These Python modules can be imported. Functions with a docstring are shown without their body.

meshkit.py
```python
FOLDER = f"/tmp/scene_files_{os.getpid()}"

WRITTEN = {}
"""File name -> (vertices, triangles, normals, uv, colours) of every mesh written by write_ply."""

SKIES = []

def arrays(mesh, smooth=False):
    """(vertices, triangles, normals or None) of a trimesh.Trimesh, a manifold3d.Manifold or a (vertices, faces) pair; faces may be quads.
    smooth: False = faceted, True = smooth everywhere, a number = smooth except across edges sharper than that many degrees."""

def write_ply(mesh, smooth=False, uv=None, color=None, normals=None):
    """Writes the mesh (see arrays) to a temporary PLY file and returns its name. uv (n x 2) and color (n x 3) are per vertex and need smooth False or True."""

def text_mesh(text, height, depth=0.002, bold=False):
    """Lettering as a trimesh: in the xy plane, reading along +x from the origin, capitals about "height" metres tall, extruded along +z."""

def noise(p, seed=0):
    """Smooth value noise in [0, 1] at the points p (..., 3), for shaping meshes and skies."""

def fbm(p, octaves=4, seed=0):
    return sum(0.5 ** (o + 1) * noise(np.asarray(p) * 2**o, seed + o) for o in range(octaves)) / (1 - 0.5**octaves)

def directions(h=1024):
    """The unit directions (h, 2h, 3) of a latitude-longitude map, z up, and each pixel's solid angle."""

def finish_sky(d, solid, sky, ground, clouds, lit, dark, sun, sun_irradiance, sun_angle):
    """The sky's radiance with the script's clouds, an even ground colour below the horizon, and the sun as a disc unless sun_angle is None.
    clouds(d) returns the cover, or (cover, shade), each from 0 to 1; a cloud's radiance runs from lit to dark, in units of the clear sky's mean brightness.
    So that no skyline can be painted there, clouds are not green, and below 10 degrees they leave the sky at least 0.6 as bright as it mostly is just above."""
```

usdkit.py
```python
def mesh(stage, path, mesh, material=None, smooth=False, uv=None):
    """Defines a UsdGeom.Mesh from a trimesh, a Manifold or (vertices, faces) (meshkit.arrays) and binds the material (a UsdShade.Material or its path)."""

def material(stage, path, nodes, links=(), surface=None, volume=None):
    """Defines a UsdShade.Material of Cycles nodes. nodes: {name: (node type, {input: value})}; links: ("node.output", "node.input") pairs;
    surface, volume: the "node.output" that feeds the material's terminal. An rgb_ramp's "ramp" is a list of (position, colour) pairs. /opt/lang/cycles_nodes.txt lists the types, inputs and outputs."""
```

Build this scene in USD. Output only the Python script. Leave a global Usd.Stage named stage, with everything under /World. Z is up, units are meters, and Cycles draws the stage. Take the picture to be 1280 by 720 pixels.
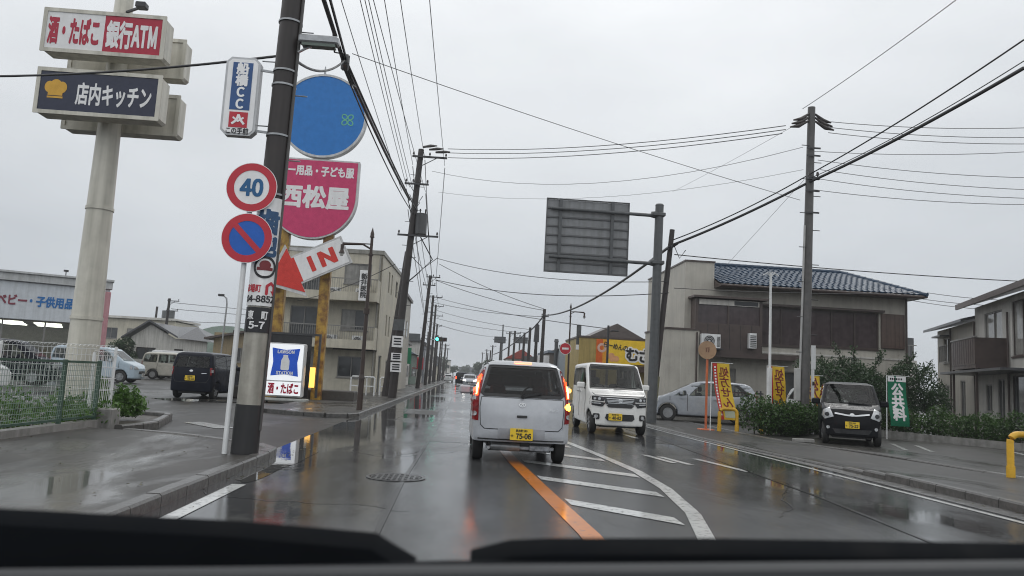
import math, glob, random
import numpy as np
import shapely
from shapely.geometry import Polygon, Point, LineString, box as sbox
from shapely.ops import unary_union
from shapely import affinity
import trimesh
from scipy.ndimage import map_coordinates
from pxr import Usd, UsdGeom, UsdLux, UsdShade, Gf, Sdf
import usdkit, meshkit

stage = Usd.Stage.CreateInMemory()
UsdGeom.SetStageUpAxis(stage, UsdGeom.Tokens.z)
UsdGeom.SetStageMetersPerUnit(stage, 1.0)
UsdGeom.Xform.Define(stage, '/World')
UsdGeom.Scope.Define(stage, '/World/Looks')
R = random.Random(7)
RN = np.random.RandomState(7)

# ------------------------------------------------------------------ camera
CAM_Z, F_PX = 1.22, 950.0
PITCH, ROLL, YAW = math.radians(6.8), math.radians(3.0), math.radians(3.4)
fwd = np.array([math.sin(YAW) * math.cos(PITCH), math.cos(YAW) * math.cos(PITCH), math.sin(PITCH)])
rg0 = np.array([math.cos(YAW), -math.sin(YAW), 0.0])
up0 = np.cross(rg0, fwd)
rgt = math.cos(ROLL) * rg0 + math.sin(ROLL) * up0
upv = -math.sin(ROLL) * rg0 + math.cos(ROLL) * up0
cam = UsdGeom.Camera.Define(stage, '/World/camera')
cam.AddTransformOp().Set(Gf.Matrix4d(*[float(v) for v in (*rgt, 0, *upv, 0, *(-fwd), 0, 0, 0, CAM_Z, 1)]))
cam.CreateHorizontalApertureAttr(36.0)
cam.CreateVerticalApertureAttr(20.25)
cam.CreateFocalLengthAttr(36.0 * F_PX / 1280)
cam.CreateFStopAttr(4.5)
cam.CreateFocusDistanceAttr(16.0)
cam.CreateClippingRangeAttr((0.05, 5000))
cam.CreateExposureAttr(EXPOSURE := 0.15)

# ------------------------------------------------------------------ sky and (veiled) sun
SUN_EL, SUN_AZ = math.radians(52), math.radians(35)
sun = UsdLux.DistantLight.Define(stage, '/World/sun')
sun.CreateIntensityAttr(0.14)
sun.CreateAngleAttr(20.0)
sun.CreateColorAttr(Gf.Vec3f(1.0, 0.98, 0.95))
sun.CreateNormalizeAttr(True)
sun.AddRotateXYZOp().Set(Gf.Vec3f(90 - math.degrees(SUN_EL), 0, 180 - math.degrees(SUN_AZ)))
K = 1 / 0.1
sky_mat = usdkit.material(stage, '/World/Looks/overcast_sky', {
    'co': ('texture_coordinate', {}),
    'sx': ('separate_xyz', {}),
    'grad': ('rgb_ramp', {'ramp': [(0.0, (0.46 * K, 0.49 * K, 0.53 * K)), (0.10, (0.52 * K, 0.55 * K, 0.585 * K)), (0.25, (0.66 * K, 0.685 * K, 0.71 * K)),
                                   (0.45, (0.82 * K, 0.84 * K, 0.86 * K)), (1.0, (1.0 * K, 1.0 * K, 1.0 * K))]}),
    'mp': ('mapping', {'scale': (1.0, 1.0, 2.6)}),
    'n': ('noise_texture', {'scale': 2.2, 'detail': 5.0, 'roughness': 0.5}),
    'nr': ('rgb_ramp', {'ramp': [(0.3, (0.88, 0.89, 0.90)), (0.7, (1.09, 1.09, 1.085))]}),
    'mul': ('mix_color', {'blend_type': 'multiply', 'fac': 1.0, 'use_clamp': False}),
    'sky': ('sky_texture', {'sky_type': 'single_scattering', 'sun_disc': False, 'sun_elevation': SUN_EL, 'sun_rotation': SUN_AZ}),
    'mix': ('mix_color', {'blend_type': 'mix', 'fac': 0.97, 'use_clamp': False}),
    'bg': ('background_shader', {'strength': 0.1}),
}, [('co.generated', 'sx.vector'), ('sx.z', 'grad.fac'), ('co.generated', 'mp.vector'), ('mp.vector', 'n.vector'), ('n.fac', 'nr.fac'),
    ('grad.color', 'mul.a'), ('nr.color', 'mul.b'), ('sky.color', 'mix.a'), ('mul.result', 'mix.b'), ('mix.result', 'bg.color')], surface='bg.background')
dome = UsdLux.DomeLight.Define(stage, '/World/sky')
UsdShade.MaterialBindingAPI.Apply(dome.GetPrim()).Bind(sky_mat)
dome.GetPrim().SetCustomDataByKey('kind', 'structure')

# ------------------------------------------------------------------ materials
MATS = {}


def mat(name, col, rough=0.5, metal=0.0, var=0.12, scale=4.0, bump=0.0, bscale=60.0, spec=0.5, coat=0.0, emis=None, es=0.0, streak=0.0, col2=None, lo=0.3, hi=0.7, trans=0.0):
    """Principled with a noise-varied colour; streak adds rain-run darkening marks down the surface."""
    if name in MATS:
        return MATS[name]
    c = np.array(col, float)
    c1 = np.clip(c * (1 - var), 0, 1)
    c2 = np.clip(c * (1 + var), 0, 1) if col2 is None else np.array(col2, float)
    nodes = {'g': ('geometry', {}),
             'n': ('noise_texture', {'scale': scale, 'detail': 5.0, 'roughness': 0.6}),
             'r': ('rgb_ramp', {'ramp': [(lo, tuple(c1)), (hi, tuple(c2))]}),
             'rr': ('rgb_ramp', {'ramp': [(0.3, (rough * 0.8,) * 3), (0.7, (min(1, rough * 1.2),) * 3)]}),
             'p': ('principled_bsdf', {'roughness': rough, 'metallic': metal, 'specular_ior_level': spec, 'coat_weight': coat})}
    links = [('g.position', 'n.vector'), ('n.fac', 'r.fac'), ('n.fac', 'rr.fac'), ('rr.color', 'p.roughness')]
    last = 'r.color'
    if streak:
        nodes['mp'] = ('mapping', {'scale': (7.0, 7.0, 0.45)})
        nodes['n2'] = ('noise_texture', {'scale': 1.0, 'detail': 4.0})
        nodes['r2'] = ('rgb_ramp', {'ramp': [(0.42, (1, 1, 1)), (0.68, (1 - streak, 1 - streak, 1 - streak * 1.05))]})
        nodes['mx'] = ('mix_color', {'blend_type': 'multiply', 'fac': 1.0})
        links += [('g.position', 'mp.vector'), ('mp.vector', 'n2.vector'), ('n2.fac', 'r2.fac'), (last, 'mx.a'), ('r2.color', 'mx.b')]
        last = 'mx.result'
    links.append((last, 'p.base_color'))
    if bump:
        nodes['bn'] = ('noise_texture', {'scale': bscale, 'detail': 3.0})
        nodes['b'] = ('bump', {'strength': bump, 'distance': 0.01})
        links += [('g.position', 'bn.vector'), ('bn.fac', 'b.height'), ('b.normal', 'p.normal')]
    if emis is not None:
        nodes['p'][1]['emission_color'] = tuple(emis)
        nodes['p'][1]['emission_strength'] = es
    surf = 'p.BSDF'
    if trans:
        nodes['t'] = ('translucent_bsdf', {})
        nodes['m'] = ('mix_closure', {'fac': trans})
        links += [(last, 't.color'), ('p.BSDF', 'm.closure1'), ('t.BSDF', 'm.closure2')]
        surf = 'm.closure'
    m = usdkit.material(stage, '/World/Looks/' + name, nodes, links, surface=surf)
    MATS[name] = m
    return m


def wet_road(name, dark, light, dry=0.3, wetr=0.04, pscale=0.45, plo=0.42, phi=0.62, bumpy=0.25, ruts=None):
    """Rain-soaked asphalt: fine grain, patches, and puddles where the water stands mirror-smooth."""
    nodes = {'g': ('geometry', {}),
             'fine': ('noise_texture', {'scale': 90.0, 'detail': 3.0}),
             'big': ('noise_texture', {'scale': 0.7, 'detail': 6.0, 'roughness': 0.6}),
             'cf': ('rgb_ramp', {'ramp': [(0.3, dark), (0.7, light)]}),
             'cb': ('rgb_ramp', {'ramp': [(0.3, (0.5, 0.5, 0.51)), (0.7, (1.35, 1.34, 1.31))]}),
             'cm': ('mix_color', {'blend_type': 'multiply', 'fac': 1.0}),
             'pm': ('mapping', {'scale': (1.0, 0.35, 1.0)}),
             'pn': ('noise_texture', {'scale': pscale, 'detail': 6.0, 'roughness': 0.62, 'distortion': 0.4}),
             'pr': ('rgb_ramp', {'ramp': [(plo, (dry,) * 3), (phi, (wetr,) * 3)]}),
             'bs': ('rgb_ramp', {'ramp': [(plo, (1, 1, 1)), (phi, (0.05,) * 3)]}),
             'bn': ('noise_texture', {'scale': 120.0, 'detail': 2.0}),
             'bh': ('math', {'math_type': 'multiply'}),
             'wn': ('noise_texture', {'scale': 9.0, 'detail': 3.0}),
             'wa': ('math', {'math_type': 'multiply', 'value2': 0.35}),
             'add': ('math', {'math_type': 'add'}),
             'b': ('bump', {'strength': bumpy, 'distance': 0.006}),
             'p': ('principled_bsdf', {'ior': 1.33, 'specular_ior_level': 0.5})}
    links = [('g.position', 'fine.vector'), ('g.position', 'big.vector'), ('fine.fac', 'cf.fac'), ('big.fac', 'cb.fac'), ('cf.color', 'cm.a'), ('cb.color', 'cm.b'),
             ('cm.result', 'p.base_color'), ('g.position', 'pm.vector'), ('pm.vector', 'pn.vector'), ('pn.fac', 'pr.fac'), ('pr.color', 'p.roughness'), ('pn.fac', 'bs.fac'),
             ('g.position', 'bn.vector'), ('bn.fac', 'bh.value1'), ('bs.color', 'bh.value2'), ('g.position', 'wn.vector'), ('wn.fac', 'wa.value1'),
             ('bh.value', 'add.value1'), ('wa.value', 'add.value2'), ('add.value', 'b.height'), ('b.normal', 'p.normal')]
    if ruts:  # water gathers along the gutters and wheel tracks: (x from, x to, ramp of extra wetness across the road)
        nodes['sx'] = ('separate_xyz', {})
        nodes['mr'] = ('map_range', {'from_min': ruts[0], 'from_max': ruts[1], 'clamp': True})
        nodes['rt'] = ('rgb_ramp', {'ramp': [(p, (w, w, w)) for p, w in ruts[2]]})
        nodes['ra'] = ('math', {'math_type': 'add'})
        links = [q for q in links if q not in (('pn.fac', 'pr.fac'), ('pn.fac', 'bs.fac'))]
        links += [('g.position', 'sx.vector'), ('sx.x', 'mr.value'), ('mr.result', 'rt.fac'), ('pn.fac', 'ra.value1'), ('rt.color', 'ra.value2'), ('ra.value', 'pr.fac'), ('ra.value', 'bs.fac')]
    MATS[name] = usdkit.material(stage, '/World/Looks/' + name, nodes, links, surface='p.BSDF')
    return MATS[name]


def worn_paint(name, col, base=(0.05, 0.05, 0.052), lo=0.60, hi=0.70):
    """Road paint, wet and worn through to the asphalt in flecks."""
    nodes = {'g': ('geometry', {}),
             'n': ('noise_texture', {'scale': 11.0, 'detail': 9.0, 'roughness': 0.82}),
             'n2': ('noise_texture', {'scale': 1.6, 'detail': 4.0}),
             'r2': ('rgb_ramp', {'ramp': [(0.3, tuple(np.array(col) * 0.78)), (0.7, col)]}),
             'r': ('rgb_ramp', {'ramp': [(lo, (0, 0, 0)), (hi, (0.85, 0.85, 0.85))]}),
             'm': ('mix_color', {'b': base}),
             'p': ('principled_bsdf', {'roughness': 0.13, 'ior': 1.33, 'specular_ior_level': 0.4})}
    links = [('g.position', 'n.vector'), ('g.position', 'n2.vector'), ('n.fac', 'r.fac'), ('n2.fac', 'r2.fac'), ('r2.color', 'm.a'), ('r.color', 'm.fac'), ('m.result', 'p.base_color')]
    MATS[name] = usdkit.material(stage, '/World/Looks/' + name, nodes, links, surface='p.BSDF')
    return MATS[name]


asphalt = wet_road('wet_asphalt', (0.012, 0.0125, 0.013), (0.034, 0.035, 0.036), dry=0.20, wetr=0.02, pscale=0.5, plo=0.42, phi=0.64,
                   ruts=(-3.0, 7.0, [(0, .16), (.06, .22), (.12, .12), (.2, .08), (.28, -.02), (.5, -.06), (.66, 0), (.74, .05), (.83, .06), (.87, .16), (.94, .14), (1, .1)]))
lot_asphalt = wet_road('wet_lot_asphalt', (0.016, 0.016, 0.0155), (0.042, 0.041, 0.038), dry=0.46, wetr=0.10, pscale=0.35, plo=0.48, phi=0.66)
pave_mat = wet_road('wet_pavement', (0.026, 0.025, 0.0235), (0.060, 0.057, 0.052), dry=0.45, wetr=0.05, pscale=0.7, plo=0.46, phi=0.62)
paint_white = worn_paint('worn_white_paint', (0.56, 0.57, 0.56), lo=0.52, hi=0.62)
paint_orange = worn_paint('worn_orange_paint', (0.50, 0.16, 0.018), lo=0.54, hi=0.66)

concrete = mat('wet_concrete', (0.22, 0.215, 0.205), 0.45, var=0.25, scale=6, bump=0.3, streak=0.35)
kerb_mat = mat('wet_kerb', (0.062, 0.060, 0.057), 0.3, var=0.3, scale=9, bump=0.35)
pole_dark = mat('dark_wet_pole', (0.026, 0.021, 0.020), 0.5, var=0.3, scale=5, streak=0.3)
pole_grey = mat('grey_wet_pole', (0.075, 0.072, 0.07), 0.42, var=0.25, scale=5, streak=0.3)
black_rubber = mat('black_rubber', (0.016, 0.016, 0.017), 0.5, var=0.2)
black_plastic = mat('black_plastic', (0.012, 0.012, 0.013), 0.35, var=0.2)
dark_metal = mat('dark_metal', (0.045, 0.045, 0.048), 0.4, metal=0.3, var=0.2)
galv = mat('galvanised_steel', (0.32, 0.33, 0.34), 0.38, metal=0.7, var=0.2, scale=9)
grey_steel = mat('grey_painted_steel', (0.075, 0.08, 0.084), 0.4, var=0.2, scale=7, streak=0.25)
white_metal = mat('white_painted_metal', (0.66, 0.67, 0.67), 0.35, var=0.08, streak=0.15)
cream_metal = mat('cream_painted_metal', (0.56, 0.54, 0.47), 0.38, var=0.08, scale=3, streak=0.28)
sign_white = mat('sign_white', (0.74, 0.74, 0.74), 0.35, var=0.05, streak=0.08)
sign_red = mat('sign_red', (0.42, 0.02, 0.035), 0.3, var=0.08)
sign_crimson = mat('sign_crimson', (0.36, 0.008, 0.035), 0.32, var=0.08)
sign_navy = mat('sign_navy', (0.014, 0.018, 0.04), 0.3, var=0.1)
sign_blue = mat('sign_blue', (0.006, 0.15, 0.46), 0.3, var=0.08)
sign_pink = mat('sign_rose_pink', (0.50, 0.03, 0.12), 0.32, var=0.08)
sign_gold = mat('sign_gold', (0.60, 0.33, 0.03), 0.35, var=0.1)
sign_yellow = mat('sign_yellow', (0.75, 0.50, 0.03), 0.4, var=0.1)
sign_green = mat('sign_green', (0.01, 0.20, 0.09), 0.4, var=0.1)
sign_black = mat('sign_black', (0.012, 0.012, 0.014), 0.35, var=0.1)
reg_blue = mat('traffic_blue', (0.006, 0.09, 0.40), 0.3, var=0.08)
wire_mat = mat('black_cable', (0.02, 0.02, 0.022), 0.5, var=0.1)
porcelain = mat('insulator_brown', (0.03, 0.025, 0.024), 0.25, var=0.2)
glass_dark = mat('dark_window_glass', (0.009, 0.010, 0.012), 0.03, var=0.1, spec=0.45)
glass_room = mat('room_window_glass', (0.045, 0.048, 0.05), 0.06, var=0.5, scale=0.9, spec=0.6)
alu_frame = mat('aluminium_frame', (0.20, 0.195, 0.185), 0.4, metal=0.3, var=0.1)
brown_alu = mat('brown_aluminium', (0.045, 0.033, 0.03), 0.4, var=0.15)
white_frame = mat('white_window_frame', (0.5, 0.5, 0.48), 0.4, var=0.08)

# ------------------------------------------------------------------ scene graph helpers
USED = {}


def numbered(parent, name):
    k = (parent, name)
    n = USED.get(k, -1) + 1
    USED[k] = n
    return f'{parent}/{name}' if n == 0 else f'{parent}/{name}_{n:03d}'


def cd(prim, label=None, cat=None, group=None, kind=None):
    for k, v in (('label', label), ('category', cat), ('group', group), ('kind', kind)):
        if v:
            prim.SetCustomDataByKey(k, v)
    return prim


def thing(name, label, cat, loc=(0, 0, 0), rz=0.0, group=None, kind=None):
    x = UsdGeom.Xform.Define(stage, numbered('/World', name))
    x.AddTranslateOp().Set(Gf.Vec3d(*map(float, loc)))
    if rz:
        x.AddRotateZOp().Set(float(rz))
    return cd(x.GetPrim(), label, cat, group, kind)


def copy_of(src, label, loc, rz=0.0, group=None):
    was = src.GetCustomData()
    r = thing(src.GetName().rstrip('0123456789').rstrip('_'), label, was['category'], loc, rz, group or was.get('group'))
    r.GetReferences().AddInternalReference(src.GetPath())
    r.SetInstanceable(True)
    return r


def obj(name, m, material, parent=None, smooth=False, label=None, cat=None, group=None, kind=None):
    par = '/World' if parent is None else str(parent.GetPath())
    if isinstance(m, list):
        m = cat_(m)
    g = usdkit.mesh(stage, numbered(par, name), m, material, smooth)
    return cd(g.GetPrim(), label, cat, group, kind)


# ------------------------------------------------------------------ geometry helpers: everything is (V, F)
def cat_(ms):
    vs, fs, n = [], [], 0
    for v, f in ms:
        f = np.asarray(f)
        if f.shape[1] == 4:
            f = np.vstack([f[:, [0, 1, 2]], f[:, [0, 2, 3]]])
        vs.append(np.asarray(v, float)); fs.append(f + n); n += len(v)
    return np.vstack(vs), np.vstack(fs)


BOXF = np.array([[0, 3, 2, 1], [4, 5, 6, 7], [0, 1, 5, 4], [1, 2, 6, 5], [2, 3, 7, 6], [3, 0, 4, 7]])


def box(x0, x1, y0, y1, z0, z1, bev=0.0):
    if bev:
        m = np.array([(x0 + x1) / 2, (y0 + y1) / 2, (z0 + z1) / 2]); h = np.array([x1 - x0, y1 - y0, z1 - z0]) / 2
        p = []
        for sx in (-1, 1):
            for sy in (-1, 1):
                for sz in (-1, 1):
                    s = np.array([sx, sy, sz])
                    for a in range(3):
                        q = h - bev; q = q.copy(); q[a] = h[a]
                        p.append(m + s * q)
        hull = trimesh.convex.convex_hull(np.array(p))
        return np.array(hull.vertices), np.array(hull.faces)
    v = np.array([[x0, y0, z0], [x1, y0, z0], [x1, y1, z0], [x0, y1, z0], [x0, y0, z1], [x1, y0, z1], [x1, y1, z1], [x0, y1, z1]], float)
    return v, BOXF


def frame_of(d):
    d = np.asarray(d, float); d = d / np.linalg.norm(d)
    a = np.cross(d, [0, 0, 1.0]) if abs(d[2]) < 0.95 else np.cross(d, [1.0, 0, 0])
    a /= np.linalg.norm(a)
    return d, a, np.cross(d, a)


def cone(p0, p1, r0, r1=None, n=14, cap=True):
    r1 = r0 if r1 is None else r1
    p0, p1 = np.asarray(p0, float), np.asarray(p1, float)
    d, a, b = frame_of(p1 - p0)
    t = np.arange(n) * 2 * math.pi / n
    ring = np.outer(np.cos(t), a) + np.outer(np.sin(t), b)
    v = np.vstack([p0 + ring * r0, p1 + ring * r1, [p0], [p1]])
    f = []
    for i in range(n):
        j = (i + 1) % n
        f += [[i, i + n, j + n], [i, j + n, j]]
        if cap:
            f += [[2 * n, i, j], [2 * n + 1, j + n, i + n]]
    return v, np.array(f)[:, ::-1]


def tube(pts, r, n=6):
    pts = np.asarray(pts, float)
    vs = []
    t = np.arange(n) * 2 * math.pi / n
    rr = np.broadcast_to(r, len(pts))
    for i, p in enumerate(pts):
        d = pts[min(i + 1, len(pts) - 1)] - pts[max(i - 1, 0)]
        d, a, b = frame_of(d)
        vs.append(p + (np.outer(np.cos(t), a) + np.outer(np.sin(t), b)) * rr[i])
    f = []
    for i in range(len(pts) - 1):
        for k in range(n):
            l = (k + 1) % n
            f.append([i * n + k, i * n + l, (i + 1) * n + l]); f.append([i * n + k, (i + 1) * n + l, (i + 1) * n + k])
    m = len(pts) * n
    vs.append(pts[[0, -1]])
    for k in range(n):
        l = (k + 1) % n
        f.append([m, l, k]); f.append([m + 1, m - n + k, m - n + l])
    return np.vstack(vs), np.array(f)


def beam(p0, p1, w, h):
    p0, p1 = np.asarray(p0, float), np.asarray(p1, float)
    d, a, b = frame_of(p1 - p0)
    o = [(-1, -1), (1, -1), (1, 1), (-1, 1)]
    v = [p0 + a * w / 2 * x + b * h / 2 * y for x, y in o] + [p1 + a * w / 2 * x + b * h / 2 * y for x, y in o]
    return np.array(v), BOXF[:, ::-1]


def prism(poly, z0, z1):
    """A shapely polygon in the xy plane, extruded from z0 to z1."""
    out = []
    for g in getattr(poly, 'geoms', [poly]):
        if g.geom_type != 'Polygon' or g.area < 1e-9:
            continue
        m = trimesh.creation.extrude_polygon(shapely.geometry.polygon.orient(g), z1 - z0, engine='earcut')
        v = np.array(m.vertices); v[:, 2] += z0
        out.append((v, np.array(m.faces)))
    return cat_(out)


def S(m, o=(0, 0, 0)):
    """Sign space (x right, y up, z towards the viewer in -Y) to the thing's space."""
    v, f = m
    return np.stack([v[:, 0] + o[0], -v[:, 2] + o[1], v[:, 1] + o[2]], 1), f


def mv(m, o, rz=0.0):
    v, f = m
    c, s = math.cos(math.radians(rz)), math.sin(math.radians(rz))
    return np.stack([v[:, 0] * c - v[:, 1] * s + o[0], v[:, 0] * s + v[:, 1] * c + o[1], v[:, 2] + o[2]], 1), f


def circ(x, y, r, n=40):
    return Point(x, y).buffer(r, quad_segs=n // 4)


def ell(x, y, rx, ry, rot=0):
    return affinity.translate(affinity.rotate(affinity.scale(Point(0, 0).buffer(1, quad_segs=10), rx, ry), rot, origin=(0, 0)), x, y)


def rrect(x0, y0, x1, y1, r):
    return sbox(x0 + r, y0 + r, x1 - r, y1 - r).buffer(r, quad_segs=5)


FONT = None
GL = {}


def glyphs(text, height, bold=2, squeeze=1.0, vertical=False):
    """Lettering as a shapely shape centred on the origin; "height" is the full height of a line (of one character's square when vertical)."""
    global FONT
    from PIL import Image, ImageDraw, ImageFont
    if FONT is None:
        FONT = ImageFont.truetype([x for x in glob.glob('/opt/blender-*/*/datafiles/fonts/*') if 'CJK' in x][0], 96)
    if vertical:
        parts = [affinity.translate(glyphs(c, height, bold, squeeze), 0, -i * height * 1.08) for i, c in enumerate(text)]
        u = unary_union(parts)
        return affinity.translate(u, 0, (len(text) - 1) * height * 0.54)
    bold = min(bold, 4)
    key = (text, bold)
    if key not in GL:
        x0, y0, x1, y1 = FONT.getbbox(text, anchor='ls', stroke_width=bold)
        im = Image.new('L', (int(x1 - x0) + 8, int(y1 - y0) + 8))
        ImageDraw.Draw(im).text((4 - x0, 4 - y0), text, 255, FONT, anchor='ls', stroke_width=bold)
        on = np.pad(np.asarray(im) > 127, ((0, 0), (1, 1))).astype(np.int8)
        rows, st = np.nonzero(np.diff(on, axis=1) == 1)
        en = np.nonzero(np.diff(on, axis=1) == -1)[1]
        g = shapely.union_all(shapely.box(st, -rows - 1, en, -rows)).buffer(0.6).buffer(-0.6).simplify(0.8)
        b = g.bounds
        GL[key] = affinity.translate(g, -(b[0] + b[2]) / 2, -(b[1] + b[3]) / 2)
    s = height / 88.0
    return affinity.scale(GL[key], s * squeeze, s, origin=(0, 0))


def at(g, x, y, rot=0):
    return affinity.translate(affinity.rotate(g, rot, origin=(0, 0)) if rot else g, x, y)


def fit_w(g, w):
    b = g.bounds
    return affinity.scale(g, w / (b[2] - b[0]), 1, origin=(0, 0))


def leaves(pts, size, aspect=0.5, up=0.3, seed=0):
    """Two-triangle leaves, slightly folded, at the points."""
    rs = np.random.RandomState(seed)
    n = len(pts)
    d = rs.normal(size=(n, 3)); d[:, 2] += up; d /= np.linalg.norm(d, axis=1, keepdims=True)
    t = rs.normal(size=(n, 3)); a = np.cross(d, t); a /= np.linalg.norm(a, axis=1, keepdims=True)
    nn = np.cross(d, a)
    s = (size * rs.uniform(0.6, 1.3, n))[:, None]
    v = np.stack([pts - d * s * 0.5, pts + a * s * aspect * 0.5 + nn * s * 0.08, pts + d * s * 0.5, pts - a * s * aspect * 0.5 + nn * s * 0.08], 1).reshape(-1, 3)
    i = np.arange(n)[:, None] * 4
    f = np.vstack([i + [0, 1, 2], i + [0, 2, 3]])
    return v, f

# ------------------------------------------------------------------ car bodies: a rounded solid from side, plan and front outlines, with panels that follow it
def poly_sdf(poly, X, Y):
    e = np.array(poly.exterior.coords)
    a, b = e[:-1], e[1:]
    shp = X.shape
    p = np.stack([X.ravel(), Y.ravel()], 1)
    dmin = np.full(len(p), 1e9)
    for q0, q1 in zip(a, b):
        ab = q1 - q0
        t = np.clip(((p - q0) @ ab) / max(ab @ ab, 1e-12), 0, 1)
        dmin = np.minimum(dmin, ((p - q0 - t[:, None] * ab) ** 2).sum(1))
    ins = shapely.contains_xy(poly, p[:, 0], p[:, 1])
    return (np.sqrt(dmin) * np.where(ins, -1, 1)).reshape(shp)


def smax(a, b, k):
    h = np.maximum(k - np.abs(a - b), 0) / k
    return np.maximum(a, b) + h * h * k * 0.25


def surface_nets(D, org, h):
    nx, ny, nz = D.shape
    sgn = D < 0
    cnt = np.zeros((nx - 1, ny - 1, nz - 1), np.int32)
    acc = np.zeros((nx - 1, ny - 1, nz - 1, 3))
    for ax in range(3):
        o1, o2 = [a for a in range(3) if a != ax]
        for b1 in (0, 1):
            for b2 in (0, 1):
                sl0, sl1 = [None] * 3, [None] * 3
                N = D.shape
                sl0[ax], sl1[ax] = slice(0, N[ax] - 1), slice(1, N[ax])
                sl0[o1] = sl1[o1] = slice(b1, N[o1] - 1 + b1)
                sl0[o2] = sl1[o2] = slice(b2, N[o2] - 1 + b2)
                d0, d1 = D[tuple(sl0)], D[tuple(sl1)]
                cr = (d0 < 0) != (d1 < 0)
                t = np.where(cr, d0 / np.where(cr, d0 - d1, 1), 0)
                cnt += cr
                acc[..., ax] += np.where(cr, t, 0)
                acc[..., o1] += np.where(cr, b1, 0)
                acc[..., o2] += np.where(cr, b2, 0)
    on = cnt > 0
    idx = np.full(on.shape, -1)
    idx[on] = np.arange(on.sum())
    ii = np.argwhere(on)
    V = (ii + acc[on] / cnt[on][:, None]) * h + org
    F = []
    for ax in range(3):
        o1, o2 = (ax + 1) % 3, (ax + 2) % 3
        N = D.shape
        sl0, sl1 = [slice(1, -1)] * 3, [slice(1, -1)] * 3
        sl0[ax], sl1[ax] = slice(0, N[ax] - 1), slice(1, N[ax])
        a, b = sgn[tuple(sl0)], sgn[tuple(sl1)]
        cr = np.argwhere(a != b)
        if not len(cr):
            continue
        fl = a[tuple(cr.T)]
        c = cr.copy(); c[:, o1] += 1; c[:, o2] += 1  # grid point index of the edge's start (only o1, o2 shifted)
        def cell(d1, d2):
            q = c.copy(); q[:, o1] -= d1; q[:, o2] -= d2
            return idx[tuple(q.T)]
        q = np.stack([cell(1, 1), cell(0, 1), cell(0, 0), cell(1, 0)], 1)
        q[~fl] = q[~fl][:, ::-1]
        F.append(q)
    return V, np.vstack(F)


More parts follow.
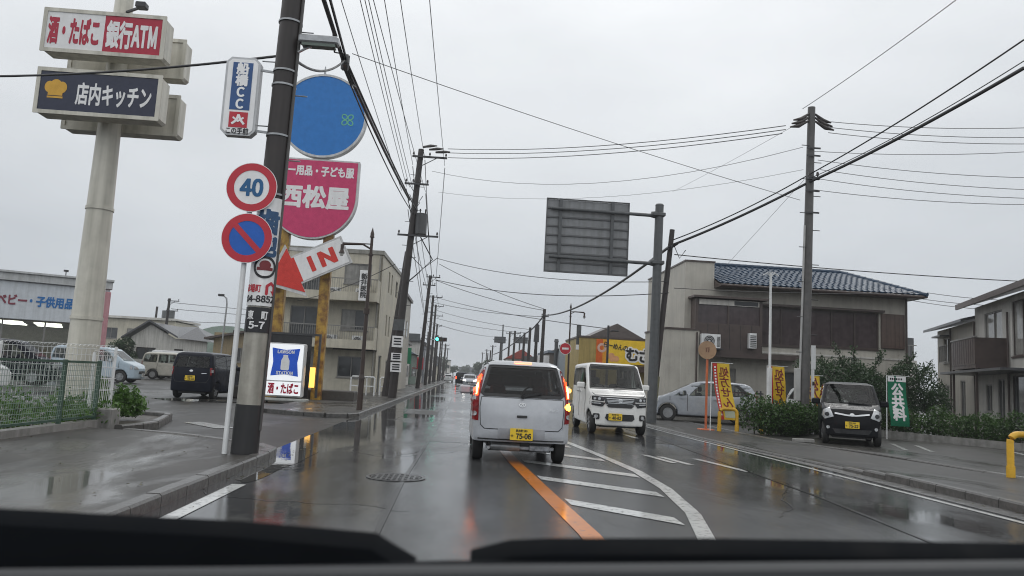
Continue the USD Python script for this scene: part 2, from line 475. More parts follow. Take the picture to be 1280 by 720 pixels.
class Body:
    def __init__(s, W, L, H, side, plan, front, wheels, wr, k=0.06, h=0.032, opens=()):
        s.W, s.L, s.H, s.wheels, s.wr = W, L, H, wheels, wr
        s.h = h
        s.org = np.array([-W / 2 - 0.1, -L / 2 - 0.12, 0.08])
        n = np.ceil((np.array([W + 0.2, L + 0.24, H + 0.12 - 0.08])) / h).astype(int) + 1
        ax = [s.org[i] + np.arange(n[i]) * h for i in range(3)]
        def rd(p, r):
            p = Polygon(p)
            return p.buffer(-r, quad_segs=6).buffer(2 * r, quad_segs=6).buffer(-r, quad_segs=6)
        Y, Z = np.meshgrid(ax[1], ax[2], indexing='ij')
        ds = poly_sdf(rd(side, 0.05), Y, Z)[None]
        X, Y2 = np.meshgrid(ax[0], ax[1], indexing='ij')
        dp = poly_sdf(rd(plan, 0.12), X, Y2)[:, :, None]
        X3, Z3 = np.meshgrid(ax[0], ax[2], indexing='ij')
        df = poly_sdf(rd(front, 0.06), X3, Z3)[:, None, :]
        D = smax(smax(ds, df, k), dp, k)
        Xa = ax[0][:, None, None]
        for wy in wheels:
            arch = (np.sqrt((Y - wy) ** 2 + (Z - wr) ** 2) - (wr + 0.045))[None]
            arch = np.maximum(arch, (W / 2 - 0.25) - np.abs(Xa))
            D = np.maximum(D, -arch)
        s.D = D
        if opens:  # hollow cabin behind real window openings
            cab = smax(smax(ds + .055, df + .055, k), dp + .055, k)
            cab = np.maximum(cab, .42 - Z[None])
            cab = np.maximum(cab, np.abs(Y[None] + L * .06) - L * .46)
            D = np.maximum(D, -cab)
            for face, poly in opens:
                pg = Polygon(poly).buffer(-.022)
                if face in 'rf':
                    o = poly_sdf(pg, X3, Z3)[:, None, :]
                    o = np.maximum(o, (Y[None] + L * .12) if face == 'r' else (-Y[None] + L * .02))
                else:
                    o = poly_sdf(pg, Y, Z)[None]
                    o = np.maximum(o, (Xa + W * .25) if face == 'L' else (W * .25 - Xa))
                D = np.maximum(D, -o)
        s.opens = opens
        V, F = surface_nets(D, s.org, h)
        keep, s.D = s.D, D
        g = s.grad(V)
        V = V - g * np.clip(s.val(V) / np.maximum((g ** 2).sum(1), 0.2), -h * .6, h * .6)[:, None]
        s.D = keep
        s.mesh = (V, F)

    def val(s, P):
        return map_coordinates(s.D, ((np.asarray(P) - s.org) / s.h).T, order=1, mode='nearest')

    def grad(s, P):
        e = s.h * 0.7
        return np.stack([(s.val(P + d) - s.val(P - d)) / (2 * e) for d in np.eye(3) * e], 1)

    def hit(s, face, u, v):
        """Points on the body seen along an axis: face 'r' rear and 'f' front take (x, z), 'L'/'R' sides take (y, z), 't' top takes (x, y)."""
        n = len(u); T = 260
        far, span = {'r': (-s.L / 2 - 0.1, s.L * 0.75), 'f': (s.L / 2 + 0.1, -s.L * 0.75), 'L': (-s.W / 2 - 0.08, s.W * 0.5), 'R': (s.W / 2 + 0.08, -s.W * 0.5), 't': (s.H + 0.04, -s.H * 0.8)}[face]
        t = far + span * np.linspace(0, 1, T)
        P = np.zeros((n, T, 3))
        if face in 'rf':
            P[:, :, 0] = u[:, None]; P[:, :, 2] = v[:, None]; P[:, :, 1] = t
        elif face in 'LR':
            P[:, :, 1] = u[:, None]; P[:, :, 2] = v[:, None]; P[:, :, 0] = t
        else:
            P[:, :, 0] = u[:, None]; P[:, :, 1] = v[:, None]; P[:, :, 2] = t
        d = s.val(P.reshape(-1, 3)).reshape(n, T)
        ins = d < 0
        k = np.where(ins.any(1), ins.argmax(1), d.argmin(1))
        k = np.clip(k, 1, T - 1)
        i = np.arange(n)
        d0, d1 = d[i, k - 1], d[i, k]
        w = np.where((d0 > 0) & (d1 < 0), d0 / np.where(d0 - d1 == 0, 1, d0 - d1), 1.0)
        return P[i, k - 1] + (P[i, k] - P[i, k - 1]) * w[:, None]

    def panel(s, face, poly, off=0.005, depth=0.03, cell=0.07):
        """A thin curved plate of the outline, lying "off" proud of the body."""
        poly = Polygon(poly) if not hasattr(poly, 'geom_type') else poly
        poly = poly.buffer(0)
        nrm = {'r': (0, -1, 0), 'f': (0, 1, 0), 'L': (-1, 0, 0), 'R': (1, 0, 0), 't': (0, 0, 1)}[face]
        nrm = np.array(nrm, float)
        want = {'r': 1, 'f': -1, 'L': -1, 'R': 1, 't': 1}[face]
        out = []
        for g in getattr(poly, 'geoms', [poly]):
            if g.geom_type != 'Polygon' or g.area < 1e-7:
                continue
            x0, y0, x1, y1 = g.bounds
            vs, fs, n = [], [], 0
            nxc, nyc = max(1, int(math.ceil((x1 - x0) / cell))), max(1, int(math.ceil((y1 - y0) / cell)))
            for i in range(nxc):
                for j in range(nyc):
                    c = g.intersection(sbox(x0 + (x1 - x0) * i / nxc, y0 + (y1 - y0) * j / nyc, x0 + (x1 - x0) * (i + 1) / nxc, y0 + (y1 - y0) * (j + 1) / nyc))
                    for q in getattr(c, 'geoms', [c]):
                        if q.geom_type != 'Polygon' or q.area < 1e-8:
                            continue
                        v2, f2 = trimesh.creation.triangulate_polygon(shapely.geometry.polygon.orient(q), engine='earcut')
                        vs.append(v2); fs.append(np.asarray(f2) + n); n += len(v2)
            v2 = np.vstack(vs); f2 = np.vstack(fs)
            v2r, inv = np.unique(np.round(v2, 5), axis=0, return_inverse=True)
            f2 = inv.ravel()[f2]
            f2 = f2[(f2[:, 0] != f2[:, 1]) & (f2[:, 1] != f2[:, 2]) & (f2[:, 0] != f2[:, 2])]
            ar = np.cross(v2r[f2[:, 1]] - v2r[f2[:, 0]], v2r[f2[:, 2]] - v2r[f2[:, 0]])
            f2 = np.where((ar < 0)[:, None], f2[:, ::-1], f2)
            P = s.hit(face, v2r[:, 0], v2r[:, 1])
            N = s.grad(P); N /= np.maximum(np.linalg.norm(N, axis=1, keepdims=True), 1e-6)
            N = np.where((N @ nrm < 0.15)[:, None], nrm, N)
            out.append((P + N * off, f2 if want > 0 else f2[:, ::-1]))
            # skirt down the outline
            for ring in [g.exterior, *g.interiors]:
                L = LineString(ring.coords).segmentize(cell)
                c = np.array(L.coords)[:-1]
                Pr = s.hit(face, c[:, 0], c[:, 1])
                Nr = s.grad(Pr); Nr /= np.maximum(np.linalg.norm(Nr, axis=1, keepdims=True), 1e-6)
                Nr = np.where((Nr @ nrm < 0.15)[:, None], nrm, Nr)
                m = len(c); k = np.arange(m); l = (k + 1) % m
                out.append((np.vstack([Pr + Nr * off, Pr - Nr * depth]), np.vstack([np.stack([k, k + m, l + m], 1), np.stack([k, l + m, l], 1)])))
        return cat_(out)


def wheel_parts(parent, x, y, r, w, side, tyre_mat, rim_mat):
    n = 28
    prof = [(r * 0.60, w * 0.5), (r * 0.88, w * 0.5), (r * 0.97, w * 0.42), (r, w * 0.25), (r, -w * 0.25), (r * 0.97, -w * 0.42), (r * 0.88, -w * 0.5), (r * 0.60, -w * 0.5)]
    t = np.arange(n) * 2 * math.pi / n
    V = np.array([[x + q, y + p * math.cos(a), r + p * math.sin(a)] for a in t for p, q in prof])
    m = len(prof)
    F = []
    for i in range(n):
        for k in range(m - 1):
            a, b = i * m + k, ((i + 1) % n) * m + k
            F += [[a, b, b + 1], [a, b + 1, a + 1]]
    wh = obj('wheel', (V, np.array(F)), tyre_mat, parent, smooth=40)
    xo = x + side * w * 0.36
    rim = [cone((x + side * w * 0.1, y, r), (xo - side * 0.02, y, r), r * 0.61, r * 0.61, 24)]
    for i in range(7):
        a = i * 2 * math.pi / 7
        c, s_ = math.cos(a), math.sin(a)
        rim.append(beam((xo, y + 0.03 * c, r + 0.03 * s_), (xo, y + r * 0.58 * c, r + r * 0.58 * s_), 0.05, 0.03))
    rim.append(cone((xo - side * 0.02, y, r), (xo + side * 0.015, y, r), 0.05, 0.045, 12))
    ring = prism(circ(0, 0, r * 0.62, 32).difference(circ(0, 0, r * 0.54, 32)), -0.02, 0.01)
    rv = ring[0]
    rim.append((np.stack([xo + side * rv[:, 2], y + rv[:, 0], r + rv[:, 1]], 1), ring[1]))
    obj('rim', rim, rim_mat, wh)


tint_glass = lambda name, c: usdkit.material(stage, '/World/Looks/' + name, {'fr': ('fresnel', {'IOR': 1.45}), 't': ('transparent_bsdf', {'color': c}), 'g': ('glossy_bsdf', {'roughness': .02}), 'm': ('mix_closure', {})},
                                           [('fr.fac', 'm.fac'), ('t.BSDF', 'm.closure1'), ('g.BSDF', 'm.closure2')], surface='m.closure')
car_clear = tint_glass('car_clear_glass', (.72, .76, .74))
car_tint = tint_glass('car_tinted_glass', (.30, .31, .32))
seat_m = mat('seat_cloth', (.045, .044, .046), .8, var=.2, scale=20)
trim_m = mat('cabin_trim', (.03, .03, .032), .7, var=.1)


def cabin(t, b, belt, front_y, rear_y):
    """Seats, head rests, dashboard and steering wheel seen through the glass."""
    w = b.W / 2 - .1
    for sx in (-1, 1):
        st = obj('front_seat', [box(sx * .36 - .24, sx * .36 + .24, front_y - .12, front_y + .04, .5, belt + .12, .05), box(sx * .36 - .25, sx * .36 + .25, front_y, front_y + .5, .45, .6, .05)], seat_m, t)
        obj('headrest', box(sx * .36 - .13, sx * .36 + .13, front_y - .12, front_y - .02, belt + .16, belt + .36, .04), seat_m, st)
    rs_ = obj('rear_seat', [box(-w + .08, w - .08, rear_y - .12, rear_y + .04, .45, belt + .02, .05), box(-w + .08, w - .08, rear_y, rear_y + .45, .42, .56, .05)], seat_m, t)
    for sx in (-1, 1):
        obj('headrest', box(sx * .33 - .12, sx * .33 + .12, rear_y - .12, rear_y - .03, belt + .04, belt + .2, .04), seat_m, rs_)
    obj('dashboard', box(-w + .02, w - .02, front_y + .72, front_y + 1.0, .6, belt + .02, .06), trim_m, t)
    a = np.linspace(0, 2 * math.pi, 20)
    obj('steering_wheel', tube([(.36 + .17 * math.cos(q), front_y + .62 - .06 * math.sin(q), belt + .02 + .16 * math.sin(q)) for q in a], .016, 6), trim_m, t)


paint = {
    'silver': mat('silver_car_paint', (0.40, 0.415, 0.44), 0.30, metal=0.25, var=0.04, coat=0.6, bump=0.03, bscale=50),
    'pearl': mat('pearl_white_paint', (0.66, 0.66, 0.64), 0.28, var=0.03, coat=0.6, bump=0.02, bscale=50),
    'black': mat('black_car_paint', (0.006, 0.0065, 0.008), 0.22, var=0.1, coat=0.0, spec=0.13, bump=0.03, bscale=50),
    'navy': mat('dark_blue_black_paint', (0.008, 0.0095, 0.015), 0.24, var=0.1, coat=0.0, spec=0.13, bump=0.03, bscale=50),
    'ice': mat('pale_blue_paint', (0.36, 0.44, 0.50), 0.3, var=0.04, coat=0.5),
    'grey': mat('grey_blue_silver_paint', (0.30, 0.32, 0.35), 0.3, metal=0.25, var=0.04, coat=0.5),
    'white': mat('plain_white_paint', (0.62, 0.63, 0.63), 0.3, var=0.03, coat=0.5),
}
tyre_m = mat('tyre_rubber', (0.012, 0.012, 0.012), 0.6, var=0.2)
rim_m = mat('alloy_rim', (0.35, 0.36, 0.37), 0.35, metal=0.6, var=0.1)
chrome = mat('chrome_trim', (0.55, 0.56, 0.57), 0.15, metal=0.9, var=0.05)
seam_m = mat('panel_gap', (0.02, 0.02, 0.021), 0.6, var=0.1)
lamp_red = mat('tail_lamp_red', (0.16, 0.006, 0.008), 0.12, var=0.1)
lamp_lit = mat('tail_lamp_lit', (0.5, 0.05, 0.01), 0.2, emis=(1.0, 0.055, 0.012), es=4.0)
lamp_core = mat('lamp_bulb_glow', (0.8, 0.3, 0.1), 0.2, emis=(1.0, 0.42, 0.12), es=9.0)
lamp_amber = mat('turn_lamp_lit', (0.8, 0.4, 0.05), 0.2, emis=(1.0, 0.40, 0.04), es=9.0)
lamp_brake = mat('high_brake_lamp_lit', (0.6, 0.1, 0.05), 0.2, emis=(1.0, 0.16, 0.07), es=4.5)
lamp_clear = mat('clear_lamp', (0.42, 0.43, 0.44), 0.08, metal=0.5, var=0.3, scale=18)
lamp_dark = mat('smoked_lamp', (0.025, 0.026, 0.028), 0.08, metal=0.2, var=0.4, scale=18)
head_lit = mat('headlamp_lit', (0.9, 0.9, 0.85), 0.2, emis=(1.0, 0.95, 0.85), es=9.0)
grille_m = mat('grille_dark', (0.03, 0.031, 0.033), 0.3, metal=0.3, var=0.2)
plate_y = mat('plate_yellow', (0.68, 0.47, 0.03), 0.35, var=0.05)
plate_w = mat('plate_white', (0.62, 0.62, 0.60), 0.35, var=0.05)
plate_ink = mat('plate_ink', (0.012, 0.014, 0.012), 0.4, var=0.05)


def plate(parent, y, z, face, number, small='習志野 580', m=None, w=0.33, hgt=0.165, x=0.0):
    sg = -1 if face == 'r' else 1
    def to(mm, extra=0.0):
        v, f = mm
        vv = np.stack([x + (v[:, 0] if sg < 0 else -v[:, 0]), y + sg * (v[:, 2] + extra), z + v[:, 1]], 1)
        return vv, f
    p = obj('number_plate', to(prism(rrect(-w / 2, -hgt / 2, w / 2, hgt / 2, 0.012), 0, 0.012)), m or plate_y, parent)
    t = [prism(at(fit_w(glyphs(number, 0.088, 5), w * 0.66), 0.03, -0.024), 0.012, 0.015), prism(at(fit_w(glyphs(small, 0.035, 2), w * 0.5), 0, 0.052), 0.012, 0.015), prism(at(glyphs('せ', 0.035, 2), -w * 0.41, -0.02), 0.012, 0.015)]
    obj('plate_lettering', [to(q) for q in t], plate_ink, p)


def mirror_x(poly):
    return [(-x, z) for x, z in poly]


def car_base(name, label, cat, loc, rz, body, pm, rim=None, wheel_w=0.16, group=None):
    t = thing(name, label, cat, loc, rz, group)
    obj('body', body.mesh, pm, t, smooth=True)
    for wy in body.wheels:
        for sx in (-1, 1):
            wheel_parts(t, sx * (body.W / 2 - wheel_w * 0.5 - 0.05), wy, body.wr, wheel_w, sx, tyre_m, rim or rim_m)
    # dark underside that closes the view below the sills
    obj('underbody', box(-body.W / 2 + 0.28, body.W / 2 - 0.28, -body.L / 2 + 0.25, body.L / 2 - 0.25, 0.17, 0.32), black_plastic, t)
    return t


def plan_poly(W, L, f=0.12, r=0.10, tf=0.35, tr=0.22):
    """Plan outline: f, r are how much the nose and tail bow; tf, tr how much the corners draw in."""
    w = W / 2
    return [(-w, -L / 2 + 0.55), (-w + 0.015, -L / 2 + 0.3), (-w + tr * 0.35, -L / 2 + 0.1), (-w * 0.5, -L / 2 + 0.015), (0, -L / 2), (w * 0.5, -L / 2 + 0.015), (w - tr * 0.35, -L / 2 + 0.1), (w - 0.015, -L / 2 + 0.3), (w, -L / 2 + 0.55),
            (w, L / 2 - 0.75), (w - 0.02, L / 2 - 0.45), (w - tf * 0.4, L / 2 - 0.16), (w * 0.5, L / 2 - 0.03), (0, L / 2), (-w * 0.5, L / 2 - 0.03), (-w + tf * 0.4, L / 2 - 0.16), (-w + 0.02, L / 2 - 0.45), (-w, L / 2 - 0.75)]


def front_poly(W, H, zb=0.2, belt=0.9, top=0.78, roofz=0.10):
    """Front outline: sides upright to the belt, then leaning in to "top" of the half-width under the roof."""
    w = W / 2
    r = [(w * 0.985, zb), (w * 0.995, zb + 0.12), (w, 0.55), (w * 0.985, belt), (w * top, H - roofz), (w * top * 0.72, H - 0.012), (0, H)]
    return r + [(-x, z) for x, z in r[::-1][1:]]


def door_mirror(t, sx, y, z, w, pm, lit=None):
    m = obj('door_mirror', box(min(sx * w, sx * (w + 0.21)), max(sx * w, sx * (w + 0.21)), y - 0.05, y + 0.06, z - 0.075, z + 0.075, 0.03), pm, t)
    obj('mirror_arm', box(min(sx * (w - 0.08), sx * (w + 0.02)), max(sx * (w - 0.08), sx * (w + 0.02)), y - 0.02, y + 0.03, z - 0.09, z - 0.03), black_plastic, m)
    if lit is not None:
        obj('turn_lamp', box(min(sx * (w + 0.02), sx * (w + 0.22)), max(sx * (w + 0.02), sx * (w + 0.22)), y - 0.062, y + 0.065, z - 0.035, z + 0.035, 0.012), lit, m)


def strip(pts, w):
    return LineString(pts).buffer(w / 2, cap_style='flat')


def silver_hatchback():
    SR = [(-.56, .965), (.56, .965), (.60, 1.0), (.50, 1.385), (.46, 1.405), (-.46, 1.405), (-.50, 1.385), (-.60, 1.0)]
    SF = [(-.6, 1.0), (.6, 1.0), (.5, 1.38), (-.5, 1.38)]
    SS = [(-1.28, 1.0), (.72, .99), (.35, 1.34), (.1, 1.39), (-1.1, 1.38), (-1.3, 1.2)]
    W, L, H = 1.475, 3.395, 1.50
    side = [(-1.64, .31), (-1.70, .42), (-1.685, .70), (-1.64, .86), (-1.60, 0.98), (-1.42, 1.40), (-1.36, 1.455), (-1.2, 1.485), (-.4, 1.50), (.25, 1.46), (.5, 1.38), (1.08, .97), (1.5, .86), (1.66, .72), (1.70, .5), (1.66, .22)]
    b = Body(W, L, H, side, plan_poly(W, L, tr=.14), front_poly(W, H, belt=.88, top=.765, roofz=.10), (-1.10, 1.18), .275, k=.06, h=.028,
             opens=[('r', SR), ('f', SF), ('L', SS), ('R', SS)])
    t = car_base('silver_hatchback', 'silver small hatchback braking right ahead with its right indicator lit', 'car', (0.90, 11.05 + L / 2, 0), 0, b, paint['silver'])
    P = lambda f, poly, **k: b.panel(f, poly, **k)
    obj('rear_window', P('r', [(-.56, .965), (.56, .965), (.60, 1.0), (.50, 1.385), (.46, 1.405), (-.46, 1.405), (-.50, 1.385), (-.60, 1.0)], off=.006, depth=.012, cell=.05), car_tint, t, smooth=40)
    cabin(t, b, .92, .15, -.75)
    obj('window_seal', P('r', Polygon(SR).buffer(.012).difference(Polygon(SR).buffer(-.03)), off=.008, depth=.01, cell=.05), black_plastic, t, smooth=40)
    obj('tailgate', P('r', Polygon([(-.59, .935), (.59, .935), (.605, .80), (.585, .55), (.53, .50), (-.53, .50), (-.585, .55), (-.605, .80)]), off=.008, depth=.02, cell=.05), paint['silver'], t, smooth=40)
    obj('tailgate_gap', P('r', Polygon([(-.60, .945), (.60, .945), (.617, .80), (.597, .543), (.537, .488), (-.537, .488), (-.597, .543), (-.617, .80)]), off=.002, depth=.01, cell=.06), seam_m, t, smooth=40)
    obj('rear_bumper', P('r', Polygon([(-.735, .325), (.735, .325), (.735, .60), (.63, .60), (.60, .515), (.535, .472), (-.535, .472), (-.60, .515), (-.63, .60), (-.735, .60)]), off=.012, depth=.02, cell=.05), paint['silver'], t, smooth=40)
    obj('plate_recess', P('r', rrect(-.34, .365, .34, .51, .03), off=.014, cell=.06), mat('recess_silver', (0.30, 0.31, 0.33), .35, metal=.2), t, smooth=40)
    obj('bumper_slot', P('r', sbox(-.62, .345, .62, .36), off=.014, depth=.01, cell=.06), seam_m, t, smooth=40)
    plate(t, -L / 2 - 0.022, .435, 'r', '75-06')
    for sx in (-1, 1):
        m_ = (lambda q: q) if sx > 0 else mirror_x
        tl = obj('tail_lamp', P('r', m_([(.625, .60), (.715, .61), (.735, .80), (.70, 1.0), (.60, 1.34), (.555, 1.37), (.61, 1.02), (.63, .93)]), off=.012, cell=.04), lamp_red, t, smooth=40)
        obj('brake_light', P('r', m_([(.645, .955), (.705, .955), (.655, 1.20), (.60, 1.30), (.635, 1.05)]), off=.02, cell=.04), lamp_lit, tl, smooth=40)
        obj('brake_bulb', P('r', m_([(.655, .97), (.69, .97), (.655, 1.10), (.635, 1.14)]), off=.024, cell=.04), lamp_core, tl, smooth=40)
        turn = Point(sx * .680, .845).buffer(.052)
        obj('turn_light', P('r', turn, off=.02, cell=.04), lamp_amber if sx > 0 else lamp_red, tl, smooth=40)
        obj('reversing_light', P('r', Point(sx * .678, .70).buffer(.033), off=.02, cell=.04), lamp_clear, tl, smooth=40)
        obj('side_window', P('R' if sx > 0 else 'L', [(-1.28, 1.0), (.72, .99), (.35, 1.34), (.1, 1.39), (-1.1, 1.38), (-1.3, 1.2)], off=.004, depth=.012), car_clear, t, smooth=40)
        obj('door_gap', P('R' if sx > 0 else 'L', strip([(-.35, .35), (-.35, 1.4)], .012), off=.005, depth=.01), seam_m, t, smooth=40)
    obj('windscreen', P('f', SF, off=.004, depth=.012), car_clear, t, smooth=40)
    obj('high_brake_lamp', P('r', rrect(-.13, 1.43, .13, 1.458, .01), off=.02, cell=.04), lamp_brake, t, smooth=40)
    obj('spoiler', P('t', Polygon([(-.50, -1.41), (.50, -1.41), (.53, -1.25), (-.53, -1.25)]), off=.018), paint['silver'], t, smooth=40)
    e = obj('emblem', P('r', ell(0, .845, .05, .032).difference(ell(0, .845, .038, .021)), off=.016, cell=.03), chrome, t, smooth=40)
    obj('emblem_bar', P('r', unary_union([strip([(-.02, .83), (.005, .865)], .012), strip([(.005, .865), (.02, .83)], .012)]), off=.016, cell=.03), chrome, e)
    obj('model_lettering', P('r', at(fit_w(glyphs('Mira', .06, 2), .13), .46, .79), off=.013, depth=.004, cell=.03), chrome, t)
    obj('tailgate_handle', P('r', rrect(-.075, .665, .075, .70, .012), off=.018, cell=.04), seam_m, t, smooth=40)
    obj('rear_wiper', [beam((0, -1.665, .985), (.28, -1.63, 1.03), .018, .02), cone((0, -1.69, .97), (0, -1.60, .98), .025, .02)], black_plastic, t)
    # under the bumper: silencer, axle beam and tow bar, bright with wet
    obj('silencer', [cone((-.42, -1.45, .235), (.0, -1.45, .235), .065, .065, 16), cone((-.46, -1.64, .225), (-.46, -1.3, .235), .022, .022)], galv, t, smooth=40)
    obj('axle_beam', [cone((-.62, -1.10, .275), (.62, -1.10, .275), .032), box(.14, .44, -1.52, -1.42, .19, .27, .01), box(-.50, .50, -1.50, -1.465, .20, .25, .008)], mat('underfloor_metal', (.35, .36, .38), .4, metal=.5, var=.5, scale=14), t)
    door_mirror(t, -1, .62, 1.0, .72, paint['silver'])
    door_mirror(t, 1, .62, 1.06, .80, paint['silver'], lamp_amber)
    return t


def white_tall_wagon():
    SF = [(-.66, 1.10), (.66, 1.10), (.615, 1.60), (.57, 1.69), (-.57, 1.69), (-.615, 1.60)]
    S1 = [(-.12, 1.13), (.86, 1.13), (.62, 1.40), (.42, 1.60), (-.12, 1.62)]
    S2 = [(-1.45, 1.15), (-.2, 1.13), (-.2, 1.62), (-1.38, 1.60)]
    SR = [(-.6, 1.15), (.6, 1.15), (.55, 1.65), (-.55, 1.65)]
    W, L, H = 1.475, 3.395, 1.78
    side = [(-1.68, .24), (-1.70, .6), (-1.66, 1.1), (-1.56, 1.62), (-1.42, 1.75), (-.6, 1.78), (.3, 1.76), (.55, 1.70), (1.12, 1.12), (1.25, 1.05), (1.55, .97), (1.66, .88), (1.70, .55), (1.66, .20)]
    b = Body(W, L, H, side, plan_poly(W, L, tf=.16), front_poly(W, H, belt=1.0, top=.90, roofz=.07), (-1.26, 1.24), .275, k=.05, h=.03, opens=[('f', SF), ('r', SR), ('L', S1), ('R', S1), ('L', S2), ('R', S2)])
    t = car_base('white_tall_wagon', 'pearl white tall boxy small car coming towards us in the oncoming lane', 'car', (3.86, 18.35 + L / 2, 0), 180, b, paint['pearl'])
    P = b.panel
    obj('windscreen', P('f', SF, off=.006, depth=.012), car_clear, t, smooth=40)
    obj('window_seal', P('f', Polygon(SF).buffer(.012).difference(Polygon(SF).buffer(-.028)), off=.008, depth=.01, cell=.06), black_plastic, t, smooth=40)
    obj('rear_window', P('r', SR, off=.006, depth=.012), car_tint, t, smooth=40)
    cabin(t, b, 1.02, .1, -.85)
    obj('bonnet_gap', P('f', strip([(-.66, 1.0), (-.6, .935), (.6, .935), (.66, 1.0)], .014), off=.004, depth=.008), seam_m, t)
    obj('upper_grille', P('f', [(-.40, .90), (.40, .90), (.36, .745), (.24, .70), (-.24, .70), (-.36, .745)], off=.012), grille_m, t, smooth=40)
    for k in range(4):
        z = .755 + k * .033
        obj('grille_bar', P('f', sbox(-.30 - k * .012, z, .30 + k * .012, z + .012), off=.022, cell=.1), chrome, t)
    obj('emblem', P('f', rrect(-.045, .775, .045, .855, .02).difference(rrect(-.033, .787, .033, .843, .014)).union(sbox(-.02, .79, -.008, .84)).union(sbox(.008, .79, .02, .84)).union(sbox(-.01, .81, .01, .82)), off=.03, cell=.05), chrome, t)
    obj('lower_grille', P('f', [(-.33, .50), (.33, .50), (.36, .40), (.3, .345), (-.3, .345), (-.36, .40)], off=.012), grille_m, t, smooth=40)
    obj('black_band', P('f', [(-.34, .715), (.34, .715), (.28, .655), (-.28, .655)], off=.014), black_plastic, t, smooth=40)
    for sx in (-1, 1):
        m_ = (lambda q: q) if sx > 0 else mirror_x
        hl = obj('headlamp', P('f', m_([(.37, .895), (.64, .92), (.69, .90), (.70, .82), (.40, .80)]), off=.012, cell=.05), lamp_dark, t, smooth=40)
        obj('projector', P('f', Point(sx * .50, .85).buffer(.035), off=.02, cell=.04), lamp_clear, hl, smooth=40)
        obj('projector', P('f', Point(sx * .60, .855).buffer(.028), off=.02, cell=.04), lamp_clear, hl, smooth=40)
        lo_ = obj('lower_headlamp', P('f', m_([(.345, .77), (.70, .785), (.70, .70), (.43, .665)]), off=.012, cell=.05), lamp_dark, t, smooth=40)
        obj('reflector', P('f', m_([(.45, .755), (.68, .765), (.68, .735), (.47, .725)]), off=.018, cell=.05), lamp_clear, lo_, smooth=40)
        obj('fog_lamp_surround', P('f', rrect(sx * .56 - .075, .36, sx * .56 + .075, .50, .03), off=.012, cell=.05), black_plastic, t, smooth=40)
        obj('fog_lamp', P('f', Point(sx * .56, .43).buffer(.042), off=.02, cell=.04), lamp_clear, t, smooth=40)
        f_ = 'R' if sx > 0 else 'L'
        obj('front_door_window', P(f_, S1, off=.004, depth=.012), car_clear, t, smooth=40)
        obj('rear_door_window', P(f_, S2, off=.004, depth=.012), car_tint, t, smooth=40)
        for y in (-.16, .82):
            obj('door_gap', P(f_, strip([(y, .36), (y, 1.1)], .014), off=.004, depth=.01), seam_m, t)
        obj('pillar_trim', P(f_, sbox(-.2, 1.13, -.12, 1.62), off=.006, depth=.01), black_plastic, t, smooth=40)
        for y in (-.30, .0):
            obj('door_handle', P(f_, rrect(y - .07, .985, y + .07, 1.015, .012), off=.035, depth=.0), chrome, t)
        door_mirror(t, sx, .70, 1.16, .72, paint['pearl'])
    obj('wiper', [beam((-.5, 1.22, 1.13), (.05, 1.14, 1.17), .02, .02)], black_plastic, t)
    plate(t, L / 2 + 0.018, .435, 'f', '40-82', x=.12)
    return t


def black_tall_kei():
    SF = [(-.61, 1.03), (.61, 1.03), (.54, 1.46), (.49, 1.52), (-.49, 1.52), (-.54, 1.46)]
    SS = [(-1.35, 1.02), (.78, 1.0), (.35, 1.45), (.2, 1.5), (-1.2, 1.5)]
    SR = [(-.56, 1.02), (.56, 1.02), (.5, 1.45), (-.5, 1.45)]
    W, L, H = 1.475, 3.395, 1.63
    side = [(-1.68, .24), (-1.70, .6), (-1.66, 1.0), (-1.52, 1.5), (-1.4, 1.6), (-.6, 1.63), (.2, 1.60), (.42, 1.54), (1.08, 1.02), (1.5, .90), (1.64, .78), (1.70, .52), (1.66, .20)]
    b = Body(W, L, H, side, plan_poly(W, L, tf=.26), front_poly(W, H, belt=.93, top=.82, roofz=.09), (-1.2, 1.22), .275, k=.06, h=.032, opens=[('f', SF), ('r', SR), ('L', SS), ('R', SS)])
    t = car_base('black_small_wagon', 'black small wagon parked nose towards the road beside the hedge', 'car', (9.78 + .42 * 1.7, 18.7 + .9 * 1.7, 0), 156, b, paint['black'])
    P = b.panel
    obj('windscreen', P('f', SF, off=.006, depth=.012), car_clear, t, smooth=40)
    obj('rear_window', P('r', SR, off=.006, depth=.012), car_tint, t, smooth=40)
    cabin(t, b, .94, .1, -.8)
    obj('grille_trim', P('f', [(-.40, .80), (-.1, .76), (.1, .76), (.40, .80), (.40, .765), (.1, .725), (-.1, .725), (-.40, .765)], off=.014), chrome, t, smooth=40)
    obj('emblem', P('f', ell(0, .755, .055, .035), off=.022, cell=.05), chrome, t)
    obj('lower_grille', P('f', [(-.45, .40), (.45, .40), (.38, .29), (-.38, .29)], off=.01), grille_m, t, smooth=40)
    for sx in (-1, 1):
        m_ = (lambda q: q) if sx > 0 else mirror_x
        hl = obj('headlamp', P('f', m_([(.42, .70), (.62, .63), (.69, .72), (.66, .86), (.52, .92)]), off=.012, cell=.05), lamp_clear, t, smooth=40)
        obj('bulb', P('f', Point(sx * .57, .75).buffer(.05), off=.018, cell=.05), lamp_dark, hl, smooth=40)
        obj('fog_lamp', P('f', Point(sx * .55, .43).buffer(.04), off=.012, cell=.05), lamp_clear, t, smooth=40)
        f_ = 'R' if sx > 0 else 'L'
        obj('side_window', P(f_, SS, off=.004, depth=.012), car_clear, t, smooth=40)
        door_mirror(t, sx, .66, 1.06, .72, paint['black'])
    obj('wiper', beam((-.5, 1.10, 1.03), (.05, 1.04, 1.07), .02, .02), black_plastic, t)
    plate(t, L / 2 + 0.016, .51, 'f', '75-22', '野田 580')
    return t


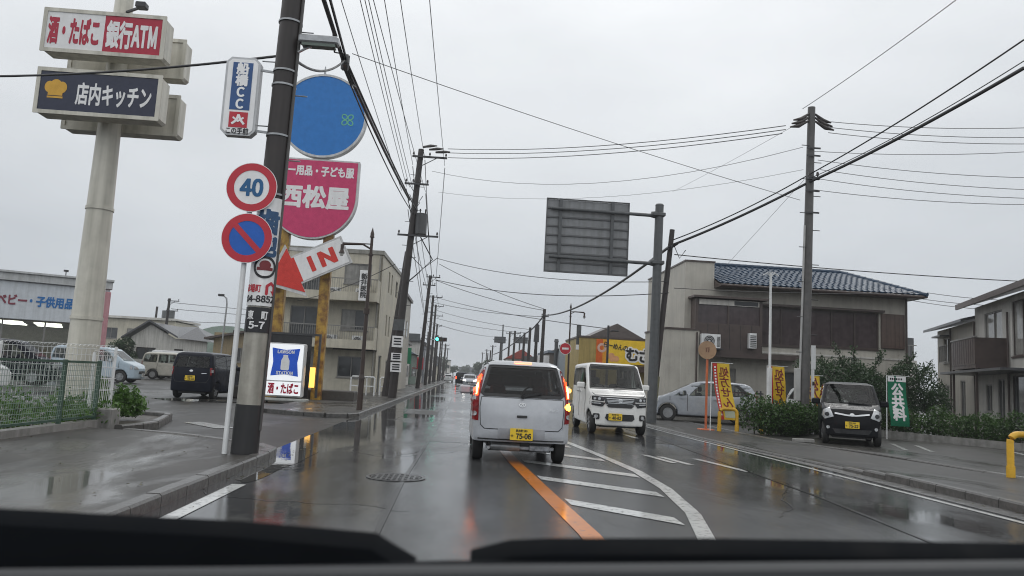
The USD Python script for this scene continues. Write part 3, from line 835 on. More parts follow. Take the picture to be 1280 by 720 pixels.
def navy_kei_rear():
    SR = [(-.58, 1.04), (.58, 1.04), (.52, 1.42), (-.52, 1.42)]
    SF = [(-.6, 1.03), (.6, 1.03), (.52, 1.47), (-.52, 1.47)]
    S1 = [(-1.42, 1.06), (-.35, 1.02), (-.35, 1.47), (-1.28, 1.44)]
    S2 = [(-.27, 1.02), (.74, .98), (.35, 1.42), (.2, 1.47), (-.27, 1.47)]
    W, L, H = 1.475, 3.395, 1.60
    side = [(-1.66, .24), (-1.70, .5), (-1.68, .80), (-1.64, .98), (-1.50, 1.46), (-1.4, 1.54), (-1.2, 1.58), (-.4, 1.60), (.3, 1.57), (.5, 1.48), (1.1, .98), (1.5, .88), (1.66, .72), (1.70, .5), (1.66, .2)]
    b = Body(W, L, H, side, plan_poly(W, L, tr=.16), front_poly(W, H, belt=.92, top=.82, roofz=.09), (-1.12, 1.2), .275, k=.06, h=.034, opens=[('r', SR), ('f', SF), ('L', S1), ('R', S1), ('L', S2), ('R', S2)])
    t = car_base('dark_hatchback', 'dark blue-black small hatchback seen from behind in the left car park', 'car', (-8.95, 26.2 + L / 2, 0), -3, b, paint['navy'])
    P = b.panel
    obj('rear_window', P('r', SR, off=.006, depth=.012), car_clear, t, smooth=40)
    obj('windscreen', P('f', SF, off=.006, depth=.012), car_clear, t, smooth=40)
    cabin(t, b, .94, .1, -.8)
    obj('tailgate_gap', P('r', strip([(-.58, 1.0), (-.6, .7), (-.52, .56), (.52, .56), (.6, .7), (.58, 1.0)], .014), off=.004, depth=.01), seam_m, t)
    obj('emblem', P('r', ell(0, .93, .06, .035), off=.01), chrome, t)
    obj('model_lettering', P('r', fit_w(glyphs('MOVE', .06, 3), .16) if False else at(sbox(-.08, -.012, .08, .012), .43, .86), off=.006, depth=.003), chrome, t)
    obj('bumper', P('r', sbox(-.72, .27, .72, .52), off=.01), paint['navy'], t, smooth=40)
    for sx in (-1, 1):
        m_ = (lambda q: q) if sx > 0 else mirror_x
        tl = obj('tail_lamp', P('r', m_([(.62, .80), (.71, .82), (.69, 1.06), (.60, 1.05)]), off=.01), lamp_red, t, smooth=40)
        obj('reversing_light', P('r', m_([(.635, .88), (.69, .89), (.685, .99), (.63, .985)]), off=.016), lamp_clear, tl, smooth=40)
        f_ = 'R' if sx > 0 else 'L'
        obj('rear_side_window', P(f_, S1, off=.004, depth=.012), car_clear, t, smooth=40)
        obj('front_side_window', P(f_, S2, off=.004, depth=.012), car_clear, t, smooth=40)
        obj('door_gap', P(f_, strip([(-.31, .36), (-.31, 1.02)], .014), off=.004, depth=.01), seam_m, t)
        door_mirror(t, sx, .66, 1.05, .72, paint['navy'])
    plate(t, -L / 2 - 0.016, .69, 'r', '75-31', x=0.0)
    return t


def side_car(name, label, loc, rz, pm, kind, front_lit=False, rear_lit=False, group=None, plate_no='31-08'):
    """Family cars further off: one-box hatchback, van or wagon."""
    if kind == 'hatch':
        W, L, H = 1.695, 3.95, 1.53
        side = [(-1.92, .24), (-1.97, .5), (-1.93, .9), (-1.62, 1.38), (-1.4, 1.47), (-.6, 1.53), (.1, 1.50), (.4, 1.42), (1.35, .95), (1.8, .78), (1.95, .6), (1.96, .45), (1.9, .22)]
        wins = [[(-1.62, 1.02), (-.62, .98), (-.62, 1.42), (-1.2, 1.40)], [(-.54, .98), (.55, .94), (.5, 1.0), (.15, 1.36), (-.1, 1.42), (-.54, 1.42)], [(.62, .95), (1.1, .93), (.68, 1.14)]]
        rw, ws, belt, top, wr, wy = [(-.6, 1.02), (.6, 1.02), (.52, 1.36), (-.52, 1.36)], [(-.68, 1.02), (.68, 1.02), (.58, 1.36), (-.58, 1.36)], .92, .80, .30, (-1.25, 1.28)
    elif kind == 'van':
        W, L, H = 1.70, 4.6, 1.95
        side = [(-2.25, .26), (-2.30, .6), (-2.27, 1.2), (-2.2, 1.85), (-2.05, 1.93), (0, 1.95), (1.2, 1.9), (1.45, 1.8), (2.05, 1.1), (2.2, .95), (2.30, .7), (2.26, .22)]
        wins = [[(-2.1, 1.12), (-.95, 1.12), (-.95, 1.68), (-2.05, 1.68)], [(-.85, 1.12), (.35, 1.12), (.35, 1.68), (-.85, 1.68)], [(.45, 1.12), (1.65, 1.08), (1.28, 1.55), (1.1, 1.68), (.45, 1.68)]]
        rw, ws, belt, top, wr, wy = [(-.7, 1.12), (.7, 1.12), (.66, 1.7), (-.66, 1.7)], [(-.74, 1.16), (.74, 1.16), (.66, 1.72), (-.66, 1.72)], 1.05, .90, .31, (-1.35, 1.45)
    else:  # wagon, tall minivan
        W, L, H = 1.695, 4.3, 1.78
        side = [(-2.1, .26), (-2.14, .55), (-2.1, 1.05), (-1.95, 1.6), (-1.75, 1.74), (-.5, 1.78), (.5, 1.74), (.75, 1.66), (1.5, 1.08), (1.95, .92), (2.1, .75), (2.14, .5), (2.08, .22)]
        wins = [[(-1.95, 1.10), (-1.1, 1.08), (-1.1, 1.58), (-1.85, 1.56)], [(-1.0, 1.08), (.05, 1.06), (.05, 1.60), (-1.0, 1.60)], [(.15, 1.06), (1.15, 1.02), (.75, 1.45), (.5, 1.58), (.15, 1.60)]]
        rw, ws, belt, top, wr, wy = [(-.66, 1.1), (.66, 1.1), (.6, 1.58), (-.6, 1.58)], [(-.70, 1.12), (.70, 1.12), (.6, 1.58), (-.6, 1.58)], .98, .86, .31, (-1.3, 1.35)
    b = Body(W, L, H, side, plan_poly(W, L, tf=.4), front_poly(W, H, belt=belt, top=top, roofz=.09), wy, wr, k=.06, h=.045, opens=[('r', rw), ('f', ws)] + [(f_, q) for f_ in 'LR' for q in wins])
    t = car_base(name, label, 'van' if kind == 'van' else 'car', loc, rz, b, pm, group=group, wheel_w=.19)
    P = lambda f, p, off=.006, **k: b.panel(f, p, off=off, cell=.12, **k)
    for sx in (-1, 1):
        f_ = 'R' if sx > 0 else 'L'
        for q in wins:
            obj('side_window', P(f_, q, depth=.012), car_clear, t, smooth=40)
        for y in (wins[1][0][0] - .04, wins[1][1][0] + .05, wins[2][1][0] + .12):
            obj('door_gap', P(f_, strip([(y, .4), (y, belt + .08)], .018), depth=.01), seam_m, t)
        for y in (wins[1][0][0] + .15, wins[1][1][0] + .22):
            obj('door_handle', P(f_, rrect(y - .08, belt - .09, y + .08, belt - .06, .012), off=.03, depth=.0), pm, t)
        door_mirror(t, sx, wins[2][1][0] - .28, belt + .12, W / 2 - .03, pm)
        m_ = (lambda q: q) if sx > 0 else mirror_x
        z0 = side[-3][1] if kind != 'van' else .82
        obj('headlamp', P('f', m_([(W * .25, .68), (W * .46, .70), (W * .46, .88), (W * .30, .82)]), off=.012), head_lit if front_lit else lamp_clear, t, smooth=40)
        obj('tail_lamp', P('r', m_([(W * .39, .8), (W * .47, .8), (W * .46, 1.15), (W * .40, 1.15)]), off=.012), lamp_lit if rear_lit else lamp_red, t, smooth=40)
    obj('windscreen', P('f', ws, depth=.012), car_clear, t, smooth=40)
    obj('rear_window', P('r', rw, depth=.012), car_tint, t, smooth=40)
    cabin(t, b, belt + .02, .2, -.85)
    obj('grille', P('f', [(-.35, .62), (.35, .62), (.4, .48), (-.4, .48)], off=.01), grille_m, t, smooth=40)
    plate(t, L / 2 + .03, .42, 'f', plate_no, m=plate_w)
    plate(t, -L / 2 - .03, .75, 'r', plate_no, m=plate_w)
    if kind == 'van':
        obj('roof_rail', [beam((-.7, -2, 1.93), (-.7, 1, 1.93), .03, .03), beam((.7, -2, 1.93), (.7, 1, 1.93), .03, .03)], pm, t)
    return t

# ------------------------------------------------------------------ ground, road, pavements
obj('ground', (np.array([[-700, -60, 0], [700, -60, 0], [700, 900, 0], [-700, 900, 0]], float), np.array([[0, 1, 2, 3]])), lot_asphalt, kind='structure')


def sheet(poly, z):
    v, f = trimesh.creation.triangulate_polygon(shapely.geometry.polygon.orient(poly), engine='earcut')
    return np.column_stack([v, np.full(len(v), z)]), np.asarray(f)


road = thing('road', 'two lane rain-wet asphalt road running straight ahead', 'road', kind='structure')
obj('road_surface', sheet(Polygon([(-2.6, -30), (6.5, -30), (6.4, 14), (6.0, 19.4), (5.9, 30), (5.6, 800), (-2.75, 800), (-2.75, 20), (-2.7, 11.6)]), .004), asphalt, road)
ZM = .009


def stripe(name, pts, w, m):
    obj(name, sheet(LineString(pts).buffer(w / 2, cap_style='flat', join_style='round'), ZM), m, road)


stripe('centre_line', [(1.17, 2), (1.10, 6.3), (1.0, 8.2), (.84, 11.5), (.74, 15), (.72, 24), (.75, 80)], .18, paint_orange)
for a, b in [((1.14, 7.88), (2.06, 7.02)), ((1.03, 9.70), (2.32, 8.68)), ((.98, 11.60), (2.44, 10.34)), ((.90, 13.5), (2.33, 12.25)), ((.86, 15.5), (2.1, 14.4)), ((.85, 17.6), (1.85, 16.7)), ((.85, 19.7), (1.6, 19.0))]:
    obj('hatch_bar', sheet(Polygon([(a[0], a[1] + .20), (a[0] + .02, a[1] - .18), (b[0], b[1] - .18), (b[0], b[1] + .20)]), ZM), paint_white, road)
stripe('taper_line', [(1.75, 3), (2.05, 6.2), (2.33, 7.5), (2.52, 9.2), (2.56, 10.9), (2.42, 13), (2.22, 15.2), (1.85, 18.5), (1.3, 22.5), (1.0, 25)], .15, paint_white)
stripe('edge_line', [(5.98, 2), (5.92, 7.7), (5.82, 12.8), (5.58, 20), (5.45, 40), (5.3, 300)], .10, paint_white)
stripe('edge_line', [(-2.2, 2), (-2.2, 8.1)], .14, paint_white)
for a, b in [((3.30, 13.5), (3.50, 12.3)), ((3.52, 13.3), (3.72, 12.15)), ((4.12, 13.2), (4.42, 11.5)), ((4.0, 19.5), (4.1, 17.6)), ((4.0, 25.5), (4.05, 23.5))]:
    stripe('guide_dash', [a, b], .13, paint_white)
stripe('stop_bar', [(-5.42, 16.1), (-4.40, 14.95)], .42, paint_white)
# repaired patches and joints in the asphalt: strips of newer tar
tar = wet_road('fresh_tar', (.012, .012, .013), (.02, .02, .021), dry=.2, wetr=.05)
stripe('tar_joint', [(-.55, 3), (-.6, 9), (-.5, 18), (-.45, 45)], .05, tar)
stripe('tar_joint', [(3.9, 4), (4.35, 9), (4.6, 16), (4.7, 40)], .05, tar)

puddle_mat = usdkit.material(stage, '/World/Looks/standing_water', {'g': ('geometry', {}), 'n': ('noise_texture', {'scale': 5.0, 'detail': 2.0}), 'b': ('bump', {'strength': 0.04, 'distance': 0.01}),
                              'p': ('principled_bsdf', {'base_color': (.022, .022, .021), 'roughness': .015, 'ior': 1.33})}, [('g.position', 'n.vector'), ('n.fac', 'b.height'), ('b.normal', 'p.normal')], surface='p.BSDF')


def puddle(label, cx, cy, rx, ry, z, seed, rot=0):
    rs = np.random.RandomState(seed)
    a = np.linspace(0, 2 * math.pi, 72, endpoint=False)
    r = 1 + sum(rs.uniform(-.22, .22) / k ** .7 * np.cos(k * a + rs.uniform(0, 6.3)) for k in range(2, 11))
    p = affinity.rotate(Polygon(np.stack([cx + rx * r * np.cos(a), cy + ry * r * np.sin(a)], 1)).buffer(0), rot)
    p = max(getattr(p, 'geoms', [p]), key=lambda q: q.area)
    obj('puddle', sheet(p, z), puddle_mat, label=label, cat='puddle', kind='structure')


puddle('long puddle in the gutter along the near left kerb', -2.24, 10.3, .20, 2.0, .007, 1)
puddle('small puddle on the car park entrance', -5.2, 22.6, 1.1, .9, .004, 5)
puddle('puddle behind the dark hatchback in the car park', -8.3, 25.2, 1.6, .8, .004, 6)

for cx, cy, w_, l_, sd in [(-.2, 15.5, .8, 2.6, 2), (4.6, 17.5, .9, 2.4, 4), (-1.2, 25, 1.0, 3, 5)]:
    rs = np.random.RandomState(sd)
    e = LineString([(cx - w_ / 2, cy - l_ / 2), (cx + w_ / 2, cy - l_ / 2), (cx + w_ / 2, cy + l_ / 2), (cx - w_ / 2, cy + l_ / 2), (cx - w_ / 2, cy - l_ / 2)]).segmentize(.12)
    q = np.array(e.coords)[:-1] + rs.uniform(-.015, .015, (len(e.coords) - 1, 2))
    obj('asphalt_patch', sheet(Polygon(q).buffer(0), .006), [tar, lot_asphalt][sd % 2], road)
# fine cracks wandering over the asphalt and the pavement
for k in range(9):
    rs = np.random.RandomState(100 + k)
    x, y = [(-2.0, 9.5), (-.4, 7.0), (.2, 13), (4.6, 12), (3.2, 7.5), (5.1, 16), (-1.4, 19), (1.9, 16.5), (-.9, 11.5)][k]
    a = rs.uniform(0, 6.28); pts = [(x, y)]
    for _ in range(26):
        a += rs.uniform(-.5, .5); pts.append((pts[-1][0] + .09 * math.cos(a), pts[-1][1] + .16 * math.sin(a)))
    obj('crack', sheet(max(getattr(q_ := LineString(pts).buffer(.008), 'geoms', [q_]), key=lambda g: g.area), .0075), tar, road)
rs = np.random.RandomState(77)
lp_ = np.column_stack([np.concatenate([rs.normal(-2.3, .10, 90), rs.normal(6.28, .12, 80), rs.uniform(-5.8, -2.7, 50)]), np.concatenate([rs.uniform(5, 30, 90), rs.uniform(6, 26, 80), rs.uniform(6, 11, 50)]), np.concatenate([np.full(170, .013), np.full(50, .108)])])
obj('fallen_leaves', leaves(lp_, .045, .6, 0, 78) if False else (lambda v, f: (v * [1, 1, 0] + np.repeat(lp_[:, 2], 4)[:, None] * [0, 0, 1] + np.tile([0, .006, 0, .006], len(lp_))[:, None] * [0, 0, 1], f))(*leaves(lp_, .05, .6, 0, 78)), mat('fallen_leaf', (.10, .07, .025), .4, var=.5, scale=30, col2=(.06, .07, .02)), label='scattered wet fallen leaves in the gutters and on the left pavement', cat='leaves', kind='stuff')

mh = thing('manhole_cover', 'round iron manhole cover in the left lane behind the silver car', 'manhole cover', (-.70, 9.15, 0))
iron = mat('wet_iron', (.035, .035, .036), .28, metal=.5, var=.3, scale=20)
obj('cover', prism(circ(0, 0, .29), 0, .013), iron, mh)
obj('rim', prism(circ(0, 0, .345).difference(circ(0, 0, .305)), 0, .012), iron, mh)
st_ = []
for i in range(-4, 5):
    for j in range(-4, 5):
        if math.hypot(i, j) * .062 < .26:
            st_.append(box(i * .062 - .018, i * .062 + .018, j * .062 - .018, j * .062 + .018, .012, .018))
obj('stud', st_, iron, mh, kind='stuff')


def slab(name, poly, z, label, m=pave_mat):
    t = thing(name, label, 'pavement', kind='structure')
    obj('paving', prism(poly, -.05, z), m, t)
    return t


pv = slab('pavement', Polygon([(-6.2, -6), (-2.6, -6), (-2.6, 10.9), (-2.75, 11.25), (-3.1, 11.45), (-4.2, 12.2), (-5.3, 12.6), (-6.2, 12.8)]), .10, 'grey wet pavement at the near left')


def kerb_run(parent, pts, w=.15, top=.115, ln=.6, tops=None):
    L = LineString(pts); d = 0; T = L.length
    while d < T - .1:
        e = min(T, d + ln)
        a, b = np.array(L.interpolate(d + .006).coords[0]), np.array(L.interpolate(e - .006).coords[0])
        u = (b - a) / np.linalg.norm(b - a); nn = np.array([-u[1], u[0]])
        tp = top + R.uniform(-.005, .005) if tops is None else tops(a[1])
        c = [a - nn * w / 2, b - nn * w / 2, b + nn * w / 2, a + nn * w / 2]
        i = .02
        ci = [a - nn * (w / 2 - i), b - nn * (w / 2 - i), b + nn * (w / 2 - i), a + nn * (w / 2 - i)]
        v = [(*p, -.05) for p in c] + [(*p, tp - .02) for p in c] + [(*p, tp) for p in ci]
        f = [[0, 1, 5, 4], [1, 2, 6, 5], [2, 3, 7, 6], [3, 0, 4, 7], [4, 5, 9, 8], [5, 6, 10, 9], [6, 7, 11, 10], [7, 4, 8, 11], [8, 9, 10, 11]]
        obj('kerb_stone', (np.array(v), np.array(f)), kerb_mat, parent)
        d = e


kerb_run(pv, [(-2.52, 2.5), (-2.52, 10.7), (-2.62, 11.1), (-2.85, 11.38), (-3.3, 11.62), (-4.2, 12.25), (-5.3, 12.72)])
pv2 = slab('pavement', Polygon([(-2.8, 20.4), (-2.8, 300), (-5.0, 300), (-5.0, 40), (-5.4, 30), (-5.4, 20.8), (-3.6, 19.9), (-3.1, 20.0)]), .10, 'long grey wet pavement along the left side of the road beyond the car park entrance')
kerb_run(pv2, [(-5.0, 20.6), (-3.5, 19.8), (-3.05, 19.9), (-2.74, 20.4), (-2.72, 45)])
kerb_run(pv2, [(-2.72, 45), (-2.72, 140)], ln=3)
# the right-hand pavement falls to a car crossing where the kerb is low
yy = [-6, 10.6, 12.4, 20, 29, 31, 300]; zz = [.10, .10, .03, .03, .03, .10, .10]
xl = [6.55, 6.55, 6.5, 6.02, 5.98, 5.97, 5.8]; xr = [9.35, 9.25, 9.2, 7.95, 7.9, 7.9, 7.8]
v = []
for y, z, a, b in zip(yy, zz, xl, xr):
    v += [(a, y, z), (b, y, z), (b, y, -.05), (a, y, -.05)]
f = []
for i in range(len(yy) - 1):
    o = i * 4
    for k in range(4):
        l = (k + 1) % 4
        f.append([o + k, o + l, o + 4 + l, o + 4 + k])
pv3 = thing('pavement', 'dark wet pavement along the right side of the road', 'pavement', kind='structure')
obj('paving', (np.array(v, float), np.array(f)[:, ::-1]), lot_asphalt, pv3)
kerb_run(pv3, [(6.47, 4), (6.47, 10.6), (6.42, 12.4), (6.1, 16), (5.94, 19.6), (5.9, 36)], tops=lambda y: .12 if y < 10.6 else (.12 - (y - 10.6) / 1.8 * .08 if y < 12.4 else .04))
kerb_run(pv3, [(5.9, 36), (5.8, 120)], ln=3)
kerb_run(pv3, [(9.33, 6), (9.30, 12.4), (8.95, 15.9), (8.05, 19.2), (8.0, 27)], w=.12, top=.05, ln=1.0)
gut = thing('gutter', 'pale concrete gutter strip along the right kerb', 'gutter', kind='structure')
obj('channel', sheet(LineString([(6.25, 3), (6.22, 12.4), (5.86, 19.4), (5.78, 40)]).buffer(.17, cap_style='flat'), .008), mat('wet_gutter', (.10, .10, .098), .2, var=.35, scale=5), gut)
lot_marks = thing('parking_bay_lines', 'white parking bay lines in the car park at the right', 'parking lines', kind='structure')
for a, b in [((11.74, 20.26), (10.8, 18.0)), ((12.3, 20.07), (11.36, 17.88)), ((14.4, 19.2), (13.6, 17.2)), ((9.42, 14.6), (9.75, 12.4))]:
    obj('bay_line', sheet(LineString([a, b]).buffer(.06, cap_style='flat'), .006), paint_white, lot_marks)
ws = obj('wheel_stop', box(8.45, 9.0, 19.0, 19.13, 0, .1, .02), concrete, label='low concrete wheel stop on the ground left of the black small wagon', cat='wheel stop')

# ------------------------------------------------------------------ planters, hedges, bushes
leaf_dark = mat('hedge_leaf', (.014, .042, .010), .35, var=.5, scale=5, trans=.25, col2=(.055, .12, .022))
leaf_mid = mat('bush_leaf', (.025, .085, .014), .32, var=.5, scale=6, trans=.3, col2=(.10, .20, .035))
leaf_far = mat('tree_leaf', (.010, .030, .012), .4, var=.5, scale=3, trans=.2, col2=(.035, .075, .024))
bark = mat('bark', (.05, .04, .032), .6, var=.3, scale=20)
soil = mat('wet_soil', (.035, .028, .02), .5, var=.4, scale=12, bump=.5)


def clump_pts(n, boxes, seed, shell=.55):
    """Leaf positions through a set of ellipsoid clumps, denser towards their skins."""
    rs = np.random.RandomState(seed)
    w = np.array([b[3] * b[4] * b[5] for b in boxes]) ** .7
    k = rs.choice(len(boxes), n, p=w / w.sum())
    d = rs.normal(size=(n, 3)); d /= np.linalg.norm(d, axis=1, keepdims=True)
    r = (shell + (1 - shell) * rs.uniform(0, 1, n) ** .5) * rs.uniform(.8, 1.1, n)
    B = np.array(boxes)
    p = B[k, :3] + d * r[:, None] * B[k, 3:]
    return p[p[:, 2] > .02]


def hedge(name, label, pts, h, w, n, size, seed, z0=0.0, m=None):
    t = thing(name, label, 'hedge')
    rs = np.random.RandomState(seed)
    L = LineString(pts); bs = []
    N = int(L.length / .38)
    for i in range(N):
        p = L.interpolate(L.length * (i + .5) / N).coords[0]
        hh = h * rs.uniform(.72, 1.08)
        for _ in range(2):
            bs.append((p[0] + rs.uniform(-.25, .25) * w, p[1] + rs.uniform(-.25, .25) * w, z0 + hh * rs.uniform(.4, .58), w * rs.uniform(.35, .6), w * rs.uniform(.35, .6), hh * .5))
    stems = []
    for i in range(N):
        p = L.interpolate(L.length * (i + .5) / N).coords[0]
        stems.append(cone((p[0], p[1], 0), (p[0] + rs.uniform(-.15, .15), p[1] + rs.uniform(-.15, .15), z0 + h * .75), .022, .008, 5))
    obj('stem', stems, bark, t, kind='stuff')
    obj('foliage', leaves(clump_pts(n, bs, seed), size, .55, .4, seed), m or leaf_dark, t, kind='stuff')
    return t


hedge('hedge', 'low clipped dark hedge in front of the right-hand houses, behind the bay lines', [(12.4, 24.6), (13.9, 24.2), (15.4, 20.9), (17.0, 17.6)], .95, .85, 16000, .085, 3, z0=.1)
hedge('hedge', 'low shrubby hedge around the utility pole left of the black wagon', [(8.35, 21.9), (9.2, 21.6), (10.4, 22.9), (11.8, 24.4)], 1.1, .95, 13000, .10, 4)
hedge('hedge', 'ragged small shrub at the foot of the nearest right yellow barrier', [(9.35, 12.05), (9.9, 12.1)], .42, .4, 900, .07, 5, m=leaf_mid)
bw = obj('planter_edging', [cat_([mv(box(-L_ / 2, L_ / 2, -.08, .08, 0, .2), ((a[0] + b[0]) / 2, (a[1] + b[1]) / 2, 0), math.degrees(math.atan2(b[1] - a[1], b[0] - a[0])))]) for a, b in [((12.2, 24.0), (13.5, 23.7)), ((13.5, 23.7), (14.95, 20.6)), ((14.95, 20.6), (16.6, 17.2))] for L_ in [math.hypot(b[0] - a[0], b[1] - a[1])]], concrete, label='low concrete edging under the right-hand hedge', cat='edging')

tree = thing('garden_tree', 'dark bushy garden tree with spiky shoots in front of the blue roofed house', 'tree', (13.6, 25.2, 0))
tr = [tube([(0, 0, 0), (.05, .02, .8), (-.05, 0, 1.4)], [.12, .09, .06], 8)]
bs = []
rs = np.random.RandomState(11)
for i in range(36):
    bs.append((rs.uniform(-1.9, 2.7), rs.uniform(-.7, .7), rs.uniform(.7, 2.25), rs.uniform(.45, .85), .6, rs.uniform(.3, .55)))
for q in bs[:14]:
    tr.append(tube([(0, 0, .8), (q[0] * .5, q[1] * .5, 1.3), (q[0], q[1], q[2])], [.05, .03, .015], 5))
pts = [clump_pts(17000, bs, 12)]
for x, y, z, dx, dz in [(-.5, 0, 2.0, -.55, 1.0), (-.2, .1, 2.0, -.1, .9), (.35, 0, 2.1, .35, .75), (.9, 0, 2.0, .75, .7), (1.3, 0, 2.0, .55, .8), (2.0, .1, 1.9, .5, .6), (-1.0, 0, 1.8, -.5, .7)]:
    tr.append(tube([(x * .5, y, 1.4), (x, y, z), (x + dx, y, z + dz)], [.03, .02, .008], 5))
    tt = rs.uniform(0, 1, 160)[:, None]
    pts.append(np.array([x, y, z]) + tt * np.array([dx, 0, dz]) + rs.normal(size=(160, 3)) * .06)
obj('trunk', tr, bark, tree)
obj('crown', leaves(np.vstack(pts), .11, .4, .6, 13), leaf_far, tree, kind='stuff')

bush = thing('bush', 'bright green leafy bush growing at the end of the green mesh fence', 'bush', (-6.62, 14.7, .1))
bs = [(rs.uniform(-.62, .62), rs.uniform(-.5, .6), rs.uniform(.1, .70), rs.uniform(.15, .30), rs.uniform(.15, .30), rs.uniform(.14, .26)) for _ in range(26)]
obj('stem', [tube([(0, 0, 0), (q[0] * .5, q[1] * .5, q[2] * .6), q[:3]], [.02, .014, .006], 5) for q in bs], bark, bush, kind='stuff')
obj('foliage', leaves(clump_pts(3200, bs, 21, .3), .105, .42, .5, 22), leaf_mid, bush, kind='stuff')
bush2 = thing('bush', 'low green weeds growing behind the green mesh fence', 'bush', (-7.0, 12.6, .05))
bs = [(rs.uniform(-1.2, 1.0), rs.uniform(-1.0, 1.2), rs.uniform(.05, .4), rs.uniform(.2, .4), rs.uniform(.2, .4), rs.uniform(.12, .3)) for _ in range(26)]
obj('stem', [tube([(q[0], q[1], 0), q[:3]], [.014, .006], 4) for q in bs], bark, bush2, kind='stuff')
obj('foliage', leaves(clump_pts(2600, bs, 23, .3), .10, .4, .5, 24), leaf_mid, bush2, kind='stuff')
obj('planting_bed', prism(Polygon([(-9.5, 8), (-6.0, 8), (-6.0, 13.2), (-5.45, 14.0), (-6.2, 16.6), (-9.5, 17.0)]), -.05, .06), soil, kind='structure')
edg = thing('planter_kerb', 'grey kerb stones around the planting bed beside the bush', 'kerb')
kerb_run(edg, [(-5.55, 13.0), (-5.38, 14.0), (-6.1, 16.7), (-9.5, 17.1)], w=.14, top=.14)

# ------------------------------------------------------------------ fences at the left
green_paint = mat('green_fence_paint', (.03, .065, .045), .4, var=.25, scale=10)
mesh_pale = mat('pale_green_wire', (.17, .23, .19), .4, var=.2, scale=10)
gf = thing('mesh_fence', 'green framed wire mesh fence along the near left pavement', 'fence')
FX, FY0, FY1 = -5.98, 7.0, 13.1
obj('footing', box(FX - .09, FX + .09, FY0, FY1 + .1, 0, .2), concrete, gf)
posts = [13.05, 11.95, 9.95, 7.95]
for y in posts:
    obj('post', box(FX - .03, FX + .03, y - .03, y + .03, .1, 1.16, .008), green_paint, gf)
for a, b in zip(posts[1:], posts[:-1]):
    obj('frame', [beam((FX + .035, a + .035, z), (FX + .035, b - .035, z), .035, .035) for z in (.26, 1.13)], green_paint, gf)
    wires_ = []
    k = a + .06
    while k < b - .03:
        wires_.append(tube([(FX + .03, k, .28), (FX + .045, k, .6), (FX + .03, k, .9), (FX + .03, k, 1.11)], .0035, 4)); k += .055
    z = .32
    while z < 1.1:
        wires_.append(tube([(FX + .034, a + .04, z), (FX + .034, b - .04, z)], .0035, 4)); z += .075
    obj('wire_mesh', wires_, mesh_pale, gf, kind='stuff')
wf = thing('mesh_fence', 'white wire mesh fence with folded top behind the green fence', 'fence')
for x in (-6.25, -8.25, -10.2):
    obj('post', cone((x, 14.2, 0), (x, 14.2, 1.42), .025), white_metal, wf)
wires_ = []
x = -10.2
while x < -6.25:
    wires_.append(tube([(x, 14.16, .1), (x, 14.16, 1.36), (x, 14.10, 1.43), (x, 14.03, 1.40)], .004, 4)); x += .075
for z in (.25, .45, .65, .85, 1.05, 1.25, 1.36, 1.43):
    wires_.append(tube([(-10.2, 14.15 - (.05 if z > 1.4 else 0), z), (-6.25, 14.15 - (.05 if z > 1.4 else 0), z)], .0045, 4))
obj('wire_mesh', wires_, white_metal, wf, kind='stuff')
wf2 = thing('mesh_fence', 'short white wire mesh return at the bush end of the green fence', 'fence')
obj('post', cone((-6.2, 13.3, 0), (-6.2, 13.3, 1.3), .025), white_metal, wf2)
wires_ = [tube([(-6.2, y, .12), (-6.2, y, 1.25), (-6.15, y, 1.32)], .004, 4) for y in np.arange(13.3, 14.2, .07)] + [tube([(-6.2, 13.3, z), (-6.2, 14.2, z)], .0045, 4) for z in (.25, .45, .65, .85, 1.05, 1.25, 1.32)]
obj('wire_mesh', wires_, white_metal, wf2, kind='stuff')
obj('concrete_block', box(-6.08, -5.75, 13.15, 13.5, 0, .38, .02), concrete, label='grey concrete block at the end of the green fence', cat='block')

# ------------------------------------------------------------------ shop pylon at the left
py = thing('shop_pylon', 'tall cream tapered pylon carrying two pairs of shop sign boxes', 'sign pylon', (-7.09, 14.75, 0))
obj('pole', cone((0, 0, 0), (0, 0, 9.2), .295, .15, 28), cream_metal, py, smooth=40)
for z in (1.9, 4.0, 8.35):
    obj('band', cone((0, 0, z), (0, 0, z + .06), .300 - .0158 * z + .012, n=24), cream_metal, py, smooth=40)
obj('floodlight', [beam((.1, -.1, 7.95), (.42, -.25, 8.0), .04, .04), box(.36, .56, -.34, -.16, 7.98, 8.10, .02)], dark_metal, py)


def sign_box(x0, x1, z0, z1, yf, yb):
    b = obj('sign_box', box(x0, x1, yf, yb, z0, z1, .05), cream_metal, py)
    obj('lip', S(prism(sbox(x0, z0, x1, z1).buffer(.012).difference(sbox(x0 + .06, z0 + .06, x1 - .06, z1 - .06)), -yf + .002, -yf + .022)), cream_metal, b)
    return b


X0 = 6.95
a = sign_box(-1.09, 1.13, 6.83, 7.66, -.66, -.24)
xs = -1.03 + .50 * 2.1
yo = .66
obj('panel', S(prism(sbox(-1.03, 6.89, xs, 7.60), yo + .003, yo + .010)), sign_white, a, label='white half of the upper sign')
obj('panel', S(prism(sbox(xs, 6.89, 1.07, 7.60), yo + .003, yo + .010)), sign_crimson, a, label='crimson half of the upper sign')
obj('lettering', S(prism(at(fit_w(glyphs('酒・たばこ', .50, 5), .93), -.53, 7.24), yo + .010, yo + .014)), sign_crimson, a, label='crimson tobacco and liquor lettering')
obj('lettering', S(prism(at(fit_w(glyphs('銀行ATM', .50, 4), .93), .53, 7.24), yo + .010, yo + .014)), sign_white, a, label='white bank machine lettering')
a = sign_box(-1.07, 1.17, 5.64, 6.50, -.66, -.24)
obj('panel', S(prism(sbox(-1.01, 5.70, 1.11, 6.44), yo + .003, yo + .010)), sign_navy, a)
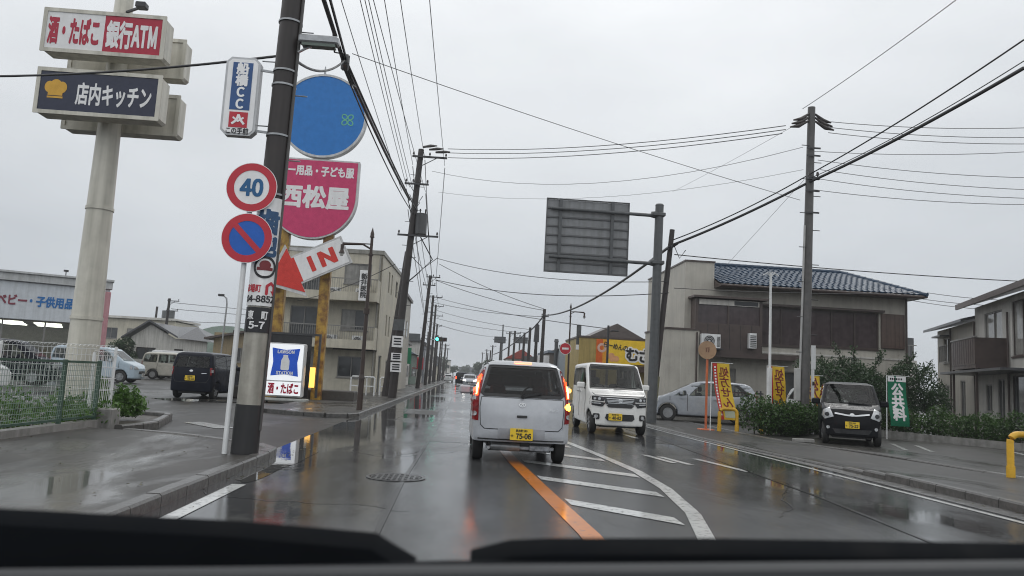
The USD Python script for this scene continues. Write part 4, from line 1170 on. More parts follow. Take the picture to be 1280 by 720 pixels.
obj('lettering', S(prism(at(fit_w(glyphs('店内キッチン', .40, 3), 1.36), .33, 6.05), yo + .010, yo + .014)), sign_white, a)
hat = unary_union([ell(-.11, .04, .09, .11), ell(.0, .09, .10, .10), ell(.11, .04, .09, .11), sbox(-.13, -.12, .13, .02), sbox(-.14, -.17, .14, -.135)])
obj('hat_emblem', S(prism(at(hat, -.72, 6.10), yo + .010, yo + .014)), sign_gold, a)
sign_box(-1.02, 1.20, 6.80, 7.60, .20, .58)
sign_box(-1.0, 1.20, 5.62, 6.44, .20, .58)

# ------------------------------------------------------------------ the near utility pole and what hangs on it
p1 = thing('utility_pole', 'thick dark utility pole on the near left pavement, wrapped in advertising plates', 'utility pole', (-2.70, 10.05, .1))
lean1 = .016
ax1 = lambda z: np.array([lean1 * z, 0, z])
obj('shaft', cone(ax1(3.05), ax1(12.5), .152, .13, 24), pole_dark, p1, smooth=40, label='dark upper shaft')
obj('lower_shaft', cone(ax1(.0), ax1(3.08), .162, .156, 24), mat('pole_concrete', (.33, .315, .275), .42, var=.22, scale=4, bump=.2, streak=.3), p1, smooth=40, label='stained grey concrete lower shaft')
obj('rubber_wrap', cone(ax1(.0), ax1(.62), .170, .168, 24), black_rubber, p1, smooth=40)
for z in (3.35, 4.15, 4.85, 5.05, 5.75, 6.3):
    obj('band', cone(ax1(z), ax1(z + .025), .161, n=24), galv, p1, smooth=40)
obj('conduit', tube([ax1(.3) + [.17, -.03, 0], ax1(5) + [.155, -.06, 0], ax1(9) + [.145, -.06, 0]], .022, 8), pole_grey, p1, smooth=40)
for k, z in enumerate(np.arange(3.4, 7, .45)):
    s_ = 1 if k % 2 else -1
    obj('step_bolt', cone(ax1(z) + [s_ * .15, 0, 0], ax1(z) + [s_ * .32, 0, 0], .009, n=6), galv, p1)


def wrap(poly, z, rad, dz=0.0, name='x'):
    """Flat print bent round the pole, sheet-fashion; the shape's x runs round the shaft, facing -Y at x = 0."""
    v, f = prism(poly, 0, .004)
    keep = v
    # refine long spans so that the sheet bends
    m = trimesh.Trimesh(keep, f, process=False)
    v, f = trimesh.remesh.subdivide_to_size(np.array(m.vertices), np.array(m.faces), .06, max_iter=12)
    a = v[:, 0] / rad - math.pi / 2 + .12
    r = rad + v[:, 2] + dz
    zc = v[:, 1] + z
    return np.stack([np.cos(a) * r + lean1 * zc, np.sin(a) * r, zc], 1), f


ad = obj('advertising_plate', wrap(sbox(-.24, 0, .24, 1.42), 1.88, .166), sign_white, p1, smooth=30)
ink_b = mat('print_blue', (.02, .07, .16), .4)
for ch_, z_ in (('歯', 1.10), ('池', .80)):
    obj('lettering', wrap(at(glyphs(ch_, .30, 4), 0, z_), 1.88, .166, .005), ink_b, ad, label='large dark blue character')
ring = circ(0, 0, .145).difference(circ(0, 0, .115))
obj('emblem_ring', wrap(at(ring, .03, .50), 1.88, .166, .005), sign_black, ad)
obj('emblem_red', wrap(at(ell(0, .03, .07, .06).union(sbox(-.10, -.04, .10, .0)), .03, .50), 1.88, .166, .005), mat('print_dark_red', (.16, .02, .025), .4), ad)
obj('lettering', wrap(at(fit_w(glyphs('市場町', .10, 2), .22), -.10, .225), 1.88, .166, .005), sign_red, ad, label='small red characters')
arrow_u = LineString([(-.05, -.07), (-.05, .03), (0, .07), (.05, .03), (.05, -.02)]).buffer(.018).union(Polygon([(.0, -.03), (.10, -.03), (.05, -.09)]))
obj('arrow', wrap(at(arrow_u, .13, .23), 1.88, .166, .005), sign_red, ad)
obj('lettering', wrap(at(fit_w(glyphs('04-8852', .10, 3), .40), 0, .09), 1.88, .166, .005), sign_black, ad, label='black telephone number')
ad2 = obj('address_plate', wrap(sbox(-.2, 0, .2, .32), 1.54, .166), sign_black, p1, smooth=30)
obj('lettering', wrap(unary_union([at(fit_w(glyphs('東　町', .11, 3), .26), 0, .22), at(fit_w(glyphs('5-7', .11, 3), .2), 0, .09)]), 1.54, .166, .005), sign_white, ad2)

lampa = thing('street_light', 'small grey fluorescent street light clamped to the near utility pole', 'street light', (-2.70, 10.05, .1))
obj('arm', tube([(.25, -.1, 5.32), (.34, -.1, 5.38), (.42, -.1, 5.42)], .018, 8), galv, lampa)
obj('hood', mv(box(-.03, .50, -.08, .08, 5.45, 5.56, .02), (.28, -.1, 0)), galv, lampa)
obj('diffuser', mv(box(.02, .46, -.06, .06, 5.41, 5.452), (.28, -.1, 0)), mat('lamp_cover_green', (.10, .13, .11), .2), lampa)

cc = thing('advert_sign', 'narrow vertical sign bracketed to the near utility pole with white letters on blue', 'sign', (-3.14, 9.98, 4.745))
ccp = sbox(-.225, -.535, .225, .535)
ccp = ccp.intersection(affinity.rotate(sbox(-.49, -.49, .49, .49), 45, origin=(0, 0))).union(sbox(-.225, -.44, .225, .44)).union(sbox(-.15, -.535, .15, .535)).convex_hull
obj('case', S(prism(ccp, -.06, .06)), mat('sign_case_grey', (.45, .46, .47), .35, streak=.15), cc)
obj('face', S(prism(ccp.buffer(-.03), .06, .066)), sign_white, cc)
obj('blue_panel', S(prism(sbox(-.13, -.19, .13, .46), .066, .070)), mat('sign_deep_blue', (.02, .07, .20), .35), cc)
obj('lettering', S(prism(at(glyphs('船橋CC', .150, 4, vertical=True), 0, .135), .070, .074)), sign_white, cc)
obj('red_square', S(prism(sbox(-.12, -.43, .12, -.22), .066, .070)), sign_red, cc)
obj('emblem', S(prism(at(unary_union([strip([(-.08, -.06), (-.02, -.01), (0, .07)], .03), strip([(.08, -.06), (.03, .0), (0, .07)], .03), strip([(-.07, .03), (.0, -.02), (.07, .03)], .025)]), 0, -.325), .070, .074)), sign_white, cc)
obj('lettering', S(prism(at(fit_w(glyphs('この手前', .08, 2), .29), 0, -.475), .066, .070)), sign_black, cc)
for z in (.40, -.44):
    obj('bracket', beam((.2, 0, z), (.40, .05, z), .02, .03), galv, cc)

rs_ = thing('road_sign', 'speed limit 40 sign above a no parking sign on a thin white post', 'road sign', (-2.91, 9.86, .1))
obj('post', tube([(0, .06, 0), (.03, .06, 3.66)], .034, 12), white_metal, rs_, smooth=40)
for z, kind in ((3.41, 40), (2.74, 'np')):
    xo = .045
    d = obj('sign_disc', S(prism(circ(0, 0, .325, 48), -.004, .006), (xo, 0, z)), sign_white if kind == 40 else reg_blue, rs_)
    obj('red_ring', S(prism(circ(0, 0, .318, 48).difference(circ(0, 0, .225, 48)), .006, .010), (xo, 0, z)), sign_red, d)
    obj('rim', S(prism(circ(0, 0, .325, 48).difference(circ(0, 0, .318, 48)), .006, .009), (xo, 0, z)), sign_white, d)
    obj('clamp', box(xo - .06, xo + .06, .0, .10, z - .02, z + .02), galv, d)
    if kind == 40:
        obj('numerals', S(prism(fit_w(glyphs('40', .26, 5), .30), .006, .010), (xo, 0, z)), mat('sign_numeral_blue', (.01, .09, .22), .3), d)
    else:
        obj('red_slash', S(prism(affinity.rotate(sbox(-.25, -.035, .25, .035), -45, origin=(0, 0)).intersection(circ(0, 0, .235)), .006, .0095), (xo, 0, z)), sign_red, d)

# ------------------------------------------------------------------ clothing shop sign on two rusty yellow legs
rust_y = mat('rusty_yellow_paint', (.50, .30, .05), .45, col2=(.17, .075, .02), scale=3.5, lo=.42, hi=.62, bump=.2, streak=.35)
rust_y2 = mat('sign_rim_white', (.55, .55, .55), .4, var=.15, streak=.25)
ns = thing('shop_sign', 'round blue sign over a pink half-round shop sign on two rust streaked yellow legs', 'shop sign', (-5.95, 28, 0), kind=None)
for x in (-.88, .72):
    obj('leg', box(x - .18, x + .18, .1, .42, 0, 8.2, .02), rust_y, ns)
obj('brace', [box(-.7, .55, .2, .3, 5.5, 5.62), box(-.7, .55, .2, .3, 8.6, 8.72), beam((-.7, .25, 5.0), (.55, .25, 5.5), .08, .08)], rust_y2, ns)
D0 = (.18, 0, 10.64)
dk = obj('round_sign', S(prism(circ(0, 0, 1.62, 72), -.30, 0), D0), rust_y2, ns)
obj('blue_face', S(prism(circ(0, 0, 1.54, 72), .002, .012), D0), sign_blue, dk)
obj('rim', S(prism(circ(0, 0, 1.62, 72).difference(circ(0, 0, 1.54, 72)), .002, .03), D0), rust_y2, dk)
clover = unary_union([ell(s_ * .11, t_ * .11, .125, .105, 45 * s_ * t_).difference(ell(s_ * .11, t_ * .11, .085, .065, 45 * s_ * t_)) for s_ in (-1, 1) for t_ in (-1, 1)])
obj('clover_emblem', S(prism(at(clover, .92, -.1), .012, .018), D0), mat('clover_green', (.12, .42, .25), .35), dk)
obj('finial', cone((.1, .1, 12.26), (.1, .1, 12.6), .05, .02), galv, ns)
pk = Polygon([(-1.75, 8.90), (1.52, 8.90), (1.52, 7.5)] + [(math.cos(a) * 1.58 - .06 + 0, 7.55 + math.sin(a) * 1.55) for a in np.linspace(0, -math.pi, 30)] + [(-1.75, 7.5)])
pk = pk.buffer(0)
PB = (.1, 0, 0)
pb = obj('pink_sign', S(prism(pk.buffer(.06, join_style='mitre'), -.35, 0), PB), rust_y2, ns)
obj('pink_face', S(prism(pk, .002, .012), PB), sign_pink, pb)
obj('lettering', S(prism(at(fit_w(glyphs('ベビー用品・子ども服', .36, 4), 3.05), -.12, 8.50), .012, .018), PB), sign_white, pb, label='small white clothing lettering')
obj('lettering', S(prism(at(fit_w(glyphs('西松屋', .80, 8), 2.55), .02, 7.52), .012, .018), PB), sign_white, pb, label='large white shop name')
ar = thing('arrow_sign', 'slanting white IN sign with a red arrow head pointing down left', 'arrow sign', (-5.95, 27.75, 4.85))
arr = affinity.rotate(unary_union([sbox(-.35, -.50, 1.62, .50), Polygon([(-.35, -.95), (-.35, .95), (-1.45, 0)])]), 27, origin=(0, 0))
obj('board', S(prism(arr.buffer(.04, join_style='mitre'), -.12, 0)), rust_y2, ar)
obj('white_face', S(prism(affinity.rotate(sbox(-.28, -.47, 1.58, .47), 27, origin=(0, 0)), .002, .010)), sign_white, ar)
obj('arrow_head', S(prism(affinity.rotate(Polygon([(-.30, -.88), (-.30, .88), (-1.38, 0)]).union(sbox(-.32, -.47, -.2, .47)), 27, origin=(0, 0)), .002, .012)), mat('sign_flat_red', (.55, .03, .02), .35), ar)
for ch_, x_, w_ in (('I', .30, .17), ('N', .92, .62)):
    obj('lettering', S(prism(affinity.rotate(at(fit_w(glyphs(ch_, .66, 4), w_), x_, .0), 27, origin=(0, 0)), .010, .016)), mat('sign_flat_red', (.55, .03, .02), .35), ar)
ns2 = obj('sign_plinth', [box(-8.3, -3.9, 28.4, 29.4, 0, .45, .03)], mat('dark_plinth', (.05, .045, .04), .5, var=.4), label='dark low plinth at the foot of the rust streaked sign legs', cat='plinth')

# ------------------------------------------------------------------ standing shop sign on the car park
la = thing('standing_sign', 'white standing sign with a blue milk can emblem beside the car park entrance', 'standing sign', (-5.96, 26.2, 0))
glow = lambda n, c, e: mat(n, c, .35, var=.04, emis=c, es=e)
obj('case', box(-.62, .62, 0, .40, .22, 2.02, .04), mat('sign_case_white', (.55, .55, .55), .4, streak=.15), la)
obj('upper_face', S(prism(rrect(-.58, .76, .58, 1.98, .04), .003, .012)), glow('lit_sign_white', (.72, .74, .76), .55), la)
obj('lower_face', S(prism(rrect(-.58, .27, .58, .72, .03), .003, .012)), glow('lit_sign_white', (.72, .74, .76), .55), la)
shield = Polygon([(-.46, .48), (0, .42), (.46, .48), (.40, 0), (.46, -.46), (0, -.40), (-.46, -.46), (-.40, 0)])
lb = mat('emblem_blue', (.01, .06, .38), .3, emis=(.01, .08, .5), es=.25)
em = obj('emblem', S(prism(at(shield, 0, 1.37), .012, .016)), lb, la)
can = unary_union([rrect(-.14, -.26, .14, .10, .05), Polygon([(-.13, .08), (.13, .08), (.07, .2), (-.07, .2)]), rrect(-.08, .18, .08, .25, .02)])
obj('milk_can', S(prism(at(can, 0, 1.37), .016, .020)), sign_white, em)
obj('lettering', S(prism(at(fit_w(glyphs('LAWSON', .13, 4), .56), 0, 1.37 + .355), .016, .020)), sign_white, em)
obj('lettering', S(prism(at(fit_w(glyphs('STATION', .13, 4), .56), 0, 1.37 - .355), .016, .020)), sign_white, em)
obj('lettering', S(prism(at(fit_w(glyphs('酒・たばこ', .34, 6), 1.02), 0, .495), .012, .016)), sign_crimson, la)
obj('base', box(-.78, .78, -.12, .52, .08, .17, .02), mat('sign_base_grey', (.35, .36, .34), .45, var=.2), la)
for x in (-.6, .6):
    for y in (0., .4):
        obj('caster', cone((x - .03, y, .05), (x + .03, y, .05), .05, n=12), black_rubber, la)
li = thing('light_panel', 'dark framed panel with a glowing orange strip behind the milk can sign', 'light panel', (-5.62, 27.1, 0))
obj('frame', S(prism(sbox(-1.15, .2, .62, 2.42).difference(sbox(-1.09, .2, .55, 2.35)), -.1, 0)), dark_metal, li)
obj('backing', S(prism(sbox(-1.09, .2, .30, 2.35), -.08, -.03)), black_plastic, li)
obj('glow_strip', S(prism(sbox(.32, .55, .50, 1.25), -.06, -.01)), mat('orange_glow', (.9, .45, .08), .3, emis=(1.0, .52, .10), es=1.6), li)

# ------------------------------------------------------------------ utility poles
def upole(name, label, base, top, r0, r1, arms, group=None, m=None, steps=True):
    """base, top: points on the ground and at the tip. arms: (height fraction z, half length left, right, insulators)"""
    base, top = np.array(base, float), np.array(top, float)
    t = thing(name, label, 'utility pole', base, group=group)
    d = top - base
    A = lambda z: d * (z / d[2])
    obj('shaft', cone(A(0), A(d[2]), r0, r1, 16), m or pole_dark, t, smooth=40)
    for z, l, r_, n in arms:
        arm = obj('crossarm', box(A(z)[0] - l, A(z)[0] + r_, A(z)[1] - r0 - .08, A(z)[1] - r0, z - .04, z + .04), dark_metal, t)
        for i in range(n):
            x = A(z)[0] - l + .06 + (l + r_ - .12) * i / max(1, n - 1)
            y = A(z)[1] - r0 - .04
            obj('insulator', [cone((x, y, z + .04), (x, y, z + .10), .02), cone((x, y, z + .10), (x, y, z + .15), .05, .04, 10), cone((x, y, z + .15), (x, y, z + .21), .045, .03, 10)], porcelain, arm)
        if l + r_ > 1:
            obj('arm_brace', beam(A(z - .5) + [0, -r0 - .02, 0], (A(z)[0] + (r_ if r_ > l else -l) * .6, A(z)[1] - r0 - .02, z - .04), .03, .03), dark_metal, arm)
    if steps:
        for k, z in enumerate(np.arange(2.5, d[2] - 1, .55)):
            s_ = 1 if k % 2 else -1
            obj('step_bolt', cone(A(z) + [0, -r0 * .5, 0], A(z) + [s_ * (r0 + .16), -r0 * .5, 0], .014, n=5), dark_metal, t)
    return t, A


p2, A2 = upole('utility_pole', 'dark leaning utility pole with a transformer beyond the apartment block', (-3.05, 34.5, .1), (-2.50, 34.5, 11.55), .19, .13,
               [(11.05, .35, 1.25, 3), (9.75, .55, .55, 4), (7.35, .6, 1.25, 2)])
tr_ = obj('transformer', cone(A2(7.45) + [.42, -.05, 0], A2(7.45) + [.42, -.05, .95], .27, n=20), mat('transformer_grey', (.06, .062, .064), .4, var=.2), p2, smooth=40)
for a in (-.12, .12):
    obj('bushing', cone(A2(8.38) + [.42 + a, -.05, 0], A2(8.38) + [.42 + a, -.05, .25], .03, n=8), porcelain, tr_)
for k in range(3):
    obj('strain_insulator', tube([A2(11.45) + [.1 + .3 * k, -.1 - .05 * k, -.12 * k + .1], A2(11.45) + [.45 + .3 * k, -.5, .05 - .12 * k], A2(11.45) + [.75 + .3 * k, -.8, -.02 - .12 * k]], [.05, .075, .03], 8), porcelain, p2)
for z, x0_, x1_ in ((8.9, -.25, .35), (8.6, -.3, .25), (6.1, .1, 1.35)):
    obj('cable_loop', tube([A2(z) + [x0_, -.2, .35], A2(z) + [(x0_ + x1_) / 2, -.3, -.25], A2(z) + [x1_, -.2, .30]], .018, 6), wire_mat, p2)
obj('cable_loop', tube([A2(7.3) + [.45, -.2, 0], A2(6.3) + [1.1, -.2, 0], A2(5.6) + [.5, -.2, 0], A2(5.2) + [.1, -.2, 0]], .03, 6), wire_mat, p2)
upole('utility_pole', 'thick black support post just left of the transformer pole', (-3.55, 36.3, .1), (-2.95, 36.3, 7.0), .16, .13, [], steps=False)
sp = thing('pole_notice', 'stack of small pale notice boards on the transformer pole', 'notice', (-2.95, 34.22, 0))
for z, h, m in ((2.35, .5, sign_white), (1.75, .34, sign_white), (1.25, .42, sign_white), (3.1, .5, grey_steel)):
    b_ = obj('board', box(-.24, .24, -.03, .0, z, z + h), m, sp)
    if m is sign_white:
        obj('marking', [box(-.16, .16, -.036, -.031, z + h * q, z + h * q + .06) for q in (.2, .45, .7)], sign_black, b_)
for i, (b_, t_, arms, lab) in enumerate([((-3.4, 60, .1), (-2.95, 60, 9.0), [(8.75, .3, .8, 3), (8.1, .5, .5, 2)], 'second leaning utility pole past the transformer pole, with two crossarms'),
                                         ((-3.75, 80, .1), (-3.50, 80, 9.5), [(9.2, .3, 1.0, 3), (7.6, .5, .5, 2)], 'third utility pole along the left pavement, beside the traffic light arm'),
                                         ((-3.95, 95, .1), (-3.75, 95, 9.9), [(9.6, .3, 1.0, 3), (8.4, .3, 1.0, 2)], 'fourth utility pole along the left pavement, just behind the third'),
                                         ((-4.2, 135, .1), (-4.05, 135, 7.2), [(7.0, .6, .6, 2)], 'far left pavement pole in the mist, nearest the end of the row'),
                                         ((-4.2, 165, .1), (-3.9, 165, 8.0), [(7.6, .9, .9, 2), (6.8, .9, .9, 2)], 'farthest left pavement pole in the mist, with paired crossarms')]):
    upole('utility_pole', lab, b_, t_, .17, .12, arms)
p3, A3 = upole('utility_pole', 'tall grey utility pole standing in the hedge in front of the blue roofed house', (10.52, 23, 0), (10.73, 23, 10.4), .165, .115,
               [(8.0, .15, .22, 2)], m=pole_grey)
for k in range(3):
    for s_ in (-1, 1):
        obj('strain_insulator', tube([A3(10.05 - .12 * k) + [s_ * .1, -.05, .12], A3(10.05 - .12 * k) + [s_ * (.35 + .05 * k), -.06, -.08], A3(10.05 - .12 * k) + [s_ * (.62 + .05 * k), -.07, -.14]], [.03, .07, .025], 8), porcelain, p3)
for z in (9.0, 8.75, 7.6, 6.9):
    obj('cable_bracket', beam(A3(z) + [-.2, -.17, 0], A3(z) + [.25, -.17, 0], .03, .05), dark_metal, p3)
obj('conduit', tube([A3(.5) + [-.19, -.06, 0], A3(6.5) + [-.15, -.06, 0]], .035, 8), mat('pale_conduit', (.35, .35, .34), .4), p3, smooth=40)
obj('meter_box', box(A3(1.6)[0] - .33, A3(1.6)[0] - .17, -.12, .03, 1.0, 2.0, .015), mat('pale_conduit', (.35, .35, .34), .4), p3)
sl, As = upole('utility_pole', 'thin dark leaning pole beside the back of the road direction sign', (6.25, 24.9, 0), (6.80, 24.9, 6.5), .11, .085, [], steps=False)
obj('guard_sleeve', cone(As(.1), As(1.55), .15, .14, 16), mat('weathered_yellow_guard', (.30, .27, .12), .5, var=.4, scale=9, col2=(.12, .13, .10)), sl, smooth=40)
obj('cable_bundle', [cone(As(5.9) + [-.12, -.14, -.1], As(5.9) + [.2, -.14, .12], .05, n=8), tube([As(5.9) + [.1, -.15, 0], As(5.5) + [.3, -.2, 0], As(5.7) + [.5, -.15, .1]], .014, 5)], wire_mat, sl)
for i, (X_, Y_, h_, lab) in enumerate([(6.25, 60, 6.85, 'dark utility pole on the right pavement, tallest over the silver car roof'), (6.3, 66, 6.1, 'right pavement pole with a thick insulated top, behind the tallest one'), (6.22, 72, 6.15, 'slim right pavement pole, third beyond the silver car roof'),
                                       (6.25, 79, 6.0, 'right pavement pole beside the paired overhead signs'), (5.0, 140, 6.2, 'small misty right pavement pole above the silver car roof edge'), (5.5, 170, 6.6, 'smallest misty right pavement pole near the end of the road')]):
    t, A_ = upole('utility_pole', lab, (X_ - .1, Y_, .1), (X_, Y_, h_), .17, .12, [(h_ - .7, .25, .35, 2)] if i in (0,) else [], steps=False)
    if i == 1:
        obj('insulated_top', cone(A_(h_ - 1.7), A_(h_ - .2), .24, .2, 12), dark_metal, t)

# ------------------------------------------------------------------ buildings: local x along the front, facing -Y
stucco_cream = mat('stucco_cream', (.46, .43, .35), .6, var=.16, scale=1.0, bump=.25, bscale=90, streak=.16)
stucco_beige = mat('stucco_beige', (.40, .38, .335), .6, var=.16, scale=.8, bump=.25, bscale=90, streak=.13)
stucco_grey = mat('stucco_grey', (.52, .505, .47), .6, var=.18, scale=1.0, bump=.25, bscale=90, streak=.18)
stucco_white = mat('stucco_white', (.50, .49, .46), .6, var=.10, scale=1.2, streak=.30)
brown_metal = mat('brown_metal_trim', (.05, .036, .032), .4, var=.2)
brown_shutter = mat('brown_shutter', (.085, .058, .048), .45, var=.12, streak=.2)
roof_dark = mat('dark_roof_tile', (.055, .057, .062), .35, var=.3, scale=8)
roof_brown = mat('brown_roof_sheet', (.07, .055, .05), .4, var=.25, scale=4)
tile_blue = mat('blue_roof_tile', (.007, .028, .060), .42, var=.25, scale=6)
curtain = mat('curtain', (.30, .29, .26), .7, var=.2)


def wall(t, x0, x1, z0, z1, y, holes, m, name='wall', th=.18):
    p = sbox(x0, z0, x1, z1)
    for h in holes:
        p = p.difference(sbox(*h))
    return obj(name, S(prism(p, -th, 0), (0, y, 0)), m, t)


curtain_glass = mat('curtained_window_glass', (.22, .215, .20), .08, var=.25, scale=2.5, streak=.25)


def window(t, x0, z0, x1, z1, y, fm=None, sashes=2, pane=None, fw=.05, sill=True, inset=.07, curt=False):
    fm = fm or alu_frame
    p = sbox(x0, z0, x1, z1); n = max(1, sashes)
    inner = unary_union([sbox(x0 + fw + (x1 - x0 - fw) * i / n, z0 + fw, x0 + (x1 - x0 - fw) * (i + 1) / n, z1 - fw) for i in range(n)])
    w = obj('window', S(prism(p.difference(inner), -inset - .03, -inset + .03), (0, y, 0)), fm, t)
    for i in range(n):
        obj('pane', S(prism(sbox(x0 + fw + (x1 - x0 - fw) * i / n - .01, z0 + fw - .01, x0 + (x1 - x0 - fw) * (i + 1) / n + .01, z1 - fw + .01), -inset - .012 - .012 * (i % 2), -inset - .004 - .012 * (i % 2)), (0, y, 0)), pane or (curtain_glass if R.random() < .4 else glass_room), w)
    if sill:
        obj('sill', box(x0 - .04, x1 + .04, y - .05, y + .06, z0 - .06, z0 - .003), fm, w)
    return w


def ac_unit(t, x, z, y, face='side', w=.8, d=.3, h=.58):
    a = obj('ac_unit', box(x, x + w, y - d, y, z, z + h, .015), white_metal, t)
    obj('fan_grille', S(prism(circ(0, 0, h * .40).difference(circ(0, 0, h * .08)), 0, .012), (x + w * .40, y - d - .002, z + h / 2)), dark_metal, a)
    obj('fan_ring', S(prism(unary_union([circ(0, 0, h * .40 - k * .06).difference(circ(0, 0, h * .40 - k * .06 - .012)) for k in range(3)]), .012, .02), (x + w * .40, y - d - .002, z + h / 2)), white_metal, a)
    obj('side_grille', [box(x + w * .8, x + w * .96, y - d - .012, y - d - .002, z + .08 + k * .05, z + .105 + k * .05) for k in range(9)], dark_metal, a)


# apartment block -------------------------------------------------
ap = thing('apartment_block', 'three storey cream apartment block with balconies behind the rust streaked sign legs', 'building', (-4.62, 41, 0), -1.5)
WL = -5.3
H3 = 7.5
holes = []
wins = []
for fz in (0, 2.5, 5.0):
    wins += [(-2.0, fz + .85, -.55, fz + 1.95)]
    wins += [(-4.7, fz + (.3 if fz else .85), -3.2, fz + 2.0)]
wall(ap, WL, 0, 0, H3, 0, wins, stucco_cream, 'front_wall')
for w_ in wins:
    window(ap, *w_, 0, sashes=2)
obj('core', box(WL + .02, -.2, .5, 9.2, 0, H3 - .3), stucco_cream, ap)
sidew = [(y, fz + .8, y + .55, fz + 2.0) for fz in (2.5, 5.0) for y in (3.0, 4.3)] + [(6.6, fz + .9, 7.6, fz + 1.9) for fz in (2.5, 5.0)] + [(1.0, 0.02, 2.2, 2.1), (4.2, .6, 5.6, 1.9)]
sw = sbox(0, 0, 9.4, H3)
for h in sidew:
    sw = sw.difference(sbox(*h))


def side_xf(m):
    v, f = S(m)   # x right, facing -Y
    return np.stack([-v[:, 1], v[:, 0], v[:, 2]], 1), f


obj('side_wall', side_xf(prism(sw, -.18, 0)), stucco_cream, ap)
for i, h in enumerate(sidew):
    fr = obj('side_window', side_xf(prism(sbox(*h).difference(sbox(h[0] + .05, h[1] + .05, h[2] - .05, h[3] - .05)), -.12, -.06)), alu_frame, ap)
    obj('pane', side_xf(prism(sbox(h[0] + .04, h[1] + .04, h[2] - .04, h[3] - .04), -.10, -.09)), glass_room, fr)
obj('parapet', [box(WL - .06, .06, -.06, .2, H3, H3 + .22), box(-.14, .06, .2, 9.46, H3, H3 + .22)], mat('parapet_grey', (.24, .235, .21), .5, streak=.3), ap)
for fz in (2.5, 5.0):
    sl_ = obj('balcony', [box(WL - .1, -.02, -1.05, -.002, fz - .16, fz), box(WL - .1, -.02, -1.05, -.98, fz, fz + .30), box(-.09, -.02, -.98, -.002, fz, fz + 1.0), box(WL - .1, WL - .03, -.98, -.002, fz, fz + 1.0)], stucco_cream, ap)
    obj('handrail', [beam((WL - .05, -1.015, fz + 1.0), (-.05, -1.015, fz + 1.0), .05, .05)], alu_frame, sl_)
    x = WL + .02
    bars = []
    while x < -.1:
        bars.append(box(x - .009, x + .009, -1.022, -1.006, fz + .30, fz + .98)); x += .12
    obj('baluster', bars, alu_frame, sl_, kind='stuff')
    for x_ in (-2.75, -1.25):
        ac_unit(sl_, x_, fz + .02, -.25, w=.7, h=.52)
obj('fascia_strip', box(-2.3, .03, -.04, -.005, 2.28, 2.34), dark_metal, ap)
obj('downpipe', cone((-.12, -.09, .1), (-.12, -.09, H3 - .1), .045, n=8), mat('parapet_grey', (.24, .235, .21), .5), ap)
vs = thing('wall_sign', 'small white vertical sign on the top balcony of the cream apartment block', 'sign', (-5.37, 39.8, 5.64))
obj('board', box(-.24, .24, -.06, .06, -.80, .80, .01), sign_white, vs)
obj('lettering', S(prism(glyphs('新井医院', .30, 3, vertical=True), .062, .068)), sign_black, vs)
obj('bracket', [beam((0, .05, z), (0, .3, z), .04, .04) for z in (.6, -.6)], dark_metal, vs)

b2 = thing('narrow_house', 'narrow tan house adjoining the far side of the apartment block', 'building', (-5.4, 52, 0))
wall(b2, -3, 1.15, 0, 6.6, 0, [(-.6, 3.8, .4, 5.0)], stucco_beige)
window(b2, -.6, 3.8, .4, 5.0, 0)
obj('side_wall', box(.97, 1.15, .185, 7, 0, 6.6), stucco_beige, b2)
obj('core', box(-2.9, .96, .3, 6.9, 0, 6.5), stucco_beige, b2)
obj('roof', [box(-3.1, 1.3, -.2, 7.2, 6.6, 6.8)], roof_brown, b2)
for y in (1.2, 3.6):
    w_ = obj('side_window', box(1.151, 1.18, y, y + .9, 3.8, 5.0), alu_frame, b2)
    obj('pane', box(1.175, 1.186, y + .06, y + .84, 3.86, 4.94), glass_room, w_)


def rail(name, label, x, y, w, h, n, rz=0):
    t = thing(name, label, 'barrier', (x, y, .1), rz)
    obj('hoop', tube([(0, 0, 0), (0, 0, h - .06), (.06, 0, h), (w - .06, 0, h), (w, 0, h - .06), (w, 0, 0)], .04, 8), white_metal, t, smooth=40)
    for i in range(1, n):
        obj('upright', cone((w * i / n, 0, 0), (w * i / n, 0, h - .02), .028, n=8), white_metal, t)
    obj('crossbar', beam((0, 0, h * .5), (w, 0, h * .5), .05, .05), white_metal, t)


rail('guard_rail', 'white tubular guard rail in front of the apartment block, left of the brown street lamp', -5.15, 36.2, 1.1, .85, 3)
rail('guard_rail', 'white tubular guard rail at the apartment corner, between brown lamp and transformer pole', -3.9, 37.2, .9, .85, 2, 40)

# brown street lamps ---------------------------------------------
lamp_brown = mat('lamp_brown', (.028, .017, .013), .4, var=.2)


def street_lamp(label, base, h, side, arm, dropped=True):
    t = thing('street_lamp', label, 'street lamp', base)
    obj('post', tube([(0, 0, 0), (0, 0, .9), (0, 0, 1.0), (0, 0, h)], [.085, .08, .06, .042], 14), lamp_brown, t, smooth=40)
    for q in (cone((0, 0, .9), (0, 0, 1.02), .1, .07, 14), cone((0, 0, h - .55), (0, 0, h - .49), .07, n=12), cone((0, 0, h * .55), (0, 0, h * .55 + .16), .09, n=12)):
        obj('collar', q, lamp_brown, t)
    obj('finial', [cone((0, 0, h), (0, 0, h + .1), .07, .05, 12), cone((0, 0, h + .1), (0, 0, h + .3), .06, .005, 12)], lamp_brown, t)
    obj('arm', [tube([(0, 0, h - .35), (side * arm * .3, 0, h - .22), (side * arm, 0, h - .25)], .028, 8), tube([(0, 0, h - .2), (side * arm * .2, 0, h - .20), (side * arm, 0, h - .21)], .018, 8)], lamp_brown, t)
    hd = obj('lamp_head', [cone((side * arm, 0, h - .26), (side * arm, 0, h - .42), .05, .05, 12), cone((side * arm, 0, h - .42), (side * arm, 0, h - .52), .05, .09, 16)], lamp_brown, t)
    obj('globe', cone((side * arm, 0, h - .52), (side * arm, 0, h - .60), .07, .04, 16), mat('lamp_globe', (.45, .45, .43), .2), hd, smooth=40)


